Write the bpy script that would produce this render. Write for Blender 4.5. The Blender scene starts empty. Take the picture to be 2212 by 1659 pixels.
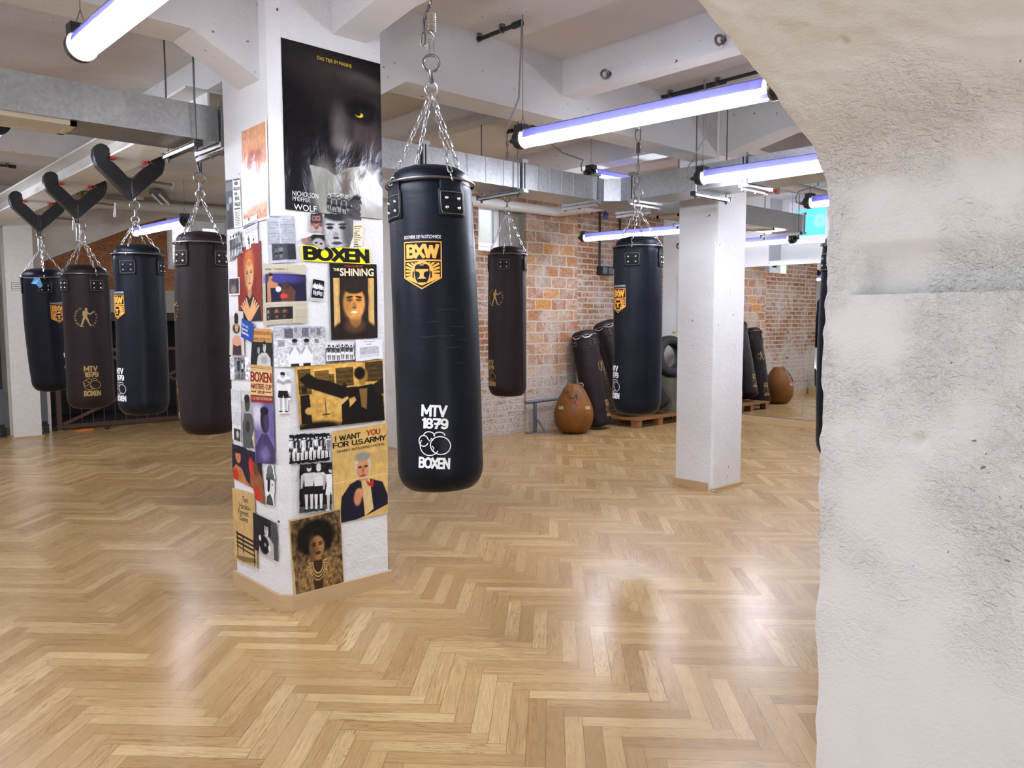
import bpy, bmesh, math, random
import numpy as np
from mathutils import Vector, Matrix, noise
random.seed(7)
PI = math.pi
S = bpy.context.scene
COL = S.collection

# ------------------------------------------------------------------ camera
PITCH, YAW, ROLL = .08086, .74681, .00205
Fv = Vector((math.sin(YAW) * math.cos(PITCH), math.cos(YAW) * math.cos(PITCH), -math.sin(PITCH)))
Rv = Vector((math.cos(YAW), -math.sin(YAW), 0))
Dv = Fv.cross(Rv)
R2 = Rv * math.cos(ROLL) + Dv * math.sin(ROLL)
D2 = Dv * math.cos(ROLL) - Rv * math.sin(ROLL)
cam = bpy.data.cameras.new('camera')
cam.sensor_width = 36
cam.lens = 1703.2 / 2212 * 36
cam.clip_start = .05
co = bpy.data.objects.new('camera', cam)
COL.objects.link(co)
m = Matrix((R2, -D2, -Fv)).transposed().to_4x4()
m.translation = (0, 0, 1.5)
co.matrix_world = m
S.camera = co

# ------------------------------------------------------------------ world, exposure
S.view_settings.view_transform = 'Standard'
S.view_settings.look = 'None'
S.view_settings.exposure = 0.10
S.view_settings.gamma = 1
S.view_settings.use_curve_mapping = False
S.cycles.max_bounces = 10
S.cycles.diffuse_bounces = 6
S.cycles.glossy_bounces = 5
S.cycles.transparent_max_bounces = 12
S.cycles.sample_clamp_indirect = 6
S.cycles.caustics_reflective = False
S.cycles.caustics_refractive = False
S.cycles.use_denoising = True
W = bpy.data.worlds.new('daylight')
S.world = W
W.use_nodes = True
wb = W.node_tree.nodes['Background']
wb.inputs[0].default_value = (.84, .92, 1, 1)
wb.inputs[1].default_value = 4.4
LAMP = 168.0          # strength of the fluorescent tubes


# ------------------------------------------------------------------ materials
def lin(c):
    return tuple((x / 12.92 if x <= .04045 else ((x + .055) / 1.055) ** 2.4) for x in c)


def hexc(r, g, b):
    return lin((r / 255, g / 255, b / 255))


class NT:
    def __init__(s, name):
        s.m = bpy.data.materials.new(name)
        s.m.use_nodes = True
        s.t = s.m.node_tree
        s.p = s.t.nodes['Principled BSDF']
        s.out = s.t.nodes['Material Output']

    def n(s, typ, **kw):
        nd = s.t.nodes.new(typ)
        for k, v in kw.items():
            if k.startswith('i_'):
                key = k[2:].replace('_', ' ')
                nd.inputs[key].default_value = v
            else:
                setattr(nd, k, v)
        return nd

    def l(s, a, b):
        s.t.links.new(a, b)

    def coord(s, kind='Object', scale=(1, 1, 1)):
        tc = s.n('ShaderNodeTexCoord')
        mp = s.n('ShaderNodeMapping')
        mp.inputs['Scale'].default_value = scale
        s.l(tc.outputs[kind], mp.inputs[0])
        return mp.outputs[0]

    def noise(s, vec, scale, detail=4, rough=.55, dist=0):
        nd = s.n('ShaderNodeTexNoise')
        nd.inputs['Scale'].default_value = scale
        nd.inputs['Detail'].default_value = detail
        nd.inputs['Roughness'].default_value = rough
        nd.inputs['Distortion'].default_value = dist
        if vec is not None:
            s.l(vec, nd.inputs['Vector'])
        return nd.outputs['Fac']

    def ramp(s, fac, stops):
        nd = s.n('ShaderNodeValToRGB')
        e = nd.color_ramp.elements
        while len(e) < len(stops):
            e.new(.5)
        for i, (p, c) in enumerate(stops):
            e[i].position = p
            e[i].color = (c, c, c, 1) if isinstance(c, (int, float)) else (*c[:3], 1)
        s.l(fac, nd.inputs[0])
        return nd.outputs[0]

    def mix(s, fac, a, b, blend='MIX'):
        nd = s.n('ShaderNodeMix', data_type='RGBA', blend_type=blend)
        for i, v in ((0, fac), (6, a), (7, b)):
            sock = nd.inputs[i]
            if hasattr(v, 'is_output'):
                s.l(v, sock)
            elif isinstance(v, (int, float)):
                sock.default_value = v if i == 0 else (v, v, v, 1)
            else:
                sock.default_value = (*v[:3], 1)
        return nd.outputs[2]

    def math(s, op, a, b=0.0, c=0.0):
        nd = s.n('ShaderNodeMath', operation=op)
        for i, v in enumerate((a, b, c)):
            if hasattr(v, 'is_output'):
                s.l(v, nd.inputs[i])
            else:
                nd.inputs[i].default_value = v
        return nd.outputs[0]

    def bump(s, h, strength=.3, dist=.01, prev=None):
        nd = s.n('ShaderNodeBump')
        nd.inputs['Strength'].default_value = strength
        nd.inputs['Distance'].default_value = dist
        s.l(h, nd.inputs['Height'])
        if prev is not None:
            s.l(prev, nd.inputs['Normal'])
        return nd.outputs[0]

    def set(s, color=None, rough=None, metal=None, normal=None, spec=None):
        for key, v in (('Base Color', color), ('Roughness', rough), ('Metallic', metal), ('Normal', normal),
                       ('Specular IOR Level', spec)):
            if v is None:
                continue
            if hasattr(v, 'is_output'):
                s.l(v, s.p.inputs[key])
            elif isinstance(v, (int, float)):
                s.p.inputs[key].default_value = v
            else:
                s.p.inputs[key].default_value = (*v[:3], 1)
        return s.m


def flat(name, color, rough=.5, metal=0.0, bump=0.0, bscale=60, spec=None):
    t = NT(name)
    v = t.coord()
    f = t.noise(v, bscale, 3)
    c = t.mix(f, tuple(x * .86 for x in color), tuple(min(1, x * 1.1) for x in color))
    nm = t.bump(f, bump, .004) if bump else None
    return t.set(c, rough, metal, nm, spec)


def plaster(name, base, dirty, pits=.5, bump=.35, rough_scale=14, brownish=None, big=0.0):
    t = NT(name)
    v = t.coord()
    f1 = t.noise(v, 1.3, 5)
    f2 = t.noise(v, rough_scale, 6, .6)
    f3 = t.noise(v, 60, 2, .5)
    c = t.mix(t.ramp(f1, [(.35, 0), (.75, 1)]), base, dirty)
    if brownish:
        f4 = t.noise(v, .7, 5, .6, .6)
        c = t.mix(t.ramp(f4, [(.52, 0), (.68, .8)]), c, brownish)
    vo = t.n('ShaderNodeTexVoronoi')
    vo.inputs['Scale'].default_value = 13
    vo.inputs['Randomness'].default_value = 1
    t.l(t.mix(.12, v, t.n('ShaderNodeTexNoise').outputs['Color']), vo.inputs['Vector'])
    pit = t.math('MULTIPLY', t.ramp(vo.outputs['Distance'], [(.07, 1), (.11, 0)]), t.ramp(t.noise(v, 2.3, 2), [(.5, 0), (.6, pits)]))
    c = t.mix(pit, c, (.10, .09, .085))
    h = t.math('ADD', t.math('MULTIPLY', f2, .8), t.math('MULTIPLY', f3, .25))
    h = t.math('SUBTRACT', h, t.math('MULTIPLY', pit, .5))
    if big:
        h = t.math('ADD', h, t.math('MULTIPLY', t.noise(v, 4, 3), big))
    return t.set(c, .82, 0, t.bump(h, bump, .02), .3)


def vaultmat():
    t = NT('rough_vault_plaster')
    v = t.coord()
    f1 = t.noise(v, 2.2, 6, .6)
    c = t.mix(t.ramp(f1, [(.40, 0), (.70, 1)]), (.76, .758, .755), (.725, .72, .71))
    st = t.noise(v, 9, 5, .65)
    c = t.mix(t.ramp(st, [(.60, 0), (.74, .22)]), c, (.56, .52, .46))
    vo = t.n('ShaderNodeTexVoronoi')
    vo.inputs['Scale'].default_value = 30
    nd = t.n('ShaderNodeTexNoise')
    nd.inputs['Scale'].default_value = 55
    t.l(v, nd.inputs['Vector'])
    ma = t.n('ShaderNodeVectorMath', operation='MULTIPLY_ADD')
    t.l(nd.outputs['Color'], ma.inputs[0])
    ma.inputs[1].default_value = (.035, .035, .022)
    t.l(v, ma.inputs[2])
    t.l(ma.outputs[0], vo.inputs['Vector'])
    thr = t.math('MULTIPLY', t.ramp(t.noise(v, 5.5, 3, .6), [(.44, 0), (.72, 1)]), .125)
    pit = t.ramp(t.math('SUBTRACT', thr, vo.outputs['Distance']), [(0, 0), (.04, 1)])
    c = t.mix(t.math('MULTIPLY', pit, .75), c, (.20, .175, .15))
    w = t.coord('Object', (1, .8, 1))
    n1 = t.noise(w, 58, 4, .55, .35)
    rid = t.math('SUBTRACT', 1.0, t.math('MULTIPLY', t.math('ABSOLUTE', t.math('SUBTRACT', n1, .5)), 3.2))
    n2 = t.noise(w, 130, 3, .6, .2)
    rid2 = t.math('SUBTRACT', 1.0, t.math('MULTIPLY', t.math('ABSOLUTE', t.math('SUBTRACT', n2, .5)), 3.2))
    patch = t.ramp(t.noise(v, 4.2, 3, .55), [(.38, .12), (.60, 1)])
    sep = t.n('ShaderNodeSeparateXYZ')
    t.l(v, sep.inputs[0])
    zone = t.ramp(t.math('DIVIDE', sep.outputs[2], 2.5), [(.30, .10), (.40, .9), (.66, 1), (.745, .8), (.78, .12)])
    k = t.math('MULTIPLY', patch, zone)
    h = t.math('MULTIPLY', t.math('ADD', t.ramp(rid, [(.45, 0), (.95, 1)]), t.math('MULTIPLY', t.ramp(rid2, [(.4, 0), (.95, 1)]), .5)), k)
    h = t.math('ADD', h, t.math('MULTIPLY', t.noise(v, 24, 5, .6), .38))
    h = t.math('ADD', h, t.math('MULTIPLY', t.noise(v, 150, 2), .10))
    h = t.math('SUBTRACT', h, t.math('MULTIPLY', pit, 2.0))
    return t.set(c, .85, 0, t.bump(h, 1.0, .0044), .25)


def brick(name, cols, mortar, bw, bh, ms, white=.45, white_col=(.62, .57, .51), seed=0.0):
    t = NT(name)
    tc = t.n('ShaderNodeUVMap')
    uv = tc.outputs[0]
    nz = t.n('ShaderNodeTexNoise')
    nz.inputs['Scale'].default_value = 9
    nz.inputs['Detail'].default_value = 3
    t.l(uv, nz.inputs['Vector'])
    off = t.n('ShaderNodeVectorMath', operation='MULTIPLY_ADD')
    t.l(nz.outputs['Color'], off.inputs[0])
    off.inputs[1].default_value = (.045, .030, 0)
    t.l(uv, off.inputs[2])
    br = t.n('ShaderNodeTexBrick')
    br.inputs['Scale'].default_value = 1
    br.inputs['Brick Width'].default_value = bw
    br.inputs['Row Height'].default_value = bh
    br.inputs['Mortar Size'].default_value = ms
    br.inputs['Mortar Smooth'].default_value = .4
    br.inputs['Color1'].default_value = (0, 0, 0, 1)
    br.inputs['Color2'].default_value = (1, 1, 1, 1)
    br.inputs['Mortar'].default_value = (.5, .5, .5, 1)
    t.l(off.outputs[0], br.inputs['Vector'])
    c = t.ramp(br.outputs['Color'], [(i / (len(cols) - 1) * .9 + .05, k) for i, k in enumerate(cols)])
    f = t.noise(uv, 24, 6, .68)
    f5 = t.noise(uv, 60, 4, .6)
    c = t.mix(t.ramp(f, [(.32, .70), (.55, 0)]), c, tuple(x * .38 for x in cols[0]))
    c = t.mix(t.ramp(f5, [(.50, 0), (.75, .45)]), c, tuple(min(1, x * 1.7) for x in cols[1]))
    mo = t.mix(t.noise(uv, 40, 5, .7), tuple(x * .55 for x in mortar), tuple(min(1, x * 1.3) for x in mortar))
    fac = t.math('ADD', br.outputs['Fac'], t.math('MULTIPLY', t.math('SUBTRACT', t.noise(uv, 30, 5, .7), .5), 1.5))
    fac = t.ramp(fac, [(.30, 0), (.62, 1)])
    c = t.mix(fac, c, mo)
    sep = t.n('ShaderNodeSeparateXYZ')
    t.l(uv, sep.inputs[0])
    low = t.ramp(t.math('DIVIDE', sep.outputs[1], 3.0), [(.22, .16), (.36, 0)])
    f2 = t.math('ADD', t.noise(uv, 2.3, 8, .74, .6), low)
    smear = t.ramp(f2, [(1 - white - .05, 0), (1 - white + .14, .9)])
    smear = t.math('MULTIPLY', smear, t.ramp(t.noise(uv, 30, 6, .75), [(.36, .0), (.52, 1)]))
    c = t.mix(smear, c, t.mix(t.noise(uv, 12, 4), tuple(x * .72 for x in white_col), white_col))
    dk = t.ramp(t.noise(uv, 7, 6, .8, 1.0), [(.66, 0), (.72, .75)])
    c = t.mix(dk, c, (.045, .035, .028))
    h = t.math('SUBTRACT', t.math('ADD', t.math('MULTIPLY', f, .7), t.math('MULTIPLY', f5, .3)), t.math('ADD', fac, dk))
    return t.set(c, .9, 0, t.bump(h, .9, .02), .2)


def galv(name):
    t = NT(name)
    v = t.coord()
    f = t.noise(v, 7, 5, .6)
    vo = t.n('ShaderNodeTexVoronoi')
    vo.inputs['Scale'].default_value = 55
    t.l(v, vo.inputs['Vector'])
    c = t.mix(f, (.44, .46, .48), (.58, .60, .61))
    bw = t.n('ShaderNodeRGBToBW')
    t.l(vo.outputs['Color'], bw.inputs[0])
    c = t.mix(.12, c, bw.outputs[0])
    return t.set(c, t.ramp(f, [(.3, .30), (.7, .44)]), .9, t.bump(f, .12, .01))


def leather(name, base, hi, rough=.36):
    t = NT(name)
    v = t.coord()
    f = t.noise(v, 5, 6, .6)
    g = t.noise(v, 190, 2)
    w = t.noise(t.coord('Object', (3, 3, 14)), 2.2, 4, .55)
    c = t.mix(t.ramp(f, [(.35, 0), (.8, 1)]), base, hi)
    b = t.bump(g, .10, .002)
    b = t.bump(w, .07, .02, b)
    return t.set(c, t.ramp(f, [(.3, rough - .06), (.7, rough + .12)]), 0, b, .15)


def parquet():
    t = NT('oak_parquet')
    uv = t.n('ShaderNodeUVMap').outputs[0]
    at = t.n('ShaderNodeAttribute', attribute_name='block')
    sep = t.n('ShaderNodeSeparateXYZ')
    t.l(uv, sep.inputs[0])
    sc = t.n('ShaderNodeSeparateColor')
    t.l(at.outputs['Color'], sc.inputs[0])
    r1, r2, r3 = sc.outputs[0], sc.outputs[1], sc.outputs[2]
    # grain: u along the block (m), v across; shifted per block
    cb = t.n('ShaderNodeCombineXYZ')
    t.l(t.math('MULTIPLY', t.math('ADD', sep.outputs[0], t.math('MULTIPLY', r1, 37.0)), 2.2), cb.inputs[0])
    t.l(t.math('MULTIPLY', t.math('ADD', sep.outputs[1], t.math('MULTIPLY', r2, 11.0)), 26.0), cb.inputs[1])
    t.l(t.math('MULTIPLY', r3, 20.0), cb.inputs[2])
    g1 = t.noise(cb.outputs[0], 1.15, 3, .5, .9)
    band = t.math('FRACT', t.math('MULTIPLY', g1, t.math('ADD', 4.0, t.math('MULTIPLY', r3, 7.0))))
    band = t.ramp(band, [(0, 1), (.16, .25), (.6, 0), (.92, .25), (1, 1)])
    cb2 = t.n('ShaderNodeCombineXYZ')
    t.l(t.math('MULTIPLY', t.math('ADD', sep.outputs[0], t.math('MULTIPLY', r2, 17.0)), 6.0), cb2.inputs[0])
    t.l(t.math('MULTIPLY', t.math('ADD', sep.outputs[1], r1), 330.0), cb2.inputs[1])
    g2 = t.noise(cb2.outputs[0], 1.0, 3, .6)
    tone = t.ramp(r1, [(0, hexc(166, 134, 85)), (.30, hexc(179, 148, 98)), (.7, hexc(191, 161, 110)), (1, hexc(208, 180, 129))])
    c = t.mix(t.math('MULTIPLY', band, t.math('ADD', .30, t.math('MULTIPLY', r2, .70))), tone, hexc(128, 93, 56))
    c = t.mix(t.ramp(g2, [(.35, .62), (.62, 0)]), c, hexc(132, 100, 62))
    # joints
    ex = t.n('ShaderNodeAttribute', attribute_name='edge')
    s2 = t.n('ShaderNodeSeparateColor')
    t.l(ex.outputs['Color'], s2.inputs[0])
    e = t.math('MINIMUM', t.math('MINIMUM', s2.outputs[0], t.math('SUBTRACT', .48, s2.outputs[0])),
               t.math('MINIMUM', s2.outputs[1], t.math('SUBTRACT', .0686, s2.outputs[1])))
    j = t.ramp(t.math('MULTIPLY', e, 100.0), [(.05, 1), (.13, 0)])
    c = t.mix(t.math('MULTIPLY', j, .75), c, hexc(70, 48, 26))
    rough = t.ramp(g2, [(.3, .31), (.7, .22)])
    b = t.bump(t.math('SUBTRACT', t.math('MULTIPLY', g2, .25), j), .12, .002)
    return t.set(c, rough, 0, b, .5)


def oakstrip(name, a=(190, 164, 124), b=(170, 142, 102)):
    t = NT(name)
    v = t.coord('Object', (2, 2, 30))
    f = t.noise(v, 3, 4, .6, .4)
    return t.set(t.mix(f, hexc(*b), hexc(*a)), .45, 0)


def emit(name, col, strength):
    t = NT(name)
    em = t.n('ShaderNodeEmission')
    em.inputs[0].default_value = (*col, 1)
    em.inputs[1].default_value = strength
    t.l(em.outputs[0], t.out.inputs[0])
    return t.m


def clear(name, tint, diff, amount, gloss=.12):
    """clear plastic sleeve: mostly see-through, a little scatter and shine"""
    t = NT(name)
    tr = t.n('ShaderNodeBsdfTransparent')
    tr.inputs[0].default_value = (*tint, 1)
    df = t.n('ShaderNodeBsdfTranslucent')
    df.inputs[0].default_value = (*diff, 1)
    gl = t.n('ShaderNodeBsdfGlossy')
    gl.inputs['Roughness'].default_value = .08
    m1 = t.n('ShaderNodeMixShader')
    m1.inputs[0].default_value = amount
    t.l(tr.outputs[0], m1.inputs[1])
    t.l(df.outputs[0], m1.inputs[2])
    m2 = t.n('ShaderNodeMixShader')
    fr = t.n('ShaderNodeFresnel')
    fr.inputs[0].default_value = 1.25
    t.l(fr.outputs[0], m2.inputs[0])
    t.l(m1.outputs[0], m2.inputs[1])
    t.l(gl.outputs[0], m2.inputs[2])
    t.l(m2.outputs[0], t.out.inputs[0])
    return t.m


def tray():
    """thin lavender plastic reflector: bounces most of the light down, glows a little"""
    t = NT('lavender_reflector')
    t.set((.55, .55, .85), .5)
    tl = t.n('ShaderNodeBsdfTranslucent')
    tl.inputs[0].default_value = (.60, .60, .95, 1)
    mx = t.n('ShaderNodeMixShader')
    mx.inputs[0].default_value = .27
    t.l(t.p.outputs[0], mx.inputs[1])
    t.l(tl.outputs[0], mx.inputs[2])
    t.l(mx.outputs[0], t.out.inputs[0])
    return t.m


def colattr(name, rough=.55, wrinkle=0.0):
    t = NT(name)
    at = t.n('ShaderNodeAttribute', attribute_name='ink')
    v = t.coord()
    nm = None
    if wrinkle:
        a = t.noise(t.coord('Object', (1, 1, .45)), 9, 4, .55, .5)
        nm = t.bump(a, wrinkle, .02)
    else:
        nm = t.bump(t.noise(v, 14, 3), .10, .01)
    return t.set(at.outputs['Color'], rough, 0, nm, .28 if wrinkle else .12)


M = dict(
    plaster=plaster('white_plaster', (.69, .69, .70), (.61, .605, .60), 1.0, .55, 16),
    concrete=plaster('painted_concrete', (.575, .57, .565), (.50, .48, .455), 1.0, .35, 10),
    ceiling=plaster('ceiling_paint', (.60, .575, .54), (.50, .465, .42), .5, .22, 8, (.46, .41, .35)),
    vault=vaultmat(),
    rearplaster=plaster('stained_plaster', (.66, .65, .62), (.50, .48, .44), .6, .3, 10, (.40, .37, .32)),
    grey=plaster('bare_cement', (.36, .35, .32), (.26, .25, .23), .8, .6, 18),
    brick=brick('old_brick', [(.245, .105, .050), (.33, .150, .072), (.40, .185, .088), (.30, .165, .10)], (.50, .44, .36), .25, .080, .013, .49),
    pier=brick('pier_brick', [(.40, .17, .07), (.36, .22, .14), (.55, .25, .06), (.46, .33, .24), (.38, .15, .07)], (.56, .50, .42), .30, .150, .011, .50, (.60, .55, .49)),
    rearbrick=brick('orange_brick', [(.24, .085, .03), (.33, .13, .05), (.38, .16, .065), (.29, .14, .07)], (.19, .15, .11), .28, .093, .007, .22, (.42, .36, .29)),
    galv=galv('galvanised_sheet'),
    steel=flat('bright_steel', (.62, .62, .63), .28, 1.0),
    darksteel=flat('dark_steel', (.20, .19, .18), .38, .9),
    bluesteel=flat('grey_blue_paint', (.13, .145, .165), .45, .3),
    black=flat('black_plastic', (.012, .012, .013), .38, 0),
    rubber=flat('tyre_rubber', (.016, .017, .018), .62, 0, .4, 40),
    navy=leather('navy_black_leather', (.0030, .0046, .0080), (.0058, .0082, .0125), .36),
    navystrap=leather('navy_strap_leather', (.004, .005, .0075), (.008, .010, .014), .48),
    brown=leather('dark_brown_leather', (.0135, .0080, .0078), (.023, .0145, .0135), .44),
    brownstrap=leather('brown_strap_leather', (.012, .0075, .0070), (.020, .0135, .0125), .50),
    tan=leather('tan_leather', (.150, .058, .012), (.23, .095, .024), .42),
    stitch=flat('grey_stitching', (.16, .15, .13), .7),
    gold=flat('gold_print', (.33, .215, .055), .5),
    white=flat('white_print', (.80, .81, .82), .5),
    orange=flat('orange_print', (.80, .36, .045), .5),
    parquet=parquet(),
    oak=oakstrip('oak_skirting'),
    palletwood=oakstrip('pallet_wood', (160, 112, 66), (112, 72, 40)),
    mirror=flat('mirror_glass', (.86, .88, .87), .0, 1.0),
    pvc=flat('white_window_plastic', (.80, .81, .84), .35),
    paint=flat('cream_steel_paint', (.66, .645, .60), .5, 0, .05, 20),
    pipe=flat('painted_pipe', (.62, .61, .58), .45),
    tube=emit('fluorescent_tube', (.94, .965, 1.0), LAMP),
    tray=tray(),
    sleeve=clear('clear_lamp_sleeve', (.90, .91, 1.0), (.42, .42, .95), .16),
    glass=clear('window_glass', (.96, .98, 1), (.7, .8, .9), .04),
    cyan=clear('cyan_window_film', (.25, .80, .95), (.30, .85, 1.0), .75),
    film=flat('white_film_pattern', (.75, .9, .95), .5),
    red=flat('red_paint', (.50, .035, .02), .45),
    cable=flat('grey_cable', (.22, .22, .22), .5),
    rust=flat('rusty_steel', (.085, .045, .032), .7, .2),
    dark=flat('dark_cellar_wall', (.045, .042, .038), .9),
    stone=plaster('mossy_stone', (.20, .18, .13), (.09, .085, .055), .5, .9, 12, (.05, .045, .03)),
    vent=flat('cream_vent_grille', (.62, .56, .44), .4),
    blue=flat('blue_cloth', (.16, .42, .75), .8),
    orangeplastic=flat('orange_plastic', (.75, .22, .04), .5),
    brass=flat('brass', (.45, .30, .10), .35, .9),
    rag=flat('white_cloth', (.75, .74, .72), .9),
    paper=flat('sign_paper', (.72, .70, .68), .6),
    ink=colattr('printed_paper', .55),
    glossink=colattr('glossy_poster_paper', .22, .35),
    outside=plaster('courtyard_wall', (.62, .62, .58), (.5, .5, .46), .3, .4, 8),
    outbrick=brick('courtyard_brick', [(.45, .36, .28), (.55, .45, .36), (.6, .5, .42)], (.6, .58, .52), .25, .08, .012, .5, (.7, .68, .62)),
)
_pc = {}


def pcol(c, rough=.5):
    c = tuple(round(x, 3) for x in c)
    if (c, rough) not in _pc:
        _pc[(c, rough)] = flat('print_ink', c, rough, spec=.12)
    return _pc[(c, rough)]


# ------------------------------------------------------------------ mesh builder
class MB:
    def __init__(s):
        s.v, s.f, s.mi, s.uv, s.k = [], [], [], {}, 0

    def face(s, idx, uv=None):
        s.f.append(tuple(idx))
        s.mi.append(s.k)
        if uv:
            s.uv[len(s.f) - 1] = uv

    def vs(s, pts):
        n = len(s.v)
        s.v += [tuple(p) for p in pts]
        return n

    def quad(s, a, b, c, d, uv=None):
        n = s.vs((a, b, c, d))
        s.face((n, n + 1, n + 2, n + 3), uv)

    def box(s, a, b):
        x0, y0, z0 = a
        x1, y1, z1 = b
        s.hexa([(x0, y0, z0), (x1, y0, z0), (x1, y1, z0), (x0, y1, z0), (x0, y0, z1), (x1, y0, z1), (x1, y1, z1), (x0, y1, z1)])

    def hexa(s, p):
        n = s.vs(p)
        for q in ((3, 2, 1, 0), (4, 5, 6, 7), (0, 1, 5, 4), (1, 2, 6, 5), (2, 3, 7, 6), (3, 0, 4, 7)):
            s.face([n + i for i in q])

    def obox(s, c, ax, ay, az):
        c, ax, ay, az = map(Vector, (c, ax, ay, az))
        s.hexa([c - ax - ay - az, c + ax - ay - az, c + ax + ay - az, c - ax + ay - az,
                c - ax - ay + az, c + ax - ay + az, c + ax + ay + az, c - ax + ay + az])

    def prism(s, poly, ext):
        """poly: list of 3D points (closed outline), ext: vector"""
        e = Vector(ext)
        n = s.vs(poly)
        k = len(poly)
        s.vs([Vector(p) + e for p in poly])
        s.face(range(n + k - 1, n - 1, -1))
        s.face(range(n + k, n + 2 * k))
        for i in range(k):
            j = (i + 1) % k
            s.face((n + i, n + j, n + k + j, n + k + i))

    def tube(s, pts, r, n=8, closed=False, caps=True):
        pts = [Vector(p) for p in pts]
        k = len(pts)
        rr = r if isinstance(r, (list, tuple)) else [r] * k
        up = None
        base = len(s.v)
        for i, p in enumerate(pts):
            a = pts[i - 1] if (i > 0 or closed) else p
            b = pts[(i + 1) % k] if (i < k - 1 or closed) else p
            d = (b - a).normalized()
            if up is None:
                up = Vector((0, 0, 1)) if abs(d.z) < .9 else Vector((1, 0, 0))
            x = (up - d * up.dot(d))
            if x.length < 1e-5:
                x = d.orthogonal()
            x.normalize()
            y = d.cross(x)
            up = x
            for j in range(n):
                t = 2 * PI * j / n
                s.v.append(tuple(p + (x * math.cos(t) + y * math.sin(t)) * rr[i]))
        rng = range(k) if closed else range(k - 1)
        for i in rng:
            i2 = (i + 1) % k
            for j in range(n):
                j2 = (j + 1) % n
                s.face((base + i * n + j, base + i * n + j2, base + i2 * n + j2, base + i2 * n + j))
        if caps and not closed:
            s.face([base + j for j in range(n)][::-1])
            s.face([base + (k - 1) * n + j for j in range(n)])

    def lathe(s, prof, n=24, c=(0, 0, 0), axis='z'):
        """prof: (r, h) list"""
        base = len(s.v)
        for r, h in prof:
            for j in range(n):
                t = 2 * PI * j / n
                a, b = r * math.cos(t), r * math.sin(t)
                p = {'z': (a, b, h), 'y': (a, h, -b), 'x': (h, a, b)}[axis]
                s.v.append((c[0] + p[0], c[1] + p[1], c[2] + p[2]))
        for i in range(len(prof) - 1):
            for j in range(n):
                j2 = (j + 1) % n
                s.face((base + i * n + j, base + i * n + j2, base + (i + 1) * n + j2, base + (i + 1) * n + j))
        if prof[0][0] > 1e-4:
            s.face([base + j for j in range(n)][::-1])
        if prof[-1][0] > 1e-4:
            s.face([base + (len(prof) - 1) * n + j for j in range(n)])

    def ring(s, c, R, r, ax=(0, 0, 1), n=20, k=6, stretch=None):
        ax = Vector(ax).normalized()
        x = ax.orthogonal().normalized()
        y = ax.cross(x)
        c = Vector(c)
        s.tube([c + (x * math.cos(2 * PI * i / n) + y * math.sin(2 * PI * i / n)) * R for i in range(n)], r, k, True)

    def ball(s, c, r, n=10, m=6, sq=(1, 1, 1)):
        base = len(s.v)
        for i in range(m + 1):
            f = PI * i / m
            for j in range(n):
                t = 2 * PI * j / n
                s.v.append((c[0] + r * sq[0] * math.sin(f) * math.cos(t), c[1] + r * sq[1] * math.sin(f) * math.sin(t),
                            c[2] - r * sq[2] * math.cos(f)))
        for i in range(m):
            for j in range(n):
                j2 = (j + 1) % n
                s.face((base + i * n + j, base + i * n + j2, base + (i + 1) * n + j2, base + (i + 1) * n + j))

    def chain(s, a, b, link=.042, wid=.022, r=.0032, n=10, k=5, roll=0.0):
        a, b = Vector(a), Vector(b)
        d = b - a
        L = d.length
        step = link - 2 * r
        cnt = max(1, round(L / step))
        step = L / cnt
        d.normalize()
        x0 = d.orthogonal().normalized()
        y0 = d.cross(x0)
        hl = (step + 2 * r) / 2
        hw = wid / 2 - r
        for i in range(cnt):
            c = a + d * (step * (i + .5))
            t = roll + (PI / 2 if i % 2 else 0)
            x = x0 * math.cos(t) + y0 * math.sin(t)
            st = hl - r - hw
            pts = []
            for j in range(n):
                q = 2 * PI * (j + .5) / n
                sx, sy = math.cos(q) * hw, math.sin(q) * hw
                pts.append(c + x * sx + d * (sy + math.copysign(st, sy)))
            s.tube(pts, r, k, True)

    def chainpath(s, pts, **kw):
        for i in range(len(pts) - 1):
            s.chain(pts[i], pts[i + 1], **kw)

    def build(s, name, mats, parent=None, smooth=35, local=False):
        me = bpy.data.meshes.new(name)
        off = Vector((0, 0, 0))
        if parent is not None and not local:
            bpy_p = parent
            while bpy_p is not None:
                off += bpy_p.location
                bpy_p = bpy_p.parent
        vv = [(p[0] - off.x, p[1] - off.y, p[2] - off.z) for p in s.v]
        me.from_pydata(vv, [], s.f)
        for mt in (mats if isinstance(mats, (list, tuple)) else [mats]):
            me.materials.append(mt)
        if len(me.materials) > 1:
            me.polygons.foreach_set('material_index', s.mi)
        if s.uv:
            lay = me.uv_layers.new(name='UVMap')
            for fi, uv in s.uv.items():
                for li, t in zip(me.polygons[fi].loop_indices, uv):
                    lay.data[li].uv = t
        if smooth:
            me.polygons.foreach_set('use_smooth', [True] * len(me.polygons))
            me.set_sharp_from_angle(angle=math.radians(smooth))
        me.update()
        o = bpy.data.objects.new(name, me)
        COL.objects.link(o)
        if parent is not None:
            o.parent = parent
        return o


def thing(name, label, cat, loc=(0, 0, 0), group=None):
    o = bpy.data.objects.new(name, None)
    o.empty_display_size = .1
    COL.objects.link(o)
    o.location = loc
    o['label'] = label
    o['category'] = cat
    if group:
        o['group'] = group
    return o


def tag(o, label, cat, group=None):
    o['label'] = label
    o['category'] = cat
    if group:
        o['group'] = group
    return o


def struct(o, label=None, cat=None):
    o['kind'] = 'structure'
    if label:
        o['label'] = label
        o['category'] = cat or 'structure'
    return o


def copy_tree(o, parent=None):
    c = o.copy()
    COL.objects.link(c)
    if parent is not None:
        c.parent = parent
    for ch in list(o.children):
        copy_tree(ch, c)
    return c


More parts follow.
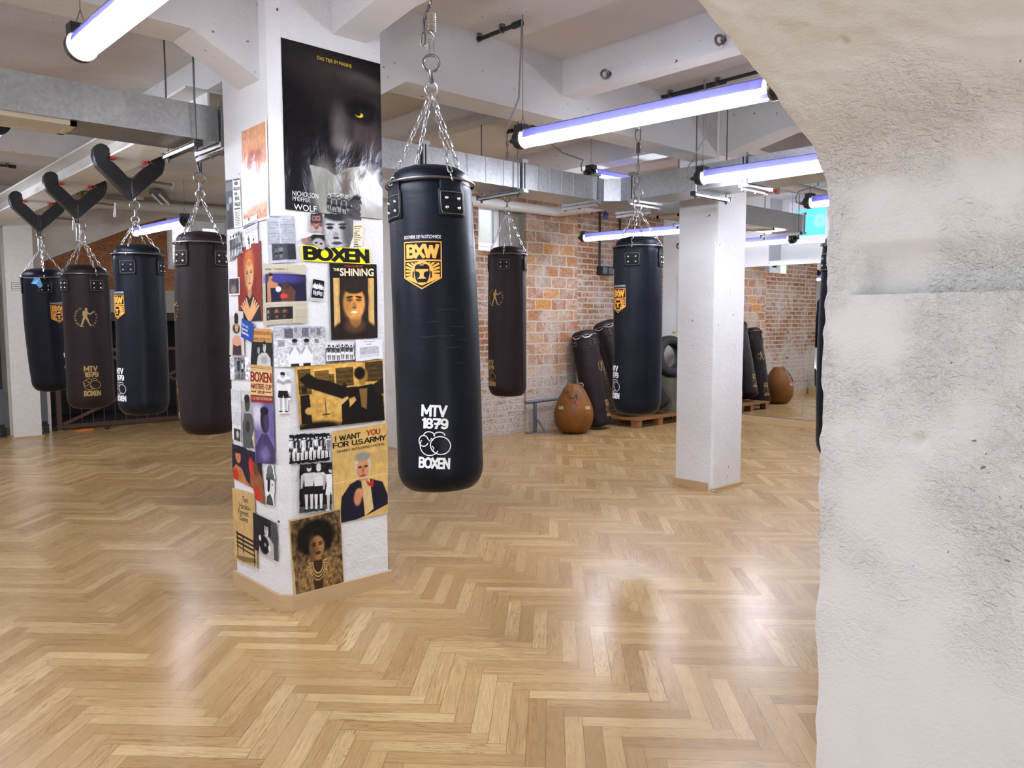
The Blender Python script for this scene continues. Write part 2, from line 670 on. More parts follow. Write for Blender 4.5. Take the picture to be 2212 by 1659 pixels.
# 2D shapes (for prints and lettering) -------------------------------------------------
class D2:
    def __init__(s):
        s.v, s.f, s.mi, s.k = [], [], [], 0

    def poly(s, pts):
        n = len(s.v)
        s.v += [tuple(p) for p in pts]
        s.f.append(tuple(range(n, n + len(pts))))
        s.mi.append(s.k)

    def rect(s, x0, y0, x1, y1):
        s.poly([(x0, y0), (x1, y0), (x1, y1), (x0, y1)])

    def ribbon(s, pts, w, closed=False):
        k = len(pts)
        L = []
        for i, p in enumerate(pts):
            a = pts[i - 1] if (i or closed) else p
            b = pts[(i + 1) % k] if (i < k - 1 or closed) else p
            dx, dy = b[0] - a[0], b[1] - a[1]
            q = math.hypot(dx, dy) or 1
            L.append(((p[0] - dy / q * w / 2, p[1] + dx / q * w / 2), (p[0] + dy / q * w / 2, p[1] - dx / q * w / 2)))
        for i in range(k if closed else k - 1):
            j = (i + 1) % k
            s.poly([L[i][1], L[j][1], L[j][0], L[i][0]])

    def ell(s, cx, cy, rx, ry, n=24):
        s.poly([(cx + rx * math.cos(2 * PI * i / n), cy + ry * math.sin(2 * PI * i / n)) for i in range(n)])

    def text(s, body, x0, y0, x1, y1, bold=.0, keep=False, shear=0.0):
        """lettering fitted to the box (y up); keep = keep the letter proportions, centred"""
        vs, fs = glyphs(body, bold, shear)
        if not vs:
            return
        a0, a1 = min(p[0] for p in vs), max(p[0] for p in vs)
        b0, b1 = min(p[1] for p in vs), max(p[1] for p in vs)
        sx, sy = (x1 - x0) / (a1 - a0), (y1 - y0) / (b1 - b0)
        if keep:
            sx = sy = min(sx, sy)
        ox = (x0 + x1) / 2 - (a0 + a1) / 2 * sx
        oy = (y0 + y1) / 2 - (b0 + b1) / 2 * sy
        n = len(s.v)
        s.v += [(p[0] * sx + ox, p[1] * sy + oy) for p in vs]
        for f in fs:
            s.f.append(tuple(n + i for i in f))
            s.mi.append(s.k)

    def block(s, body, x0, y0, x1, y1, w=.2, gap=.22):
        """heavy block capitals drawn as strokes; w = stroke width against letter height"""
        adv, tot = [], 0.0
        for ch in body:
            lw = STROKES[ch][0] if ch in STROKES else .4
            adv.append((tot, lw))
            tot += lw + gap
        tot -= gap
        sx, sy = (x1 - x0), (y1 - y0)
        kx, ky = sx / (tot + w), sy / (1 + w)
        for ch, (ox, lw) in zip(body, adv):
            for st in STROKES.get(ch, (0, []))[1]:
                pts = [(x0 + (ox + px * lw + w / 2) * kx, y0 + (py + w / 2) * ky) for px, py in st]
                closed = len(st) > 2 and st[0] == st[-1]
                if closed:
                    pts = pts[:-1]
                # straight pieces with square caps, so no corner is left open
                n = len(pts)
                for i in range(n if closed else n - 1):
                    a, b = pts[i], pts[(i + 1) % n]
                    dx, dy = (b[0] - a[0]) / kx, (b[1] - a[1]) / ky
                    q = math.hypot(dx, dy) or 1
                    ux, uy = dx / q * w / 2, dy / q * w / 2
                    e = .92 if len(st) <= 4 else .45
                    P = [(-ux * e + uy, -uy * e - ux), (ux * e + uy, uy * e - ux), (ux * e - uy, uy * e + ux), (-ux * e - uy, -uy * e + ux)]
                    s.poly([(a[0] + P[0][0] * kx, a[1] + P[0][1] * ky), (b[0] + P[1][0] * kx, b[1] + P[1][1] * ky),
                            (b[0] + P[2][0] * kx, b[1] + P[2][1] * ky), (a[0] + P[3][0] * kx, a[1] + P[3][1] * ky)])

    def map(s, fn, name, mats, parent=None, fine=None):
        bm = bmesh.new()
        vv = [bm.verts.new((p[0], p[1], 0)) for p in s.v]
        for f, k in zip(s.f, s.mi):
            try:
                fc = bm.faces.new([vv[i] for i in f])
                fc.material_index = k
            except ValueError:
                pass
        bmesh.ops.triangulate(bm, faces=bm.faces[:])
        if fine:
            for _ in range(5):
                es = [e for e in bm.edges if e.calc_length() > fine]
                if not es:
                    break
                bmesh.ops.subdivide_edges(bm, edges=es, cuts=1)
                bmesh.ops.triangulate(bm, faces=bm.faces[:])
        mb = MB()
        bm.verts.index_update()
        mb.v = [tuple(fn(v.co.x, v.co.y)) for v in bm.verts]
        for f in bm.faces:
            mb.f.append(tuple(v.index for v in f.verts))
            mb.mi.append(f.material_index)
        bm.free()
        return mb.build(name, mats, parent, smooth=0)


def _arc(cx, cy, rx, ry, a0, a1, n=9):
    return [(cx + rx * math.cos(math.radians(a0 + (a1 - a0) * i / n)), cy + ry * math.sin(math.radians(a0 + (a1 - a0) * i / n))) for i in range(n + 1)]


_O = _arc(.5, .5, .5, .5, 0, 360, 20)
_O[-1] = _O[0]
STROKES = {
    'A': (.72, [[(0, 0), (.5, 1), (1, 0)], [(.2, .32), (.8, .32)]]),
    'B': (.56, [[(0, 0), (0, 1)], [(0, 1), (.5, 1)] + _arc(.5, .76, .45, .24, 90, -90, 6) + [(0, .52)], [(0, .52), (.55, .52)] + _arc(.55, .26, .45, .26, 90, -90, 6) + [(0, 0)]]),
    'C': (.62, [_arc(.5, .5, .5, .5, 48, 312, 14)]),
    'D': (.6, [[(0, 0), (0, 1)], [(0, 1), (.4, 1)] + _arc(.4, .5, .6, .5, 90, -90, 8) + [(0, 0)]]),
    'E': (.48, [[(0, 0), (0, 1)], [(0, 1), (1, 1)], [(0, .5), (.9, .5)], [(0, 0), (1, 0)]]),
    'F': (.46, [[(0, 0), (0, 1)], [(0, 1), (1, 1)], [(0, .5), (.85, .5)]]),
    'I': (.02, [[(0, 0), (0, 1)]]),
    'M': (.82, [[(0, 0), (0, 1)], [(0, 1), (.5, .25)], [(.5, .25), (1, 1)], [(1, 1), (1, 0)]]),
    'N': (.60, [[(0, 0), (0, 1)], [(0, 1), (1, 0)], [(1, 0), (1, 1)]]),
    'O': (.74, [_O]),
    'P': (.54, [[(0, 0), (0, 1)], [(0, 1), (.5, 1)] + _arc(.5, .73, .5, .27, 90, -90, 6) + [(0, .46)]]),
    'R': (.56, [[(0, 0), (0, 1)], [(0, 1), (.5, 1)] + _arc(.5, .74, .5, .26, 90, -90, 6) + [(0, .48)], [(.5, .48), (1, 0)]]),
    'S': (.52, [_arc(.5, .75, .5, .25, 30, 270, 9) + _arc(.5, .25, .5, .25, 90, -150, 9)]),
    'T': (.60, [[(0, 1), (1, 1)], [(.5, 0), (.5, 1)]]),
    'U': (.58, [[(0, 1), (0, .35)] + _arc(.5, .35, .5, .35, 180, 360, 8) + [(1, 1)]]),
    'V': (.66, [[(0, 1), (.5, 0)], [(.5, 0), (1, 1)]]),
    'W': (.95, [[(0, 1), (.25, 0)], [(.25, 0), (.5, .9)], [(.5, .9), (.75, 0)], [(.75, 0), (1, 1)]]),
    'X': (.62, [[(0, 0), (1, 1)], [(0, 1), (1, 0)]]),
    'Y': (.62, [[(0, 1), (.5, .45)], [(.5, .45), (1, 1)], [(.5, .45), (.5, 0)]]),
    '.': (.02, [[(0, 0), (0, .02)]]),
    ' ': (.30, []),
    '1': (.14, [[(1, 0), (1, 1)], [(1, 1), (0, .86)]]),
    '7': (.52, [[(0, 1), (1, 1)], [(1, 1), (.4, 0)], [(.2, .48), (.95, .48)]]),
    '8': (.54, [_arc(.5, .75, .42, .25, 0, 360, 14), _arc(.5, .25, .5, .25, 0, 360, 14)]),
    '9': (.54, [_arc(.5, .70, .5, .30, 0, 360, 14), [(1, .70), (1, .35)] + _arc(.5, .30, .5, .30, 0, -140, 7)]),
}
_gl = {}


def glyphs(body, bold, shear):
    if any(ch in body for ch in 'MWmw'):
        bold = 0.0          # wide letters clog when thickened
    key = (body, bold, shear)
    if key not in _gl:
        cu = bpy.data.curves.new('lettering_source', 'FONT')
        cu.body = body
        cu.size = 1
        cu.offset = bold
        cu.shear = shear
        cu.resolution_u = 3
        ob = bpy.data.objects.new('lettering_source', cu)
        COL.objects.link(ob)
        dg = bpy.context.evaluated_depsgraph_get()
        me = bpy.data.meshes.new_from_object(ob.evaluated_get(dg))
        _gl[key] = ([(v.co.x, v.co.y) for v in me.vertices], [tuple(p.vertices) for p in me.polygons])
        bpy.data.objects.remove(ob)
        bpy.data.curves.remove(cu)
        bpy.data.meshes.remove(me)
    return _gl[key]

# ================================================================== SETTING
ZC = 3.265            # ceiling slab
# floor: oak herringbone, one face per block, running at 45 degrees to the walls
TH = math.radians(45.7)
BD = (math.sin(TH), math.cos(TH))
AD = (math.cos(TH), -math.sin(TH))
BL, BW = .48, .0686
A0 = 2.441 * AD[0] + 2.027 * AD[1] - BL
B0 = 2.441 * BD[0] + 2.027 * BD[1] + BW


def floor():
    mb = MB()
    blocks, edges = [], []
    rnd = random.Random(3)

    def put(a, b, la, lb, along_a):
        ca, cb = a + la / 2, b + lb / 2
        x, y = ca * AD[0] + cb * BD[0], ca * AD[1] + cb * BD[1]
        if not (-2.3 < x < 10.75 and -3.2 < y < 12.6):
            return
        if x > 5.6 and y > 7.95:
            return
        P = []
        for aa, bb in ((a, b), (a + la, b), (a + la, b + lb), (a, b + lb)):
            P.append((aa * AD[0] + bb * BD[0], aa * AD[1] + bb * BD[1], 0))
        uv = [(0, 0), (BL, 0), (BL, BW), (0, BW)] if along_a else [(0, 0), (0, BW), (BL, BW), (BL, 0)]
        mb.quad(*P, uv=uv)
        blocks.append((rnd.random(), rnd.random(), rnd.random(), 1))
        edges.extend(uv)
    for i in range(-60, 60):
        ox, oy = A0 + i * BL, B0 + i * BL
        for k in range(-260, 260):
            put(ox + k * BW, oy - (k + 1) * BW, BL, BW, True)
            put(ox + k * BW + BL, oy - (k + 1) * BW, BW, BL, False)
    o = mb.build('floor', M['parquet'], None, smooth=0)
    me = o.data
    ca = me.attributes.new('block', 'FLOAT_COLOR', 'CORNER')
    ca.data.foreach_set('color', np.repeat(np.array(blocks, dtype=np.float32), 4, axis=0).ravel())
    ce = me.attributes.new('edge', 'FLOAT_COLOR', 'CORNER')
    e = np.zeros((len(edges), 4), dtype=np.float32)
    e[:, :2] = np.array(edges)
    ce.data.foreach_set('color', e.ravel())
    struct(o, 'oak herringbone parquet floor running through the whole gym', 'floor')


floor()


def sbox(name, a, b, mat, label, cat):
    mb = MB()
    mb.box(a, b)
    return struct(mb.build(name, mat, None, 0), label, cat)


mb = MB()
mb.prism([(-2.5, .55, ZC), (10.85, .55, ZC), (10.85, 7.92, ZC), (5.4, 7.92, ZC), (5.4, 12.52, ZC), (-2.5, 12.52, ZC)], (0, 0, .25))
struct(mb.build('ceiling', M['ceiling'], None, 0), 'off-white concrete ceiling slab above the beams', 'ceiling')


def beam(name, label, mb):
    return struct(mb.build(name, M['concrete'], None, 0), label, 'beam')


# main beams along the first direction, resting on the pillars
mb = MB()
ZB = 2.87
prof = [(-2.4, ZB), (1.50, ZB), (1.83, 2.70), (2.45, 2.70), (2.72, ZB), (6.40, ZB), (6.40, 3.035), (10.6, 3.035), (10.6, ZC), (-2.4, ZC)]
mb.prism([(u, 3.83, z) for u, z in prof], (0, .245, 0))
beam('ceiling_beam', 'main concrete beam with sloping haunch crossing over both white pillars', mb)
mb = MB()
mb.box((-2.4, 7.56, ZB), (5.3, 7.86, ZC))
beam('ceiling_beam', 'concrete beam over the row of bags, carrying the steel beam bracket', mb)
mb = MB()
# cross beams
for k, (u0, u1, zb, lab) in enumerate(((-1.75, -1.6, 3.03, 'narrow concrete cross beam at the far side of the steel beam'),
                                     (.10, .26, 3.03, 'narrow concrete cross beam beside the upper tube lamp'),
                                     (2.17, 2.37, 3.03, 'concrete cross beam meeting the poster pillar'),
                                     (4.02, 4.17, 3.03, 'narrow concrete cross beam carrying two eye bolts'),
                                     (5.95, 6.20, 3.02, 'concrete cross beam meeting the bare white pillar'),
                                     (8.05, 8.25, 3.03, 'narrow concrete cross beam nearest the mirror wall'))):
    for v0, v1 in ((.78, 3.83), (4.075, 7.60)):
        mb = MB()
        if v0 < 1 and k in (2, 4):
            zh = 2.95 if k == 2 else 2.89
            mb.prism([(u0, v0, zb), (u0, 3.25, zb), (u0, 3.83, zh), (u0, 3.83, ZC), (u0, v0, ZC)], (u1 - u0, 0, 0))
        else:
            mb.box((u0, v0, zb), (u1, v1, ZC))
        beam('ceiling_beam', lab + (', toward the arch' if v0 < 1 else ', toward the brick wall'), mb)

# walls ---------------------------------------------------------------------------------
def uvquad(mb, axis, c, a0, b0, a1, b1):
    """vertical rectangle with metre UVs; axis 'v' = plane V=c (faces -V), 'u' = plane U=c (faces -U)"""
    if axis == 'v':
        mb.quad((a0, c, b0), (a1, c, b0), (a1, c, b1), (a0, c, b1), uv=[(a0, b0), (a1, b0), (a1, b1), (a0, b1)])
    else:
        mb.quad((c, a1, b0), (c, a0, b0), (c, a0, b1), (c, a1, b1), uv=[(-a1, b0), (-a0, b0), (-a0, b1), (-a1, b1)])


VB = 7.64
mb = MB()
WX0, WX1, WZ0, WZ1 = 6.50, 7.30, 2.38, 3.02
for q in ((5.25, 0, WX0, ZC), (WX0, 0, WX1, WZ0), (WX0, WZ1, WX1, ZC)):
    uvquad(mb, 'v', VB, *q)
mb.k = 1
uvquad(mb, 'v', VB - .035, 7.30, 0, 8.30, 2.30)
uvquad(mb, 'v', VB - .035, 7.30, 2.30, 8.30, ZC)
mb.quad((7.30, VB, 0), (7.30, VB - .035, 0), (7.30, VB - .035, ZC), (7.30, VB, ZC), uv=[(7.26, 0), (7.30, 0), (7.30, ZC), (7.26, ZC)])
mb.k = 0
uvquad(mb, 'v', VB + .04, 8.30, 0, 10.42, ZC)
uvquad(mb, 'v', VB, 7.30, 0, 7.34, ZC)
mb.k = 2
mb.box((5.25, VB + .25, 0), (10.9, VB + .32, ZC))
mb.k = 3
# window reveal and its cement patch
mb.quad((WX1, VB, WZ0), (WX1, VB + .26, WZ0), (WX1, VB + .26, WZ1), (WX1, VB, WZ1))
mb.quad((WX0, VB, WZ1), (WX1, VB, WZ1), (WX1, VB + .26, WZ1), (WX0, VB + .26, WZ1))
mb.quad((WX0, VB, WZ0), (WX0, VB + .26, WZ0), (WX1, VB + .26, WZ0), (WX1, VB, WZ0))
mb.box((6.96, VB + .10, WZ0), (WX1, VB + .22, WZ1))
mb2 = MB()
mb2.v, mb2.f, mb2.mi, mb2.uv = mb.v, mb.f, mb.mi, mb.uv
wo = mb2.build('wall_back', [M['brick'], M['pier'], M['dark'], M['grey']], None, 0)
# open the outer leaf behind the window
struct(wo, 'bare old brick wall with whitewash smears behind the leaning bags', 'wall')
me = wo.data
bm = bmesh.new()
bm.from_mesh(me)
bmesh.ops.delete(bm, geom=[f for f in bm.faces if f.material_index == 2], context='FACES')
bm.to_mesh(me)
bm.free()

# brick wall's skirting board at the far end
mb = MB()
mb.box((5.25, VB - .02, 0), (6.2, VB, .10))
struct(mb.build('baseboard_back', M['oak'], None, 0), 'oak baseboard along the bottom of the brick wall', 'baseboard')

# return wall from the brick wall back to the rear room
sbox('wall_return', (5.25, VB + .001, 0), (5.33, 12.45, ZC), M['rearplaster'], 'plain plaster wall closing the rear part of the room', 'wall')

# rear wall with the cellar opening, brick patch, window
VR = 12.2
mb = MB()
OX0, OX1, OZ = 2.66, 5.25, 1.62
RX0, RX1, RZ0, RZ1 = 4.30, 5.22, 2.27, 3.03


def rearpoly(pts, k):
    mb.k = k
    n = mb.vs([(u, VR, z) for u, z in pts])
    mb.face(range(n, n + len(pts)), uv=list(pts))


rearpoly([(-2.4, 0), (OX0, 0), (OX0, OZ), (OX0, 2.30), (-2.4, 1.60)], 0)
rearpoly([(-2.4, 1.60), (OX0, 2.30), (2.79, 2.37), (3.93, 2.90), (4.30, 3.03), (4.30, ZC), (-2.4, ZC)], 0)
rearpoly([(RX0, RZ1), (RX1 + .03, RZ1), (RX1 + .03, ZC), (RX0, ZC)], 0)
rearpoly([(OX0, 1.95), (RX0, 1.95), (RX0, 3.03), (3.93, 2.90), (2.79, 2.37), (OX0, 2.30)], 1)
rearpoly([(RX0, 1.95), (OX1, 1.95), (OX1, RZ0), (RX0, RZ0)], 1)
rearpoly([(OX0, OZ), (OX1, OZ), (OX1, 1.95), (OX0, 1.95)], 2)
mb.k = 3
mb.quad((RX0, VR, RZ0), (RX0, VR + .3, RZ0), (RX0, VR + .3, RZ1), (RX0, VR, RZ1))
mb.quad((RX0, VR, RZ0), (RX1, VR, RZ0), (RX1, VR + .3, RZ0), (RX0, VR + .3, RZ0))
mb.quad((RX0, VR, RZ1), (RX0, VR + .3, RZ1), (RX1, VR + .3, RZ1), (RX1, VR, RZ1))
mb.quad((RX1, VR, RZ0), (RX1, VR, RZ1), (RX1, VR + .3, RZ1), (RX1, VR + .3, RZ0))
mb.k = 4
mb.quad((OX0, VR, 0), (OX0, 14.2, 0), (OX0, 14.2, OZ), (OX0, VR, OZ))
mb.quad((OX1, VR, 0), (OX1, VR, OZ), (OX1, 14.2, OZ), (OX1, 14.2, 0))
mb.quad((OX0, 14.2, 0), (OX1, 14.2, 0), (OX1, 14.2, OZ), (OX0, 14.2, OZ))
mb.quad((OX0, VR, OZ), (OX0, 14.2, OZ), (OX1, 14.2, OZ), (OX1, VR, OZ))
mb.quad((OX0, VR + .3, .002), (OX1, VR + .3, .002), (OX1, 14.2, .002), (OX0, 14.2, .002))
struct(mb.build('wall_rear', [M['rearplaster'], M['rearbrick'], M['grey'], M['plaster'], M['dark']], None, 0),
       'rear wall, stained white plaster with a sloping patch of orange brick over a dark opening', 'wall')
mb = MB()
mb.box((-2.4, VR - .02, 0), (2.60, VR, .09))
struct(mb.build('baseboard_rear', M['oak'], None, 0), 'oak baseboard under the rear wall behind the steel column', 'baseboard')

# right wall with deep window niche, mirror below
UR = 10.4
mb = MB()
NV0, NV1, NZ0, NZ1 = 4.15, 5.84, 2.33, 3.22


def rr(v0, z0, v1, z1, c=UR):
    mb.quad((c, v1, z0), (c, v0, z0), (c, v0, z1), (c, v1, z1))


rr(.5, 0, 7.72, 2.33)
rr(NV1, NZ0, 7.72, ZC)
rr(.5, NZ0, NV0, ZC)
rr(NV0, NZ1, NV1, ZC)
D = .34
WV0, WV1, WZa, WZb = 4.40, 5.70, 2.56, 3.16
for q in ((NV0, NZ0, NV1, WZa), (NV0, WZb, NV1, NZ1), (NV0, WZa, WV0, WZb), (WV1, WZa, NV1, WZb)):
    rr(*q, c=UR + D)
mb.quad((UR, NV1, NZ0), (UR, NV1, NZ1), (UR + D, NV1, NZ1), (UR + D, NV1, NZ0))
mb.quad((UR, NV0, NZ0), (UR + D, NV0, NZ0), (UR + D, NV0, NZ1), (UR, NV0, NZ1))
mb.quad((UR, NV0, NZ0), (UR, NV1, NZ0), (UR + D, NV1, NZ0), (UR + D, NV0, NZ0))
mb.quad((UR, NV0, NZ1), (UR + D, NV0, NZ1), (UR + D, NV1, NZ1), (UR, NV1, NZ1))
struct(mb.build('wall_right', M['plaster'], None, 0), 'white plaster wall above the mirror with a deep window niche', 'wall')
mb = MB()
mb.box((UR - .02, 1.0, 0), (UR, 6.85, .10))
struct(mb.build('baseboard_right', M['oak'], None, 0), 'oak baseboard below the mirror wall', 'baseboard')
mb = MB()
mb.box((UR - .03, .9, 2.262), (UR, 6.9, 2.325))
struct(mb.build('trim_1', M['plaster'], None, 0), 'white plaster ledge along the top of the mirrors', 'trim')
# mirrors: one panel each
v = 6.80
first = True
for k in range(4):
    v0 = v - 1.53
    mb = MB()
    mb.box((UR - .012, v0 + .0025, .105), (UR - .001, v - .0025, 2.26))
    lab = ('tall wall mirror in the corner by the tyre, mostly behind the bare pillar', 'tall wall mirror right of the thin seam, reflecting the brick wall',
           'tall wall mirror hidden from the seam toward the arch', 'tall wall mirror at the arch end of the wall')[k]
    o = tag(mb.build('wall_mirror', M['mirror'], None, 0), lab, 'mirror', 'mirror panels on the right wall')
    v = v0
    if k == 1:
        break
sbox('wall_left', (-2.5, .6, 0), (-2.4, 12.5, ZC), M['plaster'], 'plaster wall at the far left, outside the view', 'wall')

# vaulted passage we look out of: wall, springing ledge and shallow vault
V0 = .781
PR = [(1.652, -.02), (1.648, .45), (1.620, 1.19), (1.622, 1.50), (1.632, 1.60), (1.614, 1.775), (1.563, 1.84), (1.446, 1.894), (1.341, 1.948),
      (1.217, 1.990), (1.133, 2.026), (.9, 2.10), (.55, 2.18), (0, 2.22)]


def passage():
    # resample the profile
    pts = [Vector((a, b)) for a, b in PR]
    out = []
    for i in range(len(pts) - 1):
        d = (pts[i + 1] - pts[i]).length
        z = pts[i].y
        st = .006 if (.75 < z < 2.2 and pts[i].x > .85) else .05
        n = max(1, int(d / st))
        for k in range(n):
            out.append(pts[i].lerp(pts[i + 1], k / n))
    out.append(pts[-1])
    # light smoothing of the corner
    for _ in range(14):
        out = [out[0]] + [(out[i - 1] + out[i] * 2 + out[i + 1]) / 4 for i in range(1, len(out) - 1)] + [out[-1]]
    vs = [V0 - .005 * i for i in range(90)] + [.30, .22, .1, -.1, -.5, -1, -2, -3.2]
    mb = MB()
    n = len(out)
    for j, vv in enumerate(vs):
        near = max(0.0, 1 - (V0 - vv) / .03)
        for i, p in enumerate(out):
            a = out[max(0, i - 1)]
            b = out[min(n - 1, i + 1)]
            t = (b - a).normalized()
            nx, nz = -t.y, t.x                     # toward the passage
            q = Vector((p.x, vv, p.y))
            wall = 1 if p.y < 1.80 else max(0, 1 - (p.y - 1.80) / .12)
            patch = min(1, max(0, noise.noise(q * 2.6 + Vector((3, 0, 7))) * 1.6 + .45))
            h = .0035 * noise.noise(q * 7) + .0022 * noise.noise(q * 22)
            rg = 1 - abs(noise.noise(Vector((q.x, q.y * 26, q.z * 34 + q.y * 14))))
            rg2 = 1 - abs(noise.noise(Vector((q.x, q.y * 60, q.z * 75 + q.y * 22)) + Vector((9, 2, 1))))
            h += wall * patch * (.0016 * rg * rg + .0016 * rg2)
            h += (1 - wall) * .002 * noise.noise(q * 40)
            lip = 1.556
            if lip < p.y < lip + .10 and vv < V0 - .05:      # groove above the rough lip at the springing line
                h -= .045 * (1 - (p.y - lip) / .10) * min(1, (V0 - .05 - vv) / .03)
            pk = noise.noise(q * 17 + Vector((5, 5, 5)))
            if pk > .62:
                h -= (pk - .62) * .045
            e = .010 * noise.noise(Vector((1, 0, p.y * 9 + p.x * 3))) + .006 * noise.noise(Vector((4, 0, p.y * 31)))
            mb.v.append((p.x + nx * h + near * near * .006 * (nx < 0), vv + near * e, p.y + nz * h))
    for j in range(len(vs) - 1):
        for i in range(n - 1):
            mb.face((j * n + i, j * n + i + 1, (j + 1) * n + i + 1, (j + 1) * n + i))
    # mirrored half of the vault, plain
    left = [(-a, b) for a, b in PR][::-1]
    k = mb.vs([(a, V0, b) for a, b in left] + [(a, -3.2, b) for a, b in left])
    for i in range(len(left) - 1):
        mb.face((k + i, k + i + 1, k + len(left) + i + 1, k + len(left) + i))
    return struct(mb.build('wall_passage', M['vault'], None, 60), 'rough white plaster wall curving up into the vault in the foreground', 'wall')


passage()
mb = MB()
loop = [(-2.4, -.05), (-1.675, -.05)] + [(-a - .018, b + .022) for a, b in PR[1:]] + [(a + .018, b + .022) for a, b in PR[-2:0:-1]] + [(1.675, -.05), (10.6, -.05), (10.6, ZC), (-2.4, ZC)]
k = mb.vs([(a, V0 - .012, b) for a, b in loop])
mb.face(range(k, k + len(loop)))
struct(mb.build('wall_front', M['plaster'], None, 0), 'plaster wall around the arched opening, facing the gym', 'wall')

# pillars -------------------------------------------------------------------------------
PU, PV, PC = 1.83, 3.70, .05       # front-left corner of the poster pillar, chamfer
PU1, PV1 = 2.46, 4.28


def pillar(name, label, u0, v0, u1, v1, ch, ztop):
    mb = MB()
    # outline starting at the camera-side corner, fine rows for a hand-plastered surface
    loop = [(u0 + ch, v0), (u1, v0), (u1, v1), (u0, v1), (u0, v0 + ch)]
    ring = []
    for i in range(len(loop)):
        a, b = Vector(loop[i]), Vector(loop[(i + 1) % len(loop)])
        n = max(2, int((b - a).length / .03))
        for k in range(n):
            ring.append(a.lerp(b, k / n))
    rows = int(ztop / .03)
    n = len(ring)
    for r in range(rows + 1):
        z = ztop * r / rows
        for p in ring:
            q = Vector((p.x, p.y, z))
            c = Vector((p.x - (u0 + u1) / 2, p.y - (v0 + v1) / 2, 0)).normalized()
            edge = 1 if (abs(p.x - u0) + abs(p.y - v0)) < ch * 1.6 else 0
            h = .0012 * noise.noise(q * 6) - edge * .006 * max(0, noise.noise(q * 21)) * (1.8 if z < .8 else 1)
            mb.v.append(tuple(q + c * h))
    for r in range(rows):
        for i in range(n):
            j = (i + 1) % n
            mb.face((r * n + i, r * n + j, (r + 1) * n + j, (r + 1) * n + i))
    return struct(mb.build(name, M['plaster'], None, 40), label, 'pillar')


pillar('pillar_1', 'square white pillar covered in posters, with an oak skirting', PU, PV, PU1, PV1, PC, ZC)
pillar('pillar_2', 'bare white square pillar between the hanging bag and the mirror', 5.92, 3.815, 6.38, 4.20, .018, ZC)


def skirting(name, label, u0, v0, u1, v1, ch, h=.082, t=.018, sides='flrb'):
    o_ = [(u0 - t + ch, v0 - t), (u1 + t, v0 - t), (u1 + t, v1 + t), (u0 - t, v1 + t), (u0 - t, v0 - t + ch)]
    mb = MB()
    if sides == 'flrb':
        i_ = [(u0 + ch, v0), (u1, v0), (u1, v1), (u0, v1), (u0, v0 + ch)]
        for i in range(5):
            j = (i + 1) % 5
            mb.hexa([(*o_[i], 0), (*o_[j], 0), (*i_[j], 0), (*i_[i], 0), (*o_[i], h), (*o_[j], h), (*i_[j], h), (*i_[i], h)])
    else:
        mb.box((u0 - t, v0 + .04, 0), (u0, v1 + t, h * .82))
        mb.obox((u0 + .22, v0 - .010, .012), (.24, -.004, 0), (0, .014, 0), (0, 0, .012))
        mb.obox((u0 - .02, v0 - .03, .008), (.025, 0, 0), (0, .02, 0), (0, 0, .008))
    return struct(mb.build(name, M['oak'], None, 0), label, 'baseboard')


skirting('baseboard_pillar', 'oak skirting wrapped around the foot of the poster pillar', PU, PV, PU1, PV1, PC)
skirting('baseboard_pillar', 'loose oak skirting pieces at the foot of the bare white pillar', 5.92, 3.815, 6.38, 4.20, .018, sides='x')


# windows -------------------------------------------------------------------------------
def window(name, label, axis, c, a0, b0, a1, b1, mull, fr=.055, sash=.05, glass='glass', handle=None):
    """casement window in a wall plane; mull = positions of mullions (posts)"""
    t = thing(name, label, 'window', (a0, c, b0) if axis == 'v' else (c, a0, b0))
    t['kind'] = 'structure'

    def bx(mb, x0, z0, x1, z1, d0, d1):
        if axis == 'v':
            mb.box((x0, c + d0, z0), (x1, c + d1, z1))
        else:
            mb.box((c + d0, x0, z0), (c + d1, x1, z1))
    mb = MB()
    for q in ((a0, b0, a1, b0 + fr), (a0, b1 - fr, a1, b1), (a0, b0 + fr, a0 + fr, b1 - fr), (a1 - fr, b0 + fr, a1, b1 - fr)):
        bx(mb, *q, 0, .07)
    for x in mull:
        bx(mb, x - .03, b0 + fr, x + .03, b1 - fr, -.008, .07)
    mb.build('window_frame', M['pvc'], t, 0)
    xs = [a0 + fr] + [x for p in mull for x in (p - .03, p + .03)] + [a1 - fr]
    for i in range(0, len(xs), 2):
        x0, x1 = xs[i], xs[i + 1]
        mb = MB()
        z0, z1 = b0 + fr, b1 - fr
        for q in ((x0, z0, x1, z0 + sash), (x0, z1 - sash, x1, z1), (x0, z0 + sash, x0 + sash, z1 - sash), (x1 - sash, z0 + sash, x1, z1 - sash)):
            bx(mb, *q, -.018, .05)
        s = mb.build('window_sash', M['pvc'], t, 0)
        mb = MB()
        bx(mb, x0 + sash, z0 + sash, x1 - sash, z1 - sash, .014, .020)
        mb.build('window_pane', M[glass], s, 0)
    if handle:
        mb = MB()
        bx(mb, handle[0] - .014, handle[1] - .035, handle[0] + .014, handle[1] + .035, -.03, -.015)
        bx(mb, handle[0] - .010, handle[1] - .14, handle[0] + .010, handle[1] + .01, -.055, -.03)
        mb.build('window_handle', M['steel'], t, 0)
    return t


window('window_1', 'small white casement window high in the brick wall', 'v', VB + .12, 6.50, 2.385, 6.96, 3.02, [])
window('window_2', 'double white casement window under the rear pipe, brick seen outside', 'v', VR + .10, RX0, RZ0, RX1, RZ1, [4.78], .05, .055)
w3 = window('window_3', 'wide white casement window in the niche with turquoise film on the glass', 'u', UR + D - .06, WV0, WZa, WV1, WZb, [5.06], .06, .055, 'cyan', handle=(5.06, 2.80))
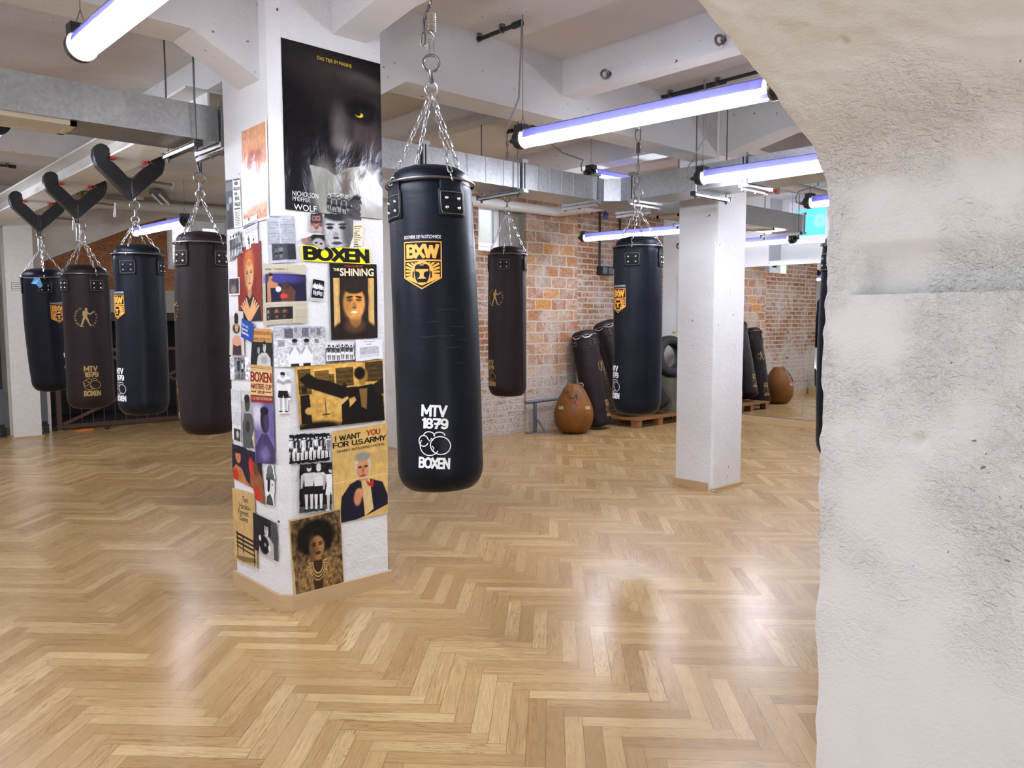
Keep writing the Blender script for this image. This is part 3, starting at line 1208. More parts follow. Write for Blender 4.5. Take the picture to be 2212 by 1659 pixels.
# round ornament stuck on the film
d = D2()
for rad in (.085, .070, .045, .022):
    d.ribbon([(rad * math.cos(2 * PI * i / 28), rad * 1.1 * math.sin(2 * PI * i / 28)) for i in range(28)], .006, True)
for i in range(12):
    a = 2 * PI * i / 12
    d.ell(.057 * math.cos(a), .062 * math.sin(a), .010, .010, 8)
for i in range(6):
    a = 2 * PI * i / 6
    d.ell(.033 * math.cos(a), .036 * math.sin(a), .008, .008, 8)
d.map(lambda x, y: (UR + D - .05, 5.24 - x, 2.87 + y), 'window_ornament', M['film'], w3)
# courtyard walls outside the windows
sbox('wall_outside', (6.0, VB + 1.3, 1.2), (8.6, VB + 1.4, 4.4), M['outside'], 'pale courtyard wall seen through the small window', 'wall')
mb = MB()
uvquad(mb, 'v', VR + 1.5, 3.4, 1.5, 6.6, 4.5)
struct(mb.build('wall_outside', M['outbrick'], None, 0), 'pale brick courtyard wall seen through the double window', 'wall')

# heating pipes -------------------------------------------------------------------------
def pipe(name, label, pts, r, mat='pipe'):
    mb = MB()
    # rounded elbows
    P = [Vector(p) for p in pts]
    out = [P[0]]
    for i in range(1, len(P) - 1):
        a, b, c = P[i - 1], P[i], P[i + 1]
        d1 = min(r * 1.6, (a - b).length * .45)
        d2 = min(r * 1.6, (c - b).length * .45)
        p0, p1 = b + (a - b).normalized() * d1, b + (c - b).normalized() * d2
        for k in range(5):
            t = k / 4
            out.append(p0 * (1 - t) ** 2 + b * 2 * t * (1 - t) + p1 * t * t)
    out.append(P[-1])
    mb.tube(out, r, 14)
    return tag(mb.build(name, M[mat], None, 50), label, 'pipe')


pipe('heating_pipe', 'thick white heating pipe running past the brick wall and bending toward the mirror side', [(5.34, 7.5, 2.95), (7.80, 7.5, 2.955), (7.80, 1.2, 2.955)], .066)
pipe('heating_pipe', 'white branch pipe crossing toward the niche window', [(7.87, 4.32, 2.93), (10.38, 4.32, 2.93)], .055)
pipe('heating_pipe', 'thick grey-white pipe with a drop bend across the rear wall above the double window', [(5.24, 12.0, 3.18), (3.25, 12.0, 3.12), (3.02, 12.0, 2.98), (1.2, 12.0, 2.95)], .07)
pipe('heating_pipe', 'short upright white pipe rising from the rear pipe', [(3.87, 12.0, 3.215), (3.87, 12.0, 3.264)], .055)
# ================================================================== LAMPS
def tube_lamp(label, c0, c1, near_cap=True, drop=True, cable=None, zt=None):
    """sleeve lamp hung on two wires from the slab; c0 = end with the cable"""
    a, b = Vector(c0), Vector(c1)
    d = (b - a).normalized()
    side = Vector((-d.y, d.x, 0))
    t = thing('tube_lamp', label, 'lamp', (a + b) / 2, 'fluorescent tube lamps under the ceiling')
    mb = MB()
    mb.tube([a + d * .13 - Vector((0, 0, .016)), b - d * .13 - Vector((0, 0, .016))], .028, 14)
    mb.build('fluorescent_tube', M['tube'], t)
    mb = MB()
    n_ = 12
    for e in (a + d * .06, b - d * .06):
        for r_ in (.0495, .0475):
            for i in range(n_ + 1):
                q_ = math.radians(-6 + 192 * i / n_)
                mb.v.append(tuple(e + side * (r_ * math.cos(q_)) + Vector((0, 0, r_ * math.sin(q_)))))
    m1 = n_ + 1
    for i in range(n_):
        mb.face((i, i + 1, 2 * m1 + i + 1, 2 * m1 + i))
        mb.face((m1 + i, 3 * m1 + i, 3 * m1 + i + 1, m1 + i + 1))
    mb.face((0, 2 * m1, 3 * m1, m1))
    mb.face((n_, m1 + n_, 3 * m1 + n_, 2 * m1 + n_))
    mb.build('reflector_tray', M['tray'], t)
    mb = MB()
    mb.tube([a + d * .01, b - d * .01], .054, 20, caps=False)
    mb.build('clear_sleeve', M['sleeve'], t)
    for p, s in ((a, 1), (b, -1)):
        mb = MB()
        q = d * s
        # cap with ribbed collar and gland nose
        mb.tube([p - q * .045, p - q * .025, p - q * .025, p - q * .004, p - q * .004, p + q * .02], [.022, .022, .050, .050, .058, .058], 20)
        mb.k = 1
        mb.tube([p + q * .022, p + q * .034], .0585, 20)
        mb.k = 0
        mb.tube([p - q * .075, p - q * .045], [.012, .018], 10)
        mb.obox(p + Vector((0, 0, .055)) + q * .02, q * .030, side * .045, Vector((0, 0, .022)))
        mb.build('end_cap', [M['black'], M['darksteel']], t)
        mb = MB()
        h = p + q * .02 + Vector((0, 0, .075))
        zt = zt or ZC - .002
        mb.tube([h + side * .02, h + Vector((0, 0, .06)), (h.x, h.y, zt)], .0018, 5)
        mb.tube([h - side * .02, h + Vector((0, 0, .06))], .0018, 5)
        mb.build('suspension_wire', M['darksteel'], t)
    if cable:
        mb = MB()
        n = a - d * .07
        pts = [n, n - d * .04 + Vector((0, 0, .01)), n - d * .05 + Vector((0, 0, .06)), n - d * .02 + Vector((0, 0, .11))] + [Vector(c) for c in cable]
        mb.tube(pts, .006, 6)
        mb.build('cable', M['cable'], t)
    return t


ZL = 2.557
tube_lamp('lit tube lamp cut off by the upper picture edge, beside the poster pillar', (.915, 3.45, ZL), (.945, 1.92, ZL))
tube_lamp('large lit tube lamp right of the big hanging bag, nearest the arch', (3.255, 3.44, ZL), (3.40, 1.88, ZL), cable=[(3.262, 3.46, 2.80), (3.27, 3.44, ZC - .02)])
tube_lamp('lit tube lamp running just in front of the metal duct by the bare pillar', (5.10, 3.44, ZL), (5.19, 1.92, ZL), cable=[(5.10, 3.40, 2.85), (5.085, 3.40, ZC - .004)])
tube_lamp('lit tube lamp in front of the brick wall, ending at the bare pillar', (7.66, 6.92, ZL), (7.92, 5.45, 2.572))
tube_lamp('lit tube lamp right of the bare pillar, below the duct end', (9.0, 4.74, 2.47), (9.05, 6.2, 2.47))
tube_lamp('lit tube lamp partly hidden by the arch edge, before the niche window', (6.90, 3.50, ZL), (6.96, 2.0, ZL), cable=[(6.92, 3.42, 2.70), (6.92, 3.42, ZC)])
tube_lamp('lit tube lamp peeping over the top of the long duct', (5.62, 5.0, 2.862), (7.10, 5.0, 2.862), cable=[(5.25, 5.0, 3.0), (4.6, 5.0, ZC - .01)])
tube_lamp('lit tube lamp in front of the double window, beyond the left bags', (3.225, 8.58, ZL), (3.165, 10.02, ZL))
tube_lamp('lit tube lamp at the left picture edge, only its dark end cap in view', (.918, 5.03, ZL), (.918, 6.5, ZL))

for a_, b_, lab in (((-1.4, 3.43, ZL), (-1.4, 1.92, ZL), 'added unseen tube lamp outside the left picture edge, brightening the left side, arch end'),  # unseen lamps, added to brighten the left side of the gym
                    ((-1.4, 5.03, ZL), (-1.4, 6.5, ZL), 'added unseen tube lamp outside the left picture edge, brightening the left side, middle'),
                    ((.918, 8.58, ZL), (.918, 10.0, ZL), 'added unseen tube lamp left of the picture before the rear wall, brightening that side')):
    tube_lamp(lab, a_, b_)

# unlit reflector lamp on the rear wall
t = thing('ceiling_lamp', 'unlit grey reflector lamp with two tubes beside the upright rear pipe', 'lamp', (3.9, 11.6, 3.15))
mb = MB()
mb.obox((3.92, 11.3, 3.19), (.16, .28, -.02), (.07, -.04, 0), (0, 0, .022))
mb.build('housing', M['bluesteel'], t)
for s in (-1, 1):
    mb = MB()
    c = Vector((3.92, 11.3, 3.155)) + Vector((.04, -.022, 0)) * s
    mb.tube([c - Vector((.15, .26, -.02)), c + Vector((.15, .26, -.02))], .016, 8)
    mb.build('tube', M['pvc'], t)
mb = MB()
mb.tube([(3.92, 11.3, 3.21), (3.92, 11.3, ZC)], .008, 6)
mb.build('stem', M['darksteel'], t)

# cable conduits clipped to the slab ------------------------------------------------------
def conduit(label, a, b, n=2, twin=False):
    t = thing('conduit', label, 'conduit', a, 'black cable conduits on the ceiling')
    a, b = Vector(a), Vector(b)
    d = (b - a).normalized()
    mb = MB()
    mb.tube([a, b], .013, 10)
    if twin:
        o = Vector((-d.y, d.x, 0)) * .036
        mb.tube([a + o + d * .06, a + o + d * .62], .013, 10)
    mb.build('conduit_tube', M['black'], t)
    for p in (a, b):
        mb = MB()
        mb.tube([p - d * .04, p + d * .03], .020, 10)
        mb.build('bushing', M['black'], t)
    for i in range(n):
        p = a.lerp(b, (i + .35) / n)
        mb = MB()
        mb.ring(p, .017, .004, d, 12, 5)
        mb.box((p.x - .014, p.y - .014, p.z + .012), (p.x + .014, p.y + .014, ZC))
        mb.build('pipe_clip', M['darksteel'], t)


conduit('short black conduit on the slab above the big hanging bag', (3.268, 3.90, ZC - .035), (3.275, 3.48, ZC - .035))
conduit('long black twin conduit on the slab disappearing behind the arch', (5.145, 3.90, ZC - .035), (5.11, 2.2, ZC - .035), 4, True)
conduit('short black conduit on the slab behind the first cross beam', (5.07, 5.02, ZC - .035), (5.02, 5.45, ZC - .035))
conduit('short black conduit on the slab at the left picture edge', (1.85, 10.43, ZC - .035), (2.02, 10.43, ZC - .035))

# eye bolts on the cross beam
for v_, lab in ((3.41, 'steel eye bolt in the cross beam corner next to the main beam'), (2.567, 'steel eye bolt in the cross beam nearer the arch')):
    t = thing('eye_bolt', lab, 'eye bolt', (4.02, v_, 3.09))
    mb = MB()
    mb.ring((3.975, v_, 3.07), .026, .008, (.5, 1, 0), 18, 8)
    mb.build('eye', M['darksteel'], t)
    mb = MB()
    mb.tube([(3.998, v_, 3.075), (4.022, v_, 3.08)], .010, 8)
    mb.lathe([(.017, 4.012), (.017, 4.020)], 10, (0, v_, 3.08), 'x')
    mb.build('shank', M['darksteel'], t)

# ================================================================== DUCTS
Z0, Z1 = 2.497, 2.685
DU, DV = 5.25, 4.42        # faces of the two duct runs
DWID = .36


def flange(mb, p, axis, w=.42, off=0):
    if axis == 'u':            # duct runs along U, flange plane U = p
        for k in (0, .024):
            mb.box((p + k, DV - .022, Z0 - .022), (p + k + .012, DV + DWID + .022, Z1 + .022))
        for v_ in (DV - .022, ):
            mb.box((p - .012, v_ - .006, Z1 + .002), (p + .05, v_ + .02, Z1 + .03))
            mb.box((p - .012, v_ - .006, Z0 - .03), (p + .05, v_ + .02, Z0 - .002))
    else:
        for k in (0, .024):
            mb.box((DU - .022, p + k, Z0 - .022), (DU + DWID + .022, p + k + .012, Z1 + .022))
        mb.box((DU - .028, p - .012, Z1 + .002), (DU - .002, p + .05, Z1 + .03))
        mb.box((DU - .028, p - .012, Z0 - .03), (DU - .002, p + .05, Z0 - .002))


def ductbody(mb, u0, u1, seams=0):
    mb.box((u0, DV, Z0), (u1, DV + DWID, Z1))
    n = seams
    for i in range(1, n):
        u = u0 + (u1 - u0) * i / n
        mb.prism([(u - .010, DV, Z0 + .004), (u, DV - .005, Z0 + .004), (u + .010, DV, Z0 + .004)], (0, 0, Z1 - Z0 - .008))


t = thing('supply_duct', 'long galvanised duct passing behind the poster pillar to the corner junction', 'duct', (1.9, DV + .18, Z0))
for a, b, s in ((-2.4, 1.86, 0), (1.91, 3.25, 3), (3.30, 4.18, 5), (4.23, 5.05, 6)):
    mb = MB()
    ductbody(mb, a, b, s)
    mb.build('duct_section', M['galv'], t, 0)
for u in (1.87, 3.26, 4.19, 5.03):
    mb = MB()
    flange(mb, u, 'u')
    mb.build('flange', M['galv'], t, 0)
mb = MB()
for i in range(9):
    mb.box((-.6, DV + .055 + i * .024, Z0 - .018), (1.12, DV + .065 + i * .024, Z0 - .004))
for q in ((-.62, DV + .03, 1.15, DV + .055), (-.62, DV + .27, 1.15, DV + .295), (1.12, DV + .03, 1.15, DV + .295)):
    mb.box((q[0], q[1], Z0 - .022), (q[2], q[3], Z0 - .0005))
mb.build('vent_grille', M['vent'], t, 0)

t = thing('duct_junction', 'galvanised corner box where the two ducts meet in front of the tube glow', 'duct', (5.3, 4.6, Z0))
mb = MB()
mb.prism([(5.07, DV, Z0), (5.15, DV, Z0), (DU, DV - .10, Z0), (DU, DV - .208, Z0), (DU + DWID, DV - .208, Z0), (DU + DWID, DV - .06, Z0), (5.75, DV, Z0), (5.75, DV + DWID, Z0), (5.07, DV + DWID, Z0)], (0, 0, Z1 - Z0))
mb.build('junction_box', M['galv'], t, 0)

t = thing('supply_duct', 'galvanised duct crossing in front of the bare pillar toward the arch', 'duct', (DU + .18, 2.8, Z0))
for a, b in ((3.18, 4.17), (.83, 3.13)):
    mb = MB()
    mb.box((DU, a, Z0), (DU + DWID, b, Z1))
    mb.build('duct_section', M['galv'], t, 0)
for v_ in (4.17, 3.14):
    mb = MB()
    flange(mb, v_, 'v')
    mb.build('flange', M['galv'], t, 0)

t = thing('supply_duct', 'galvanised duct stub ending in front of the niche window', 'duct', (7.2, DV + .18, Z0))
for a, b, s in ((5.80, 7.0, 4), (7.05, 8.60, 0)):
    mb = MB()
    ductbody(mb, a, b, s)
    mb.build('duct_section', M['galv'], t, 0)
for u in (5.76, 7.01, 8.59):
    mb = MB()
    flange(mb, u, 'u')
    mb.build('flange', M['galv'], t, 0)
mb = MB()
for i in range(9):
    mb.box((6.3, DV + .055 + i * .024, Z0 - .018), (8.0, DV + .065 + i * .024, Z0 - .004))
for q in ((6.27, DV + .03, 8.03, DV + .055), (6.27, DV + .27, 8.03, DV + .295), (8.0, DV + .03, 8.03, DV + .295), (6.27, DV + .03, 6.3, DV + .295)):
    mb.box((q[0], q[1], Z0 - .022), (q[2], q[3], Z0 - .0005))
mb.build('vent_grille', M['vent'], t, 0)


def hanger(label, p0, p1, rods=True):
    t = thing('duct_hanger', label, 'duct hanger', p0, 'duct hangers with threaded rods')
    a, b = Vector(p0), Vector(p1)
    d = (b - a).normalized()
    s = Vector((-d.y, d.x, 0))
    mb = MB()
    L = (b - a).length
    mb.obox((a + b) / 2, d * (L / 2), s * .020, Vector((0, 0, .004)))
    mb.obox((a + b) / 2 + s * .018 - Vector((0, 0, .010)), d * (L / 2), s * .002, Vector((0, 0, .012)))
    mb.obox((a + b) / 2 - s * .018 - Vector((0, 0, .010)), d * (L / 2), s * .002, Vector((0, 0, .012)))
    mb.build('strut_rail', M['steel'], t, 0)
    for p, q in ((a + d * .03, d), (b - d * .03, -d)):
        mb = MB()
        mb.obox(p - q * .034 - Vector((0, 0, .004)), q * .004, s * .023, Vector((0, 0, .017)))
        mb.build('rail_cap', M['black'], t, 0)
        mb = MB()
        mb.tube([p - Vector((0, 0, .045)), p - Vector((0, 0, .018))], [.007, .013], 8)
        mb.build('nut', M['black'], t)
        if rods:
            mb = MB()
            mb.tube([p - Vector((0, 0, .03)), (p.x, p.y, ZC)], .0055, 7)
            mb.build('threaded_rod', M['darksteel'], t)


hanger('steel strut hanger under the long duct left of the poster pillar', (1.72, DV - .06, Z0 - .03), (1.72, DV + DWID + .06, Z0 - .03))
hanger('steel strut hanger under the long duct right of the big hanging bag', (4.13, DV - .06, Z0 - .03), (4.13, DV + DWID + .06, Z0 - .03))
hanger('steel strut hanger under the duct in front of the bare pillar', (DU - .07, 3.55, Z0 - .03), (DU + DWID + .05, 3.55, Z0 - .03))
hanger('steel strut hanger under the duct stub at its open end', (8.45, DV - .06, Z0 - .03), (8.45, DV + DWID + .06, Z0 - .03))
hanger('steel strut hanger under the duct stub just behind the junction', (6.75, DV - .06, Z0 - .03), (6.75, DV + DWID + .06, Z0 - .03))


def bracket(label, a, b):
    t = thing('duct_bracket', label, 'bracket', a)
    mb = MB()
    a, b = Vector(a), Vector(b)
    d = (b - a).normalized()
    s = Vector((-d.y, d.x, 0))
    mb.obox((a + b) / 2, d * ((b - a).length / 2), s * .012, Vector((0, 0, .003)))
    mb.obox((a + b) / 2 + s * .012 + Vector((0, 0, .008)), d * ((b - a).length / 2), s * .002, Vector((0, 0, .010)))
    mb.build('angle_iron', M['steel'], t, 0)
    for k in (.1, .5, .9):
        p = a.lerp(b, k)
        mb = MB()
        mb.lathe([(.010, p.z - .012), (.010, p.z - .003)], 6, (p.x, p.y, 0))
        mb.build('bolt', M['darksteel'], t, 0)


zb = Z0 - .049
bracket('angle iron under the flange left of the duct junction', (5.04, DV - .02, zb), (5.04, DV + .38, zb))
bracket('angle iron under the flange right of the duct junction', (DU - .02, 4.19, zb), (DU + .38, 4.19, zb))
bracket('angle iron at the rear side of the duct junction', (5.78, DV - .02, zb), (5.78, DV + .38, zb))
bracket('angle iron under the flange just past the bare pillar', (DU - .02, 3.16, zb), (DU + .32, 3.16, zb))
bracket('angle iron under the flange beside the poster pillar', (1.89, DV - .03, zb), (1.89, DV + .38, zb))

# ================================================================== STEEL BEAM WITH CLAMPS
BU0, BU1, BZ = 1.81, 2.08, 2.68
t = thing('steel_beam', 'cream painted steel I-beam carrying the row of hanging bags on the left', 'beam', (1.945, 7.5, BZ))
mb = MB()
mb.box((BU0, 4.75, BZ), (BU1, 11.70, BZ + .014))
mb.build('lower_flange', M['paint'], t, 0)
mb = MB()
mb.box((BU0, 4.75, BZ + .172), (BU1, 11.70, BZ + .186))
mb.build('upper_flange', M['paint'], t, 0)
mb = MB()
mb.box((1.938, 4.75, BZ + .014), (1.952, 11.70, BZ + .172))
mb.build('web', M['paint'], t, 0)
mb = MB()
mb.box((2.085, 7.535, 2.79), (2.40, 7.555, 3.20))
mb.box((2.085, 7.44, 2.79), (2.097, 7.555, 3.20))
for u in (2.155, 2.25):
    mb.lathe([(.028, 7.515), (.028, 7.535)], 6, (u, 0, 2.86), 'y')
mb.box((1.90, 7.535, 2.866), (2.10, 7.56, 2.90))
mb.build('bracket', M['paint'], t, 0)

t = thing('steel_column', 'white steel H-column standing before the rear wall at the far left', 'column', (2.27, 11.75, 0))
CU0, CU1 = 2.12, 2.44
mb = MB()
mb.box((CU0, 11.70, 0), (CU1, 11.714, 2.95))
mb.box((CU0, 11.90, 0), (CU1, 11.914, 2.95))
mb.box((2.273, 11.714, 0), (2.287, 11.90, 2.95))
mb.build('shaft', M['paint'], t, 0)
mb = MB()
mb.box((CU0 - .03, 11.66, 0), (CU1 + .02, 11.95, .014))
mb.build('foot_trim', M['oak'], t, 0)
mb = MB()
mb.box((2.18, 11.694, 1.89), (2.37, 11.699, 1.99))
o = tag(mb.build('notice', M['paper'], None, 0), 'small framed notice on the white steel column', 'sign')
d = D2()
for i in range(3):
    d.rect(.012, .022 + i * .026, .175, .028 + i * .026)
d.rect(0, 0, .19, .004)
d.rect(0, .096, .19, .10)
d.rect(0, 0, .004, .10)
d.rect(.186, 0, .19, .10)
d.map(lambda x, y: (2.18 + x, 11.693, 1.89 + y), 'printed_lines', pcol(hexc(110, 80, 80)), o)

# dark uprights either side of the column
for u, lab in ((2.03, 'black upright cabinet post at the left picture edge'), (2.52, 'black upright post with foot plate right of the steel column')):
    t = thing('rack_post', lab, 'post', (u, 12.0, 0))
    mb = MB()
    mb.box((u - .045, 11.98, .10), (u + .045, 12.06, 2.0 if u < 2.2 else .85))
    mb.build('upright', M['black'], t, 0)
    mb = MB()
    mb.box((u - .055, 11.96, .16), (u + .055, 11.98, .62))
    mb.build('cover_plate', M['bluesteel'], t, 0)
    mb = MB()
    mb.box((u - .06, 11.95, 0), (u + .06, 12.08, .12))
    mb.build('foot', M['black'], t, 0)
    for z in (.04, .085):
        mb = MB()
        mb.ball((u - .02, 11.949, z), .010, 8, 5)
        mb.build('bolt', M['steel'], t)


def clamp(label, v_, pin):
    t = thing('beam_clamp', label, 'beam clamp', (1.945, v_, BZ), 'black V-shaped bag clamps on the steel beam')
    c = Vector((1.945, v_, BZ))
    for s in (-1, 1):
        mb = MB()
        # arm outline in the U-Z plane, rounded shoulder hooking over the flange
        out = []
        for i in range(9):
            a = PI * (.35 - .12) + i / 8 * PI * 1.0
            out.append((.182 + .058 * math.cos(a - PI * .25) * 1, .020 + .058 * math.sin(a - PI * .25)))
        pts = [(.136, .052), (.155, .074), (.188, .084), (.220, .072), (.244, .040), (.250, -.005), (.240, -.052), (.224, -.086),
               (.016, -.286), (0, -.292), (0, -.158), (.058, -.092), (.112, -.040), (.138, -.026), (.152, -.018), (.138, -.010), (.138, .014)]
        poly = [(c.x + s * a, c.y - .034, c.z + b) for a, b in pts]
        mb.prism(poly, (0, .068, 0))
        arm = mb.build('clamp_arm', M['black'], t, 40)
        arm.modifiers.new('edge', 'BEVEL').width = .008
        arm.modifiers['edge'].segments = 2
        mb = MB()
        mb.box((c.x + s * .128 - .006, v_ - .036, BZ - .018), (c.x + s * .138 + .006, v_ + .036, BZ + .022))
        mb.box((c.x + min(s * .09, s * .138), v_ - .036, BZ - .016), (c.x + max(s * .09, s * .138), v_ + .036, BZ - .004))
        mb.build('red_pad', M['red'], t, 0)['label'] = 'red rubber pad'
    mb = MB()
    mb.tube([(c.x - .10, v_, BZ - .135), (c.x + .31, v_, BZ - .150)], .009, 8)
    mb.build('cross_pin', M['darksteel'], t)
    mb = MB()
    e = Vector((c.x + .31, v_, BZ - .150))
    mb.tube([e + Vector((0, -.02, .02)), e + Vector((0, .02, -.10 if pin else -.03))], .008, 8)
    mb.build('pin_handle', M['steel'], t)
    return c + Vector((0, 0, -.290))


AP3 = clamp('black beam clamp above the third black bag, largest of the three', 6.23, False)
AP2 = clamp('middle black beam clamp, above the brown bag with the boxer print', 7.66, True)
AP1 = clamp('farthest black beam clamp, above the bag with the blue rag', 9.02, True)

# ================================================================== BAGS
class Bag:
    def __init__(s, label, kind, base, zb, zt, R, top=None, group=None, bend=0.0, round_=.10, wrinkle=0.0, taper=.96):
        s.kind, s.zb, s.zt, s.R = kind, zb, zt, R
        s.b = Vector((base[0], base[1], zb))
        tp = top or base
        s.tp = Vector((tp[0], tp[1], zt))
        s.round_, s.bend, s.wr, s.taper = round_, bend, wrinkle, taper
        s.face = math.atan2(-s.tp.y, -s.tp.x)
        s.ax = (s.tp - s.b).normalized()
        s.L = (s.tp - s.b).length
        s.X = Vector((0, 0, 1)).cross(s.ax)
        s.ex = Vector((1, 0, 0)) - s.ax * s.ax.x
        s.ex.normalize()
        s.ey = s.ax.cross(s.ex)
        s.t = thing('punching_bag', label, 'punching bag', s.b, group)
        s.lm = M['navy'] if kind == 'navy' else M['brown']
        s.sm = M['navystrap'] if kind == 'navy' else M['brownstrap']

    def rad(s, h):
        """h = distance above the bottom"""
        k = h / s.L
        r = s.R * (s.taper + (1 - s.taper) * math.sin(min(1, (1 - k) * 1.9) * PI / 2))
        if h < s.round_:
            q = 1 - h / s.round_
            r *= .62 + .38 * math.sqrt(max(0, 1 - q * q)) if q < 1 else .62
        if h > s.L - .02:
            r *= 1 - .03 * (h - s.L + .02) / .02
        return r

    def surf(s, th, h, off=0.0):
        """th: world angle about the axis, h above bottom"""
        r = s.rad(h)
        dx = s.bend * math.sin(PI * h / s.L)
        c = s.b + s.ax * h + Vector((-math.sin(s.face), math.cos(s.face), 0)) * dx
        dr = s.ex * math.cos(th) + s.ey * math.sin(th)
        p = c + dr * (r + off)
        w = .0016 * noise.noise(Vector((math.cos(th) * 1.5, math.sin(th) * 1.5, h * 5)) + s.b)
        if s.wr:
            w += s.wr * (abs(noise.noise(Vector((math.cos(th) * .8, math.sin(th) * .8, h * 9)) + s.b * 3)) - .25)
        return p + dr * w

    def body(s, n=44):
        mb = MB()
        hs = [0, .004, .012, .025, .04, .06, .08, .10]
        hs = [h * s.round_ / .10 for h in hs]
        k = 46
        hs += [s.round_ + (s.L - .02 - s.round_) * i / k for i in range(1, k + 1)] + [s.L - .01, s.L]
        for h in hs:
            for j in range(n):
                p = s.surf(2 * PI * j / n, h)
                mb.v.append(tuple(p))
        for i in range(len(hs) - 1):
            for j in range(n):
                j2 = (j + 1) % n
                mb.face((i * n + j, i * n + j2, (i + 1) * n + j2, (i + 1) * n + j))
        c0 = mb.vs([s.b - s.ax * .012])
        for j in range(n):
            mb.face((c0, (j + 1) % n, j))
        last = (len(hs) - 1) * n
        mb.face([last + j for j in range(n)])
        mb.build('bag_body', s.lm, s.t, 60)
        # padded lid
        mb = MB()
        pr = [(1.0, -.01), (1.012, .012), (.995, .034), (.93, .050), (.80, .066), (.55, .078), (.25, .083), (0, .084)]
        for q, hh in pr:
            for j in range(n):
                th = 2 * PI * j / n
                dr = s.ex * math.cos(th) + s.ey * math.sin(th)
                lump = .004 * noise.noise(dr * 3 + s.b) * (1 if q < .95 else 0)
                mb.v.append(tuple(s.tp + s.ax * (hh * s.R / .18 + lump) + dr * (s.R * s.taper * .95 * q)))
        for i in range(len(pr) - 1):
            for j in range(n):
                j2 = (j + 1) % n
                mb.face((i * n + j, i * n + j2, (i + 1) * n + j2, (i + 1) * n + j))
        mb.build('bag_lid', s.lm, s.t, 60)
        # seam
        mb = MB()
        th = s.face + s.seam if hasattr(s, 'seam') else s.face + 1.1
        pts = [s.surf(th, h, .0004) for h in [s.round_ * .3 + (s.L - s.round_ * .3) * i / 30 for i in range(31)]]
        mb.tube(pts, .0022, 5)
        mb.build('seam', s.sm, s.t)

    def ringbar(s, ang0):
        """steel ring, four leather tabs with rivets"""
        mb = MB()
        n = 48
        c = s.tp + s.ax * .004
        rr = s.R * s.taper + .012
        mb.tube([c + (s.ex * math.cos(2 * PI * i / n) + s.ey * math.sin(2 * PI * i / n)) * rr for i in range(n)], .0052, 7, True)
        mb.build('rim_ring', M['darksteel'], s.t)
        s.anch = []
        for q in range(4):
            th = s.face + ang0 + q * PI / 2
            mb = MB()
            hw = .062
            rows = [(-.150, .004, 1), (-.146, .006, 1), (-.045, .006, 1), (-.035, .006, .86), (0, .012, .86), (.010, .020, .86), (.012, .012, .86), (.002, .004, .86), (-.02, .0015, .86)]
            m_ = 8
            for dh, of, ws in rows:
                for j in range(m_ + 1):
                    a = th + (j / m_ * 2 - 1) * hw * ws / s.R
                    mb.v.append(tuple(s.surf(a, min(s.L, s.L + dh), of) + (s.ax * max(0, dh))))
            for i in range(len(rows) - 1):
                for j in range(m_):
                    mb.face((i * (m_ + 1) + j, i * (m_ + 1) + j + 1, (i + 1) * (m_ + 1) + j + 1, (i + 1) * (m_ + 1) + j))
            st = mb.build('strap_tab', s.sm, s.t, 40)
            sol = st.modifiers.new('thick', 'SOLIDIFY')
            sol.thickness = .004
            # stitching frame and rivets
            mb = MB()
            fr = []
            for (x, h) in ((-.053, -.052), (-.053, -.125), (-.046, -.140), (.046, -.140), (.053, -.125), (.053, -.052)):
                fr.append((x, h))
            dense = []
            for i in range(len(fr) - 1):
                for k in range(6):
                    dense.append((fr[i][0] + (fr[i + 1][0] - fr[i][0]) * k / 6, fr[i][1] + (fr[i + 1][1] - fr[i][1]) * k / 6))
            dense.append(fr[-1])
            dense = dense + [(x * (1 - 2 * i / 12), -.052) for i, x in [(i, .053) for i in range(1, 12)]]
            mb.tube([s.surf(th + x / s.R, s.L + h, .0085) for x, h in dense], .0016, 4, True)
            mb.build('stitching', M['stitch'], st)
            for x in (-.028, .028):
                for h in (-.078, -.116):
                    p = s.surf(th + x / s.R, s.L + h, .008)
                    mb = MB()
                    mb.ball(p, .0075, 8, 5, (1, 1, 1))
                    mb.build('rivet', M['steel'], st)
            dr = s.ex * math.cos(th) + s.ey * math.sin(th)
            s.anch.append(c + dr * rr)

    def chains(s, apex, link=.046):
        for i, a in enumerate(s.anch):
            mb = MB()
            out = (a - s.tp).normalized() * .0
            mb.chain(a - s.ax * .012, Vector(apex), link, .023, .0033, 10, 5, roll=.4 * i)
            mb.build('chain', M['steel'], s.t)

    # prints ------------------------------------------------------------------
    def wrap(s, ang, h0, off=.0016, tilt=0.0):
        def fn(x, y):
            ct, st = math.cos(tilt), math.sin(tilt)
            x, y = x * ct - y * st, x * st + y * ct
            return s.surf(s.face + ang + x / s.R, h0 + y, off)
        return fn

    def shield(s, ang, h, k=1.0, tilt=0.0):
        """club shield: small line, letters, rays and a head guard"""
        d = D2()
        W_, T, B = .079 * k, .095 * k, -.048 * k
        tip = -.093 * k
        outl = [(-W_, T), (W_, T), (W_, B), (0, tip), (-W_, B)]
        d.ribbon(outl, .0058 * k, True)
        ly = .020 * k
        d.rect(-W_, ly - .003 * k, W_, ly + .003 * k)
        d.block('BXW', -W_ + .009 * k, ly + .009 * k, W_ - .008 * k, T - .009 * k, .27, .10)
        # sunburst
        cx, cy = 0, -.030 * k
        ins = [(-W_ + .006 * k, ly - .007 * k), (W_ - .006 * k, ly - .007 * k), (W_ - .006 * k, B - .002 * k), (0, tip + .012 * k), (-W_ + .006 * k, B - .002 * k)]

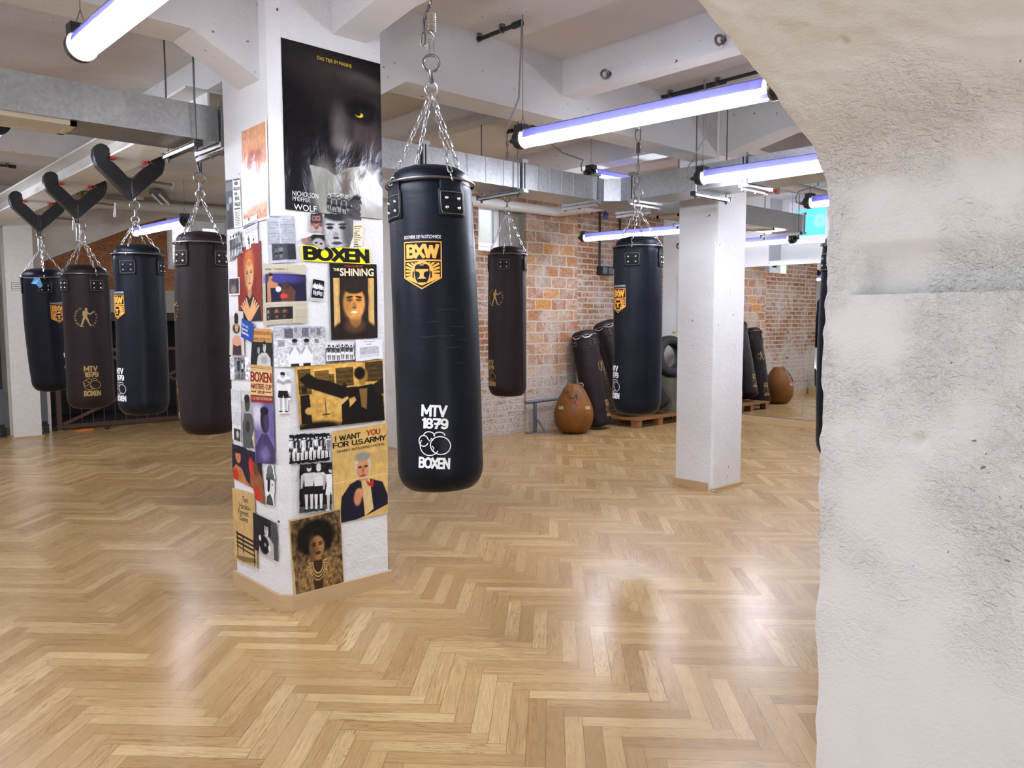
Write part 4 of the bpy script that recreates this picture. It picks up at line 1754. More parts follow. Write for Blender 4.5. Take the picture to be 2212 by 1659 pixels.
        def hit(a):
            dx, dy = math.cos(a), math.sin(a)
            best = 9
            for i in range(5):
                (x1, y1), (x2, y2) = ins[i], ins[(i + 1) % 5]
                ex, ey = x2 - x1, y2 - y1
                den = dx * ey - dy * ex
                if abs(den) < 1e-9:
                    continue
                tt = ((x1 - cx) * ey - (y1 - cy) * ex) / den
                uu = ((x1 - cx) * dy - (y1 - cy) * dx) / den
                if tt > 0 and -1e-6 <= uu <= 1 + 1e-6:
                    best = min(best, tt)
            return (cx + dx * best, cy + dy * best)
        N = 17
        lo = math.radians(-12)
        span = PI - 2 * lo
        r_in = .043 * k
        for i in range(N):
            a0 = lo + span * (i + .10) / N
            a1 = lo + span * (i + .68) / N
            p0, p1 = hit(a0), hit(a1)
            d.poly([(cx + r_in * math.cos((a0 + a1) / 2 - .09), cy + r_in * math.sin((a0 + a1) / 2 - .09)), p0, p1,
                    (cx + r_in * math.cos((a0 + a1) / 2 + .09), cy + r_in * math.sin((a0 + a1) / 2 + .09))])
        # solid orange round the guard
        fill = [(cx + r_in * 1.12 * math.cos(lo + span * i / 24), cy + r_in * 1.12 * math.sin(lo + span * i / 24)) for i in range(25)]
        fill = [hit(lo)] + fill + [hit(PI - lo), ins[4], ins[3], ins[2]]
        d.poly(fill)
        o = d.map(s.wrap(ang, h, .0016, tilt), 'shield_print', M['orange'], s.t, .02)
        g = D2()
        hd = [(-.030, .008), (-.022, .016), (0, .020), (.022, .016), (.030, .008), (.032, -.02), (.026, -.045), (.019, -.056), (-.019, -.056), (-.026, -.045), (-.032, -.02)]
        g.poly([(x * k, (y - .012) * k) for x, y in hd])
        for sg in (-1, 1):
            g.poly([(sg * x * k, y * k) for x, y in ((.034, -.022), (.040, -.024), (.041, -.046), (.035, -.054))])
        g.map(s.wrap(ang, h, .0024, tilt), 'head_guard_print', s.lm, o, .02)
        f = D2()
        f.poly([(x * k, (y - .012) * k) for x, y in ((-.026, -.003), (.026, -.003), (.026, -.011), (.014, -.013), (.008, -.020), (.008, -.032), (.019, -.041), (-.019, -.041), (-.008, -.032), (-.008, -.020), (-.014, -.013), (-.026, -.011))])
        f.rect(-.008 * k, .000 * k, .008 * k, .004 * k)
        f.map(s.wrap(ang, h, .0031, tilt), 'face_opening_print', M['orange'], o, .02)
        w = D2()
        w.text('BOXWERK DIE FAUSTSCHMIEDE', -W_, T + .013 * k, W_, T + .027 * k, .02)
        w.map(s.wrap(ang, h, .0016, tilt), 'name_lettering', M['white'], s.t, .02)

    def club(s, ang, h, mat, k=1.0, tilt=0.0):
        d = D2()
        d.block('MTV', -.060 * k, .052 * k, .046 * k, .100 * k, .25, .14)
        d.block('1879', -.055 * k, .003 * k, .052 * k, .047 * k, .24, .18)
        d.block('BOXEN', -.064 * k, -.158 * k, .066 * k, -.112 * k, .26, .14)

        def loop(cx, cy, rx, ry, a0=0, a1=360, rot=0.0, w=.0042, n=26):
            pts = []
            for i in range(n + 1):
                a = math.radians(a0 + (a1 - a0) * i / n)
                x, y = rx * math.cos(a), ry * math.sin(a)
                pts.append(((cx + x * math.cos(rot) - y * math.sin(rot)) * k, (cy + x * math.sin(rot) + y * math.cos(rot)) * k))
            d.ribbon([(x, y - .017 * k) for x, y in pts], w * k)
        loop(.024, -.046, .041, .036, 0, 360, -.2)
        loop(-.020, -.048, .040, .040, 138, 318, .2)
        loop(-.046, -.030, .020, .022, 20, 340)
        loop(-.024, -.008, .022, .016, -10, 190)
        loop(.018, -.006, .022, .014, 0, 185)
        d.ribbon([(-.010 * k, -.066 * k), (-.002 * k, -.074 * k), (-.006 * k, -.084 * k), (.002 * k, -.092 * k)], .004 * k)
        d.ribbon([(-.030 * k, -.037 * k), (-.020 * k, -.047 * k), (-.014 * k, -.035 * k), (-.006 * k, -.043 * k)], .004 * k)
        d.map(s.wrap(ang, h, .0016, tilt), 'club_lettering', mat, s.t, .02)

    def boxer(s, ang, h, k=1.0, tilt=0.0):
        d = D2()
        b_ = k * .84
        P = lambda pts: d.poly([(x * b_ - .002 * k, y * b_ + .002 * k) for x, y in pts])
        d.ell(.008 * b_, .082 * b_, .013 * b_, .016 * b_, 14)                      # head
        P([(-.022, .062), (.002, .068), (.022, .060), (.020, .030), (.014, .000), (-.020, .000), (-.026, .034)])   # trunk
        P([(.012, .062), (.022, .060), (.036, .040), (.062, .048), (.064, .058), (.072, .062), (.070, .042), (.040, .024), (.020, .036)])   # lead arm
        P([(.000, .058), (.012, .062), (.026, .062), (.022, .050), (.006, .044)])     # guard
        P([(-.020, .004), (.016, .004), (.030, -.032), (.012, -.034), (-.002, -.012), (-.014, -.036), (-.030, -.030)])  # shorts
        P([(-.030, -.030), (-.014, -.034), (-.022, -.062), (-.034, -.088), (-.014, -.094), (-.016, -.100), (-.050, -.098), (-.040, -.062)])
        P([(.012, -.032), (.030, -.030), (.034, -.060), (.048, -.086), (.056, -.088), (.052, -.078), (.040, -.092), (.022, -.060)])
        d_ = D2()
        word = 'supersonic'
        R_ = .085 * k

        def ringtext(word, a_from, a_to, base_in):
            for i, ch in enumerate(word):
                a = math.radians(a_from + (a_to - a_from) * i / (len(word) - 1))
                g = D2()
                hgt = .020 * k if ch in 'bpgt' else .016 * k
                hw_ = (.0022 if ch == 'i' else .0065) * k
                g.text(ch, -hw_, -hgt / 2, hw_, hgt / 2, .02)
                rot = a - PI / 2
                n = len(d_.v)
                for x, y in g.v:
                    d_.v.append((R_ * math.cos(a) + x * math.cos(rot) - y * math.sin(rot), R_ * math.sin(a) + x * math.sin(rot) + y * math.cos(rot)))
                for f in g.f:
                    d_.f.append(tuple(n + q for q in f))
                    d_.mi.append(0)
        ringtext('supersonic', 240, 116, True)
        ringtext('boxing', 35, -52, True)
        d.map(s.wrap(ang, h, .0016, tilt), 'boxer_print', M['gold'], s.t, .02)
        d_.map(s.wrap(ang, h, .0016, tilt), 'ring_lettering', M['gold'], s.t, .02)


def hardware(bag, apex, top, spring=False, strap_to=None, style='chain'):
    """swivel rings over the chain apex and whatever leads up to the anchor"""
    a = Vector(apex)
    mb = MB()
    mb.ring(a + Vector((0, 0, .012)), .026, .005, (math.cos(bag.face), math.sin(bag.face), 0), 20, 7)
    mb.build('lower_ring', M['steel'], bag.t)
    mb = MB()
    mb.tube([a + Vector((0, 0, .034)), a + Vector((0, 0, .05)), a + Vector((0, 0, .062)), a + Vector((0, 0, .085))], [.012, .010, .008, .013], 10)
    mb.build('swivel', M['darksteel'], bag.t)
    mb = MB()
    mb.ring(a + Vector((0, 0, .115)), .034, .0055, (math.cos(bag.face), math.sin(bag.face), 0), 22, 7)
    mb.build('upper_ring', M['darksteel'], bag.t)
    z = a.z + .148
    return Vector((a.x, a.y, z))


def coil(mb, p0, p1, R, r, turns):
    p0, p1 = Vector(p0), Vector(p1)
    d = p1 - p0
    x = d.normalized().orthogonal().normalized()
    y = d.normalized().cross(x)
    n = int(turns * 14)
    mb.tube([p0 + d * (i / n) + (x * math.cos(2 * PI * turns * i / n) + y * math.sin(2 * PI * turns * i / n)) * R for i in range(n + 1)], r, 6)


HG = 'punching bags hanging on chains'
# --- the big bag in front
B1 = Bag('large black bag hanging beside the poster pillar, nearest of the hanging bags', 'navy', (2.035, 2.645), .785, 2.058, .1815, (2.052, 2.725), HG, .004)
B1.seam = 2.6
B1.body()
B1.ringbar(math.radians(29))
ap = Vector((2.072, 2.735, 2.462))
B1.chains(ap)
p = hardware(B1, ap, None)
mb = MB()
q = p + Vector((0, 0, .065))
s_ = Vector((-math.sin(B1.face), math.cos(B1.face), 0)) * .011
mb.tube([p - s_, p + s_, q + s_ * .8, q - s_ * .8], .0045, 7, True)
mb.tube([p - s_ + Vector((0, 0, .018)), p - s_ + Vector((0, 0, .045))], .0085, 8)
mb.build('quick_link', M['steel'], B1.t)
mb = MB()
coil(mb, q + Vector((0, 0, .030)), q + Vector((0, 0, .105)), .0185, .0042, 10)
mb.tube([q - Vector((0, 0, .008)) + s_, q + Vector((0, 0, .012)) + s_ * 1.4, q + Vector((0, 0, .030))], .004, 6)
mb.tube([q + Vector((0, 0, .105)), q + Vector((0, 0, .125)), q + Vector((0, 0, .140))], .004, 6)
mb.build('coil_spring', M['steel'], B1.t)
mb = MB()
top = q + Vector((0, 0, .138))
mb.chain(top, (top.x + .01, top.y, 3.10), .060, .026, .0046, 12, 6)
mb.build('hanger_chain', M['darksteel'], B1.t)
mb = MB()
sd = -s_ * 2.6
mb.chainpath([top + sd * .2, top + sd - Vector((0, 0, .06)), top + sd * 1.15 - Vector((0, 0, .165))], link=.060, wid=.026, r=.0042)
mb.build('chain_tail', M['darksteel'], B1.t)
mb = MB()
mb.tube([(top.x + .01, top.y, 3.09), (top.x + .04, top.y, 3.115), (2.172, top.y, 3.115)], .009, 8)
mb.build('wall_hook', M['darksteel'], B1.t)
B1.shield(math.radians(-15.5), 2.058 - .785 - .345, 1.0, -.035)
B1.club(math.radians(-6), .265, M['white'], 1.0, -.07)

d = D2()
for x, y, L_, sl in ((-.02, .045, .09, .06), (.03, -.02, .06, -.02), (-.09, -.06, .14, .03), (.06, -.075, .05, .05), (.01, -.105, .07, .02), (.055, -.17, .045, .10), (-.06, .0, .04, .05)):
    d.ribbon([(x + L_ * i / 5, y + sl * L_ * i / 5 + .0018 * math.sin(i * 2.1 + x * 40)) for i in range(6)], .0016)
d.map(B1.wrap(math.radians(8), .70, .0012), 'scuff_marks', pcol((.06, .062, .064), .6), B1.t, .02)

# --- right: brown bag before the brick wall
B2 = Bag('dark brown bag hanging before the brick wall, right of the big black one', 'brown', (5.035, 5.50), .785, 2.105, .18, (5.045, 5.51), HG, -.006)
B2.seam = .9
B2.body()
B2.ringbar(math.radians(-11))
ap = Vector((5.05, 5.515, 2.52))
B2.chains(ap)
p = hardware(B2, ap, None)
mb = MB()
mb.chain(p, (5.05, 5.515, 3.20), .055, .025, .004, 10, 5)
mb.build('hanger_chain', M['darksteel'], B2.t)
mb = MB()
mb.ring((5.05, 5.515, 3.22), .022, .006, (1, -1, 0), 16, 6)
mb.tube([(5.05, 5.515, 3.24), (5.05, 5.515, ZC)], .008, 8)
mb.build('ceiling_eye', M['darksteel'], B2.t)
B2.boxer(math.radians(-38), 2.105 - .785 - .40, .93)
B2.club(math.radians(-58), .25, M['gold'], .95)

# --- right: black bag at the bare pillar
B3 = Bag('black bag hanging from the main beam left of the bare pillar', 'navy', (4.785, 3.765), .783, 2.042, .184, (4.795, 3.775), HG, .004)
B3.seam = .45
B3.body()
B3.ringbar(math.radians(-14))
ap = Vector((4.80, 3.782, 2.335))
B3.chains(ap)
p = hardware(B3, ap, None)
mb = MB()
mb.chain(p, (4.80, 3.785, 2.705), .052, .025, .004, 10, 5)
mb.build('hanger_chain', M['darksteel'], B3.t)
mb = MB()
mb.chainpath([p + Vector((-.02, .015, .09)), p + Vector((-.028, .02, -.12))], link=.052, wid=.025, r=.004)
mb.build('chain_tail', M['darksteel'], B3.t)
mb = MB()
mb.ring((4.80, 3.785, 2.722), .019, .003, (1, -1, 0), 16, 5)
coil(mb, (4.80, 3.785, 2.745), (4.80, 3.785, 2.825), .014, .0028, 12)
mb.build('coil_spring', M['darksteel'], B3.t)
mb = MB()
c = Vector((4.80, 3.785, 2.825))
e_ = Vector((.707, -.707, 0))
mb.tube([c, c + e_ * -.022 + Vector((0, 0, .03)), c + e_ * -.024 + Vector((0, 0, .075)), c + Vector((0, 0, .105)), c + e_ * .016 + Vector((0, 0, .095)), c + e_ * .014 + Vector((0, 0, .02))], .0045, 7, True)
mb.build('carabiner', M['darksteel'], B3.t)
mb = MB()
mb.ring((4.805, 3.80, 2.935), .020, .006, (1, -.3, 0), 16, 6)
mb.tube([(4.805, 3.81, 2.945), (4.805, 3.832, 2.95)], .009, 8)
mb.build('wall_eye', M['steel'], B3.t)
B3.shield(math.radians(-53), 2.042 - .783 - .40, .95)
B3.club(math.radians(-64), .275, M['white'], .97)

# --- left row under the steel beam
L4 = Bag('dark brown bag half hidden by the left side of the poster pillar', 'brown', (2.035, 5.13), .765, 1.99, .178, (2.04, 5.14), HG, -.012)
L4.seam = .12
L4.body()
L4.ringbar(math.radians(-50))
ap = Vector((2.03, 5.14, 2.30))
L4.chains(ap)
p = hardware(L4, ap, None)
mb = MB()
mb.tube([p, (2.0, 5.14, 2.60), (1.96, 5.14, 2.70)], .008, 6)
mb.tube([p + Vector((.012, 0, 0)), (2.04, 5.14, 2.56), (2.04, 5.14, 2.70)], .004, 6)
mb.build('hanging_strap', M['black'], L4.t)
L4.boxer(math.radians(-84), 1.99 - .765 - .42, .9)
L4.club(math.radians(-92), .26, M['gold'], .95)


def left_hanger(bag, apex, clampap, kind):
    p = hardware(bag, apex, None)
    p = Vector((apex[0], apex[1], apex[2] + .045)) if kind != 'strap' else p
    ca = Vector(clampap)
    mb = MB()
    if kind == 'turn':
        mb.tube([ca + Vector((-.022, 0, .02)), ca + Vector((-.004, 0, -.05)), ca + Vector((.004, 0, -.05)), ca + Vector((.022, 0, .02))], .006, 6)
        mb.build('strap_loop', M['black'], bag.t)
        mb = MB()
        z0, z1 = ca.z - .05, ca.z - .19
        for s in (-1, 1):
            mb.tube([(ca.x + s * .013, ca.y, z0), (ca.x + s * .013, ca.y, z1)], .005, 6)
        mb.tube([(ca.x - .017, ca.y, z0), (ca.x + .017, ca.y, z0)], .007, 6)
        mb.tube([(ca.x - .017, ca.y, z1), (ca.x + .017, ca.y, z1)], .007, 6)
        mb.build('turnbuckle', M['steel'], bag.t)
        z0 = z1
    else:
        z0 = ca.z - .02
        mb.tube([ca + Vector((-.01, 0, .02)), (apex[0] - .004, apex[1], apex[2] + .30)], .006, 6)
        mb.tube([ca + Vector((.035, 0, .02)), (apex[0] + .004, apex[1], apex[2] + .30)], .004, 6)
        mb.build('strap_loop', M['black'], bag.t)
        z0 = apex[2] + .30
    mb = MB()
    if z0 - .148 - apex[2] > .03:
        mb.chain((apex[0], apex[1], apex[2] + .145), (apex[0], apex[1], z0), .060, .030, .005, 12, 6)
        mb.build('hanger_chain', M['steel'], bag.t)


L3 = Bag('black bag third from the left in the row before the fence', 'navy', (1.985, 6.235), .80, 1.985, .177, None, HG, .004)
L3.seam = .35
L3.body()
L3.ringbar(math.radians(-26))
ap = (1.975, 6.235, 2.235)
L3.chains(ap)
left_hanger(L3, ap, AP3, 'strap')
L3.shield(math.radians(-62), .80, .92)
L3.club(math.radians(-62), .26, M['white'], .95)

L2 = Bag('dark brown bag second from the left, facing us with the gold boxer print', 'brown', (1.995, 7.68), .735, 1.905, .189, (1.985, 7.655), HG, .006, .10, 0, .985)
L2.body()
L2.ringbar(math.radians(28))
ap = (1.98, 7.66, 2.215)
L2.chains(ap)
left_hanger(L2, ap, AP2, 'turn')
L2.boxer(math.radians(-4), .80, 1.0)
L2.club(math.radians(4), .28, M['gold'], 1.02)

L1 = Bag('leftmost black bag, with a small blue rag at its rim', 'navy', (2.03, 9.07), .80, 1.935, .20, (1.96, 9.01), HG, -.012)
L1.body()
L1.ringbar(math.radians(2))
ap = (1.955, 9.015, 2.235)
L1.chains(ap)
left_hanger(L1, ap, AP1, 'turn')
L1.shield(math.radians(33), .78, .92)
L1.club(math.radians(52), .29, M['white'], .98)
mb = MB()
n = mb.vs([L1.surf(L1.face - .35, L1.L + .004, .03), L1.surf(L1.face - .15, L1.L + .0, .022), L1.surf(L1.face - .05, L1.L - .08, .02), L1.surf(L1.face - .16, L1.L - .10, .024),
           L1.surf(L1.face - .30, L1.L - .06, .03), L1.surf(L1.face - .52, L1.L - .055, .02)])
mb.face(range(n, n + 6))
o = tag(mb.build('rag', M['blue'], None, 0), 'small blue rag tied to the rim of the leftmost black bag', 'rag')
o.modifiers.new('thick', 'SOLIDIFY').thickness = .006

# --- black bag peeping out at the arch edge
R1 = Bag('black bag at the edge of the arch, only its side showing', 'navy', (4.49, 1.985), .70, 1.92, .18, None, HG, -.01)
R1.body()
R1.ringbar(math.radians(-60))
ap = Vector((4.50, 1.97, 2.22))
R1.chains(ap)
p = hardware(R1, ap, None)
mb = MB()
mb.chain(p, (4.50, 1.97, 3.20), .055, .025, .004, 10, 5)
mb.build('hanger_chain', M['black'], R1.t)
mb = MB()
mb.ring((4.50, 1.97, 3.22), .022, .006, (1, -1, 0), 16, 6)
mb.tube([(4.50, 1.97, 3.24), (4.50, 1.97, ZC)], .008, 8)
mb.build('ceiling_eye', M['darksteel'], R1.t)

# --- bags leaning in the corner
LG = 'old brown bags leaning in the brick corner'


def loose_chain(bag, ths, sag):
    mb = MB()
    for k in range(len(ths) - 1):
        a = bag.surf(bag.face + ths[k], bag.L - .005, .016)
        b = bag.surf(bag.face + ths[k + 1], bag.L - .005, .016)
        pts = []
        for i in range(7):
            t_ = i / 6
            q = bag.surf(bag.face + ths[k] + (ths[k + 1] - ths[k]) * t_, bag.L - .004 - sag * math.sin(PI * t_), .018)
            pts.append(q)
        mb.chainpath(pts, link=.040, wid=.022, r=.0034, n=8, k=4)
    mb.build('chain', M['steel'], bag.t)


C1 = Bag('dark brown bag standing on the floor against the bricks, behind the tan pear bag', 'brown', (8.235, 7.13), .035, 1.27, .185, (8.205, 7.375), LG, .0, .035, .010, .98)
C1.body()
C1.ringbar(math.radians(30))
loose_chain(C1, (-1.0, -.2, .55), .03)
C1.boxer(math.radians(66), .82, .88)
C1.club(math.radians(64), .26, M['gold'], .9)
C2 = Bag('dark brown bag on the pallet, second from the wall-side standing bag', 'brown', (8.86, 7.02), .185, 1.40, .19, (8.68, 7.40), LG, .0, .07, .010, .98)
C2.body()
C2.ringbar(math.radians(20))
loose_chain(C2, (-.9, -.1, .7), .03)
C2.club(math.radians(50), .28, M['gold'], .9)
C3 = Bag('short dark brown bag slumped on the pallet next to the stone block', 'brown', (9.42, 6.98), .20, .95, .195, (9.16, 7.30), LG, .0, .07, .012, .98)
C3.body()
C3.ringbar(math.radians(20))

# pallet
t = thing('pallet', 'wooden pallet under the slumped brown bags', 'pallet', (9.15, 7.05, 0))
for k in range(5):
    mb = MB()
    v_ = 6.75 + k * .155
    mb.box((8.60, v_, .105), (9.72, v_ + .125, .128))
    mb.build('deck_board', M['palletwood'], t, 0)
for u in (8.62, 9.10, 9.60):
    for v_ in (6.76, 7.36):
        mb = MB()
        mb.box((u, v_, 0), (u + .10, v_ + .11, .105))
        mb.build('block', M['palletwood'], t, 0)

# tan pear bag
t = thing('pear_bag', 'tan leather pear-shaped bag sitting on the floor by the grey rack', 'punching bag', (7.69, 7.10, 0))
mb = MB()
pr = [(.0, .0), (.10, .0), (.155, .012), (.205, .05), (.243, .115), (.262, .185), (.266, .25), (.256, .32), (.232, .40), (.198, .475), (.158, .55), (.122, .605), (.095, .635), (.085, .648), (.070, .640), (.05, .62), (.0, .61)]
n_ = 40
base = 0
for r, h in pr:
    for j in range(n_):
        a = 2 * PI * j / n_
        q = Vector((math.cos(a), math.sin(a), 0))
        pl_ = .004 * math.cos(8 * a) * max(0, (h - .3) / .35) * (1 if r > .04 else 0)
        mb.v.append(tuple(Vector((7.69, 7.10, h)) + q * (r + pl_ + .004 * noise.noise(Vector((q.x, q.y, h * 4))) * (r > .02))))
for i in range(len(pr) - 1):
    for j in range(n_):
        j2 = (j + 1) % n_
        mb.face((i * n_ + j, i * n_ + j2, (i + 1) * n_ + j2, (i + 1) * n_ + j))
mb.build('bag_body', M['tan'], t, 60)


def pear(a, h, off=.004):
    for i in range(1, len(pr) - 4):
        if pr[i][1] <= h <= pr[i + 1][1]:
            k = (h - pr[i][1]) / max(1e-6, pr[i + 1][1] - pr[i][1])
            r = pr[i][0] + (pr[i + 1][0] - pr[i][0]) * k
            break
    else:
        r = .09
    return Vector((7.69 + math.cos(a) * (r + off), 7.10 + math.sin(a) * (r + off), h))


fa = math.atan2(-7.10, -7.69)
for k, a in enumerate((fa - .75, fa + .85)):
    mb = MB()
    m_ = []
    for z in (.335, .375):
        for j in range(6):
            m_.append(pear(a + (j / 5 - .5) * .36, z + .004 * math.sin(j * 2), .004))
    n = mb.vs(m_)
    for j in range(5):
        mb.face((n + j, n + j + 1, n + 6 + j + 1, n + 6 + j))
    mb.build('maker_patch', flat('faded_patch', (.40, .29, .16), .7), t, 0)['label'] = 'small pale sewn patch'
mb = MB()
mb.chainpath([pear(fa - .9, .62, .01), pear(fa - .7, .55, .012), pear(fa - .45, .58, .012)], link=.04, wid=.024, r=.0042, n=8, k=4)
mb.build('chain', M['darksteel'], t)
mb = MB()
mb.chainpath([pear(fa - .45, .58, .012), pear(fa - .3, .51, .014), pear(fa - .05, .49, .014), pear(fa + .2, .53, .014), pear(fa + .35, .60, .012)], link=.04, wid=.024, r=.0042, n=8, k=4)
mb.build('chain', M['darksteel'], t)
mb = MB()
mb.chainpath([pear(fa + .2, .53, .018), pear(fa + .25, .47, .018), pear(fa + .12, .43, .018)], link=.04, wid=.024, r=.0042, n=8, k=4)
mb.build('chain', M['darksteel'], t)
mb = MB()
mb.ring(pear(fa + 1.0, .64, .02), .034, .006, (1, .3, .2), 18, 6)
mb.build('top_ring', M['steel'], t)
mb = MB()
mb.tube([pear(fa + .12, .46, .014), pear(fa + .2, .43, .016), pear(fa + .1, .40, .016)], .011, 6)
mb.build('carabiner', M['red'], t)['label'] = 'red carabiner'
mb = MB()
mb.tube([pear(fa + .08, .40, .012), pear(fa + .12, .35, .012), pear(fa + .02, .33, .012), pear(fa - .02, .38, .012)], .004, 6, True)
mb.build('wire_hook', M['steel'], t)

# grey pipe rack behind the pear bag
t = thing('pipe_rack', 'low grey steel pipe rack standing against the brick wall', 'rack', (7.33, 7.45, 0))
mb = MB()
mb.tube([(7.16, 7.47, .415), (7.98, 7.47, .425)], .022, 10)
mb.build('top_bar', M['bluesteel'], t)
mb = MB()
mb.box((7.312, 7.452, .012), (7.352, 7.488, .40))
mb.build('post', M['bluesteel'], t, 0)
mb = MB()
mb.tube([(7.335, 7.45, .20), (7.42, 7.36, .02)], .015, 8)
mb.build('brace', M['bluesteel'], t)
mb = MB()
mb.box((7.18, 7.44, 0), (7.36, 7.50, .012))
mb.obox((7.38, 7.40, .006), (.07, -.07, 0), (.02, .02, 0), (0, 0, .006))
mb.build('foot', M['bluesteel'], t, 0)

# stone block on a dolly, tyre, cloth
t = thing('dolly', 'small wheeled wooden dolly under the stone block', 'dolly', (9.95, 7.2, 0))
mb = MB()
mb.box((9.74, 6.98, .085), (10.20, 7.42, .108))
mb.build('board', M['palletwood'], t, 0)
for u in (9.80, 10.14):
    for v_ in (7.03, 7.37):
        mb = MB()
        mb.lathe([(.012, v_ - .014), (.036, v_ - .014), (.042, v_ - .008), (.042, v_ + .008), (.036, v_ + .014), (.012, v_ + .014)], 16, (u, 0, .042), 'y')
        w_ = mb.build('wheel', M['black'], t)
        mb = MB()
        mb.box((u - .018, v_ - .022, .04), (u + .018, v_ - .017, .085))
        mb.box((u - .018, v_ + .017, .04), (u + .018, v_ + .022, .085))
        mb.box((u - .025, v_ - .022, .080), (u + .025, v_ + .022, .085))
        mb.build('caster_fork', M['steel'], w_, 0)
mb = MB()
nx, nz = 14, 14
for f, (a, b, c_, dd) in enumerate((((9.76, 7.0), (10.18, 7.0), 0, 0), ((10.18, 7.0), (10.18, 7.40), 0, 0), ((10.18, 7.40), (9.76, 7.40), 0, 0), ((9.76, 7.40), (9.76, 7.0), 0, 0))):
    g0 = len(mb.v)
    for i in range(nz + 1):
        for j in range(nx + 1):
            x = a[0] + (b[0] - a[0]) * j / nx
            y = a[1] + (b[1] - a[1]) * j / nx
            z = .108 + .515 * i / nz
            q = Vector((x, y, z))
            c = Vector((x - 9.97, y - 7.2, 0)) * (-.10 * (i / nz))
            mb.v.append(tuple(q + c + noise.noise_vector(q * 6) * .018 * (1 if i else 0)))
    for i in range(nz):
        for j in range(nx):
            k = g0 + i * (nx + 1) + j
            mb.face((k, k + 1, k + nx + 2, k + nx + 1))
g0 = len(mb.v)
for i in range(9):
    for j in range(9):
        x, y = 9.78 + .38 * j / 8, 7.02 + .36 * i / 8
        q = Vector((x, y, .618))
        mb.v.append((x, y, .618 + .012 * noise.noise(q * 7)))
for i in range(8):
    for j in range(8):
        k = g0 + i * 9 + j
        mb.face((k, k + 1, k + 10, k + 9))
tag(mb.build('stone_block', M['stone'], None, 50), 'rough mossy stone block on the dolly under the tyre', 'stone')

t = thing('car_tyre', 'old black car tyre standing on the stone block in the corner', 'tyre', (9.94, 7.25, .63))
mb = MB()
cz, Rt = .945, .315
ax = Vector((-.16, -.92, .10)).normalized()
x_ = Vector((0, 0, 1)) - ax * ax.z
x_.normalize()
y_ = ax.cross(x_)
C = Vector((9.97, 7.22, cz))
sec = [(.185, -.075), (.20, -.092), (.245, -.105), (.285, -.098), (.306, -.080), (.314, -.05), (.316, 0), (.314, .05), (.306, .080), (.285, .098), (.245, .105), (.20, .092), (.185, .075), (.180, .06), (.195, .045), (.280, .04), (.288, 0), (.280, -.04), (.195, -.045), (.180, -.06)]
N = 64
for i in range(N):
    a = 2 * PI * i / N
    dr = x_ * math.cos(a) + y_ * math.sin(a)
    for k, (r, w_) in enumerate(sec):
        tread = -.004 if (4 <= k <= 8 and i % 2) else 0
        mb.v.append(tuple(C + dr * (r + tread) + ax * w_))
K = len(sec)
for i in range(N):
    i2 = (i + 1) % N
    for k in range(K):
        k2 = (k + 1) % K
        mb.face((i * K + k, i * K + k2, i2 * K + k2, i2 * K + k))
mb.build('tyre_carcass', M['rubber'], t, 45)
mb = MB()
for i in range(5):
    mb.ball((10.08 + .018 * math.cos(i * 1.3), 6.99 + .02 * math.sin(i * 1.9), .635 + .014 * i), .030 - .002 * i, 8, 5, (1, .8, .8))
tag(mb.build('cloth', M['rag'], None, 60), 'crumpled white cloth on the stone block beside the tyre', 'cloth')

# poles, tape, hook coil, electrics by the corner ------------------------------------------------
mb = MB()
mb.tube([(10.30, 7.29, .02), (10.33, 7.30, 2.18)], .014, 8)
tag(mb.build('pole', M['steel'], None), 'bright metal pole leaning beside the bare pillar', 'pole')
mb = MB()
mb.tube([(10.17, 7.56, .02), (10.16, 7.60, 2.18)], .012, 8)
tag(mb.build('pole', M['steel'], None), 'thin metal pole in the corner behind the black bag', 'pole')
mb = MB()
mb.ring((10.37, 7.363, 2.65), .04, .006, (1, 0, 0), 18, 6)
mb.ring((10.365, 7.355, 2.645), .034, .005, (1, .2, 0), 18, 6)
tag(mb.build('cable_coil', M['black'], None), 'small black cable coil on the plaster by the bare pillar', 'cable')
mb = MB()
mb.ball((10.385, 7.44, 1.31), .032, 8, 5, (.35, 1.2, .6))
tag(mb.build('tape', flat('yellow_tape', hexc(205, 190, 60), .6), None), 'scrap of yellow tape on the plaster above the tyre', 'tape')
t = thing('junction_box', 'black wall socket box on the brick wall left of the black bag', 'socket box', (8.92, 7.65, 2.22))
mb = MB()
mb.box((8.80, 7.58, 2.16), (9.06, 7.68, 2.28))
mb.build('box_body', M['black'], t, 0)
for u in (8.865, 8.995):
    mb = MB()
    mb.box((u - .045, 7.570, 2.175), (u + .045, 7.580, 2.262))
    mb.build('socket', M['bluesteel'], t, 0)
for u, z0, lab in ((8.84, 2.28, 'black cable conduit running up from the socket box'), (9.30, 2.3, 'second black cable conduit on the brick behind the black bag')):
    mb = MB()
    mb.tube([(u, 7.66, z0), (u, 7.66, ZC)], .016, 8)
    tag(mb.build('wall_conduit', M['black'], None), lab, 'conduit')
t = thing('smoke_detector', 'round white detector under the pipe bend', 'detector', (8.24, 7.3, 3.0))
mb = MB()
mb.lathe([(.0, 2.965), (.06, 2.968), (.085, 2.985), (.09, 3.02), (.10, 3.03)], 24, (8.24, 7.3, 0))
mb.tube([(8.24, 7.3, 3.02), (8.24, 7.3, ZC)], .012, 8)
mb.build('detector_body', M['pvc'], t)
mb = MB()
mb.ball((8.25, 7.28, 2.955), .030, 10, 6)
mb.build('alarm_button', M['red'], t)['label'] = 'red button'
mb = MB()
mb.ball((8.55, 7.3, 2.95), .04, 10, 6, (1, 1, 1.2))
mb.tube([(8.55, 7.3, 2.98), (8.55, 7.3, ZC)], .008, 6)
tag(mb.build('valve_cap', flat('blue_cap', hexc(35, 55, 110), .5), None), 'small dark blue cap hanging beside the detector', 'cap')
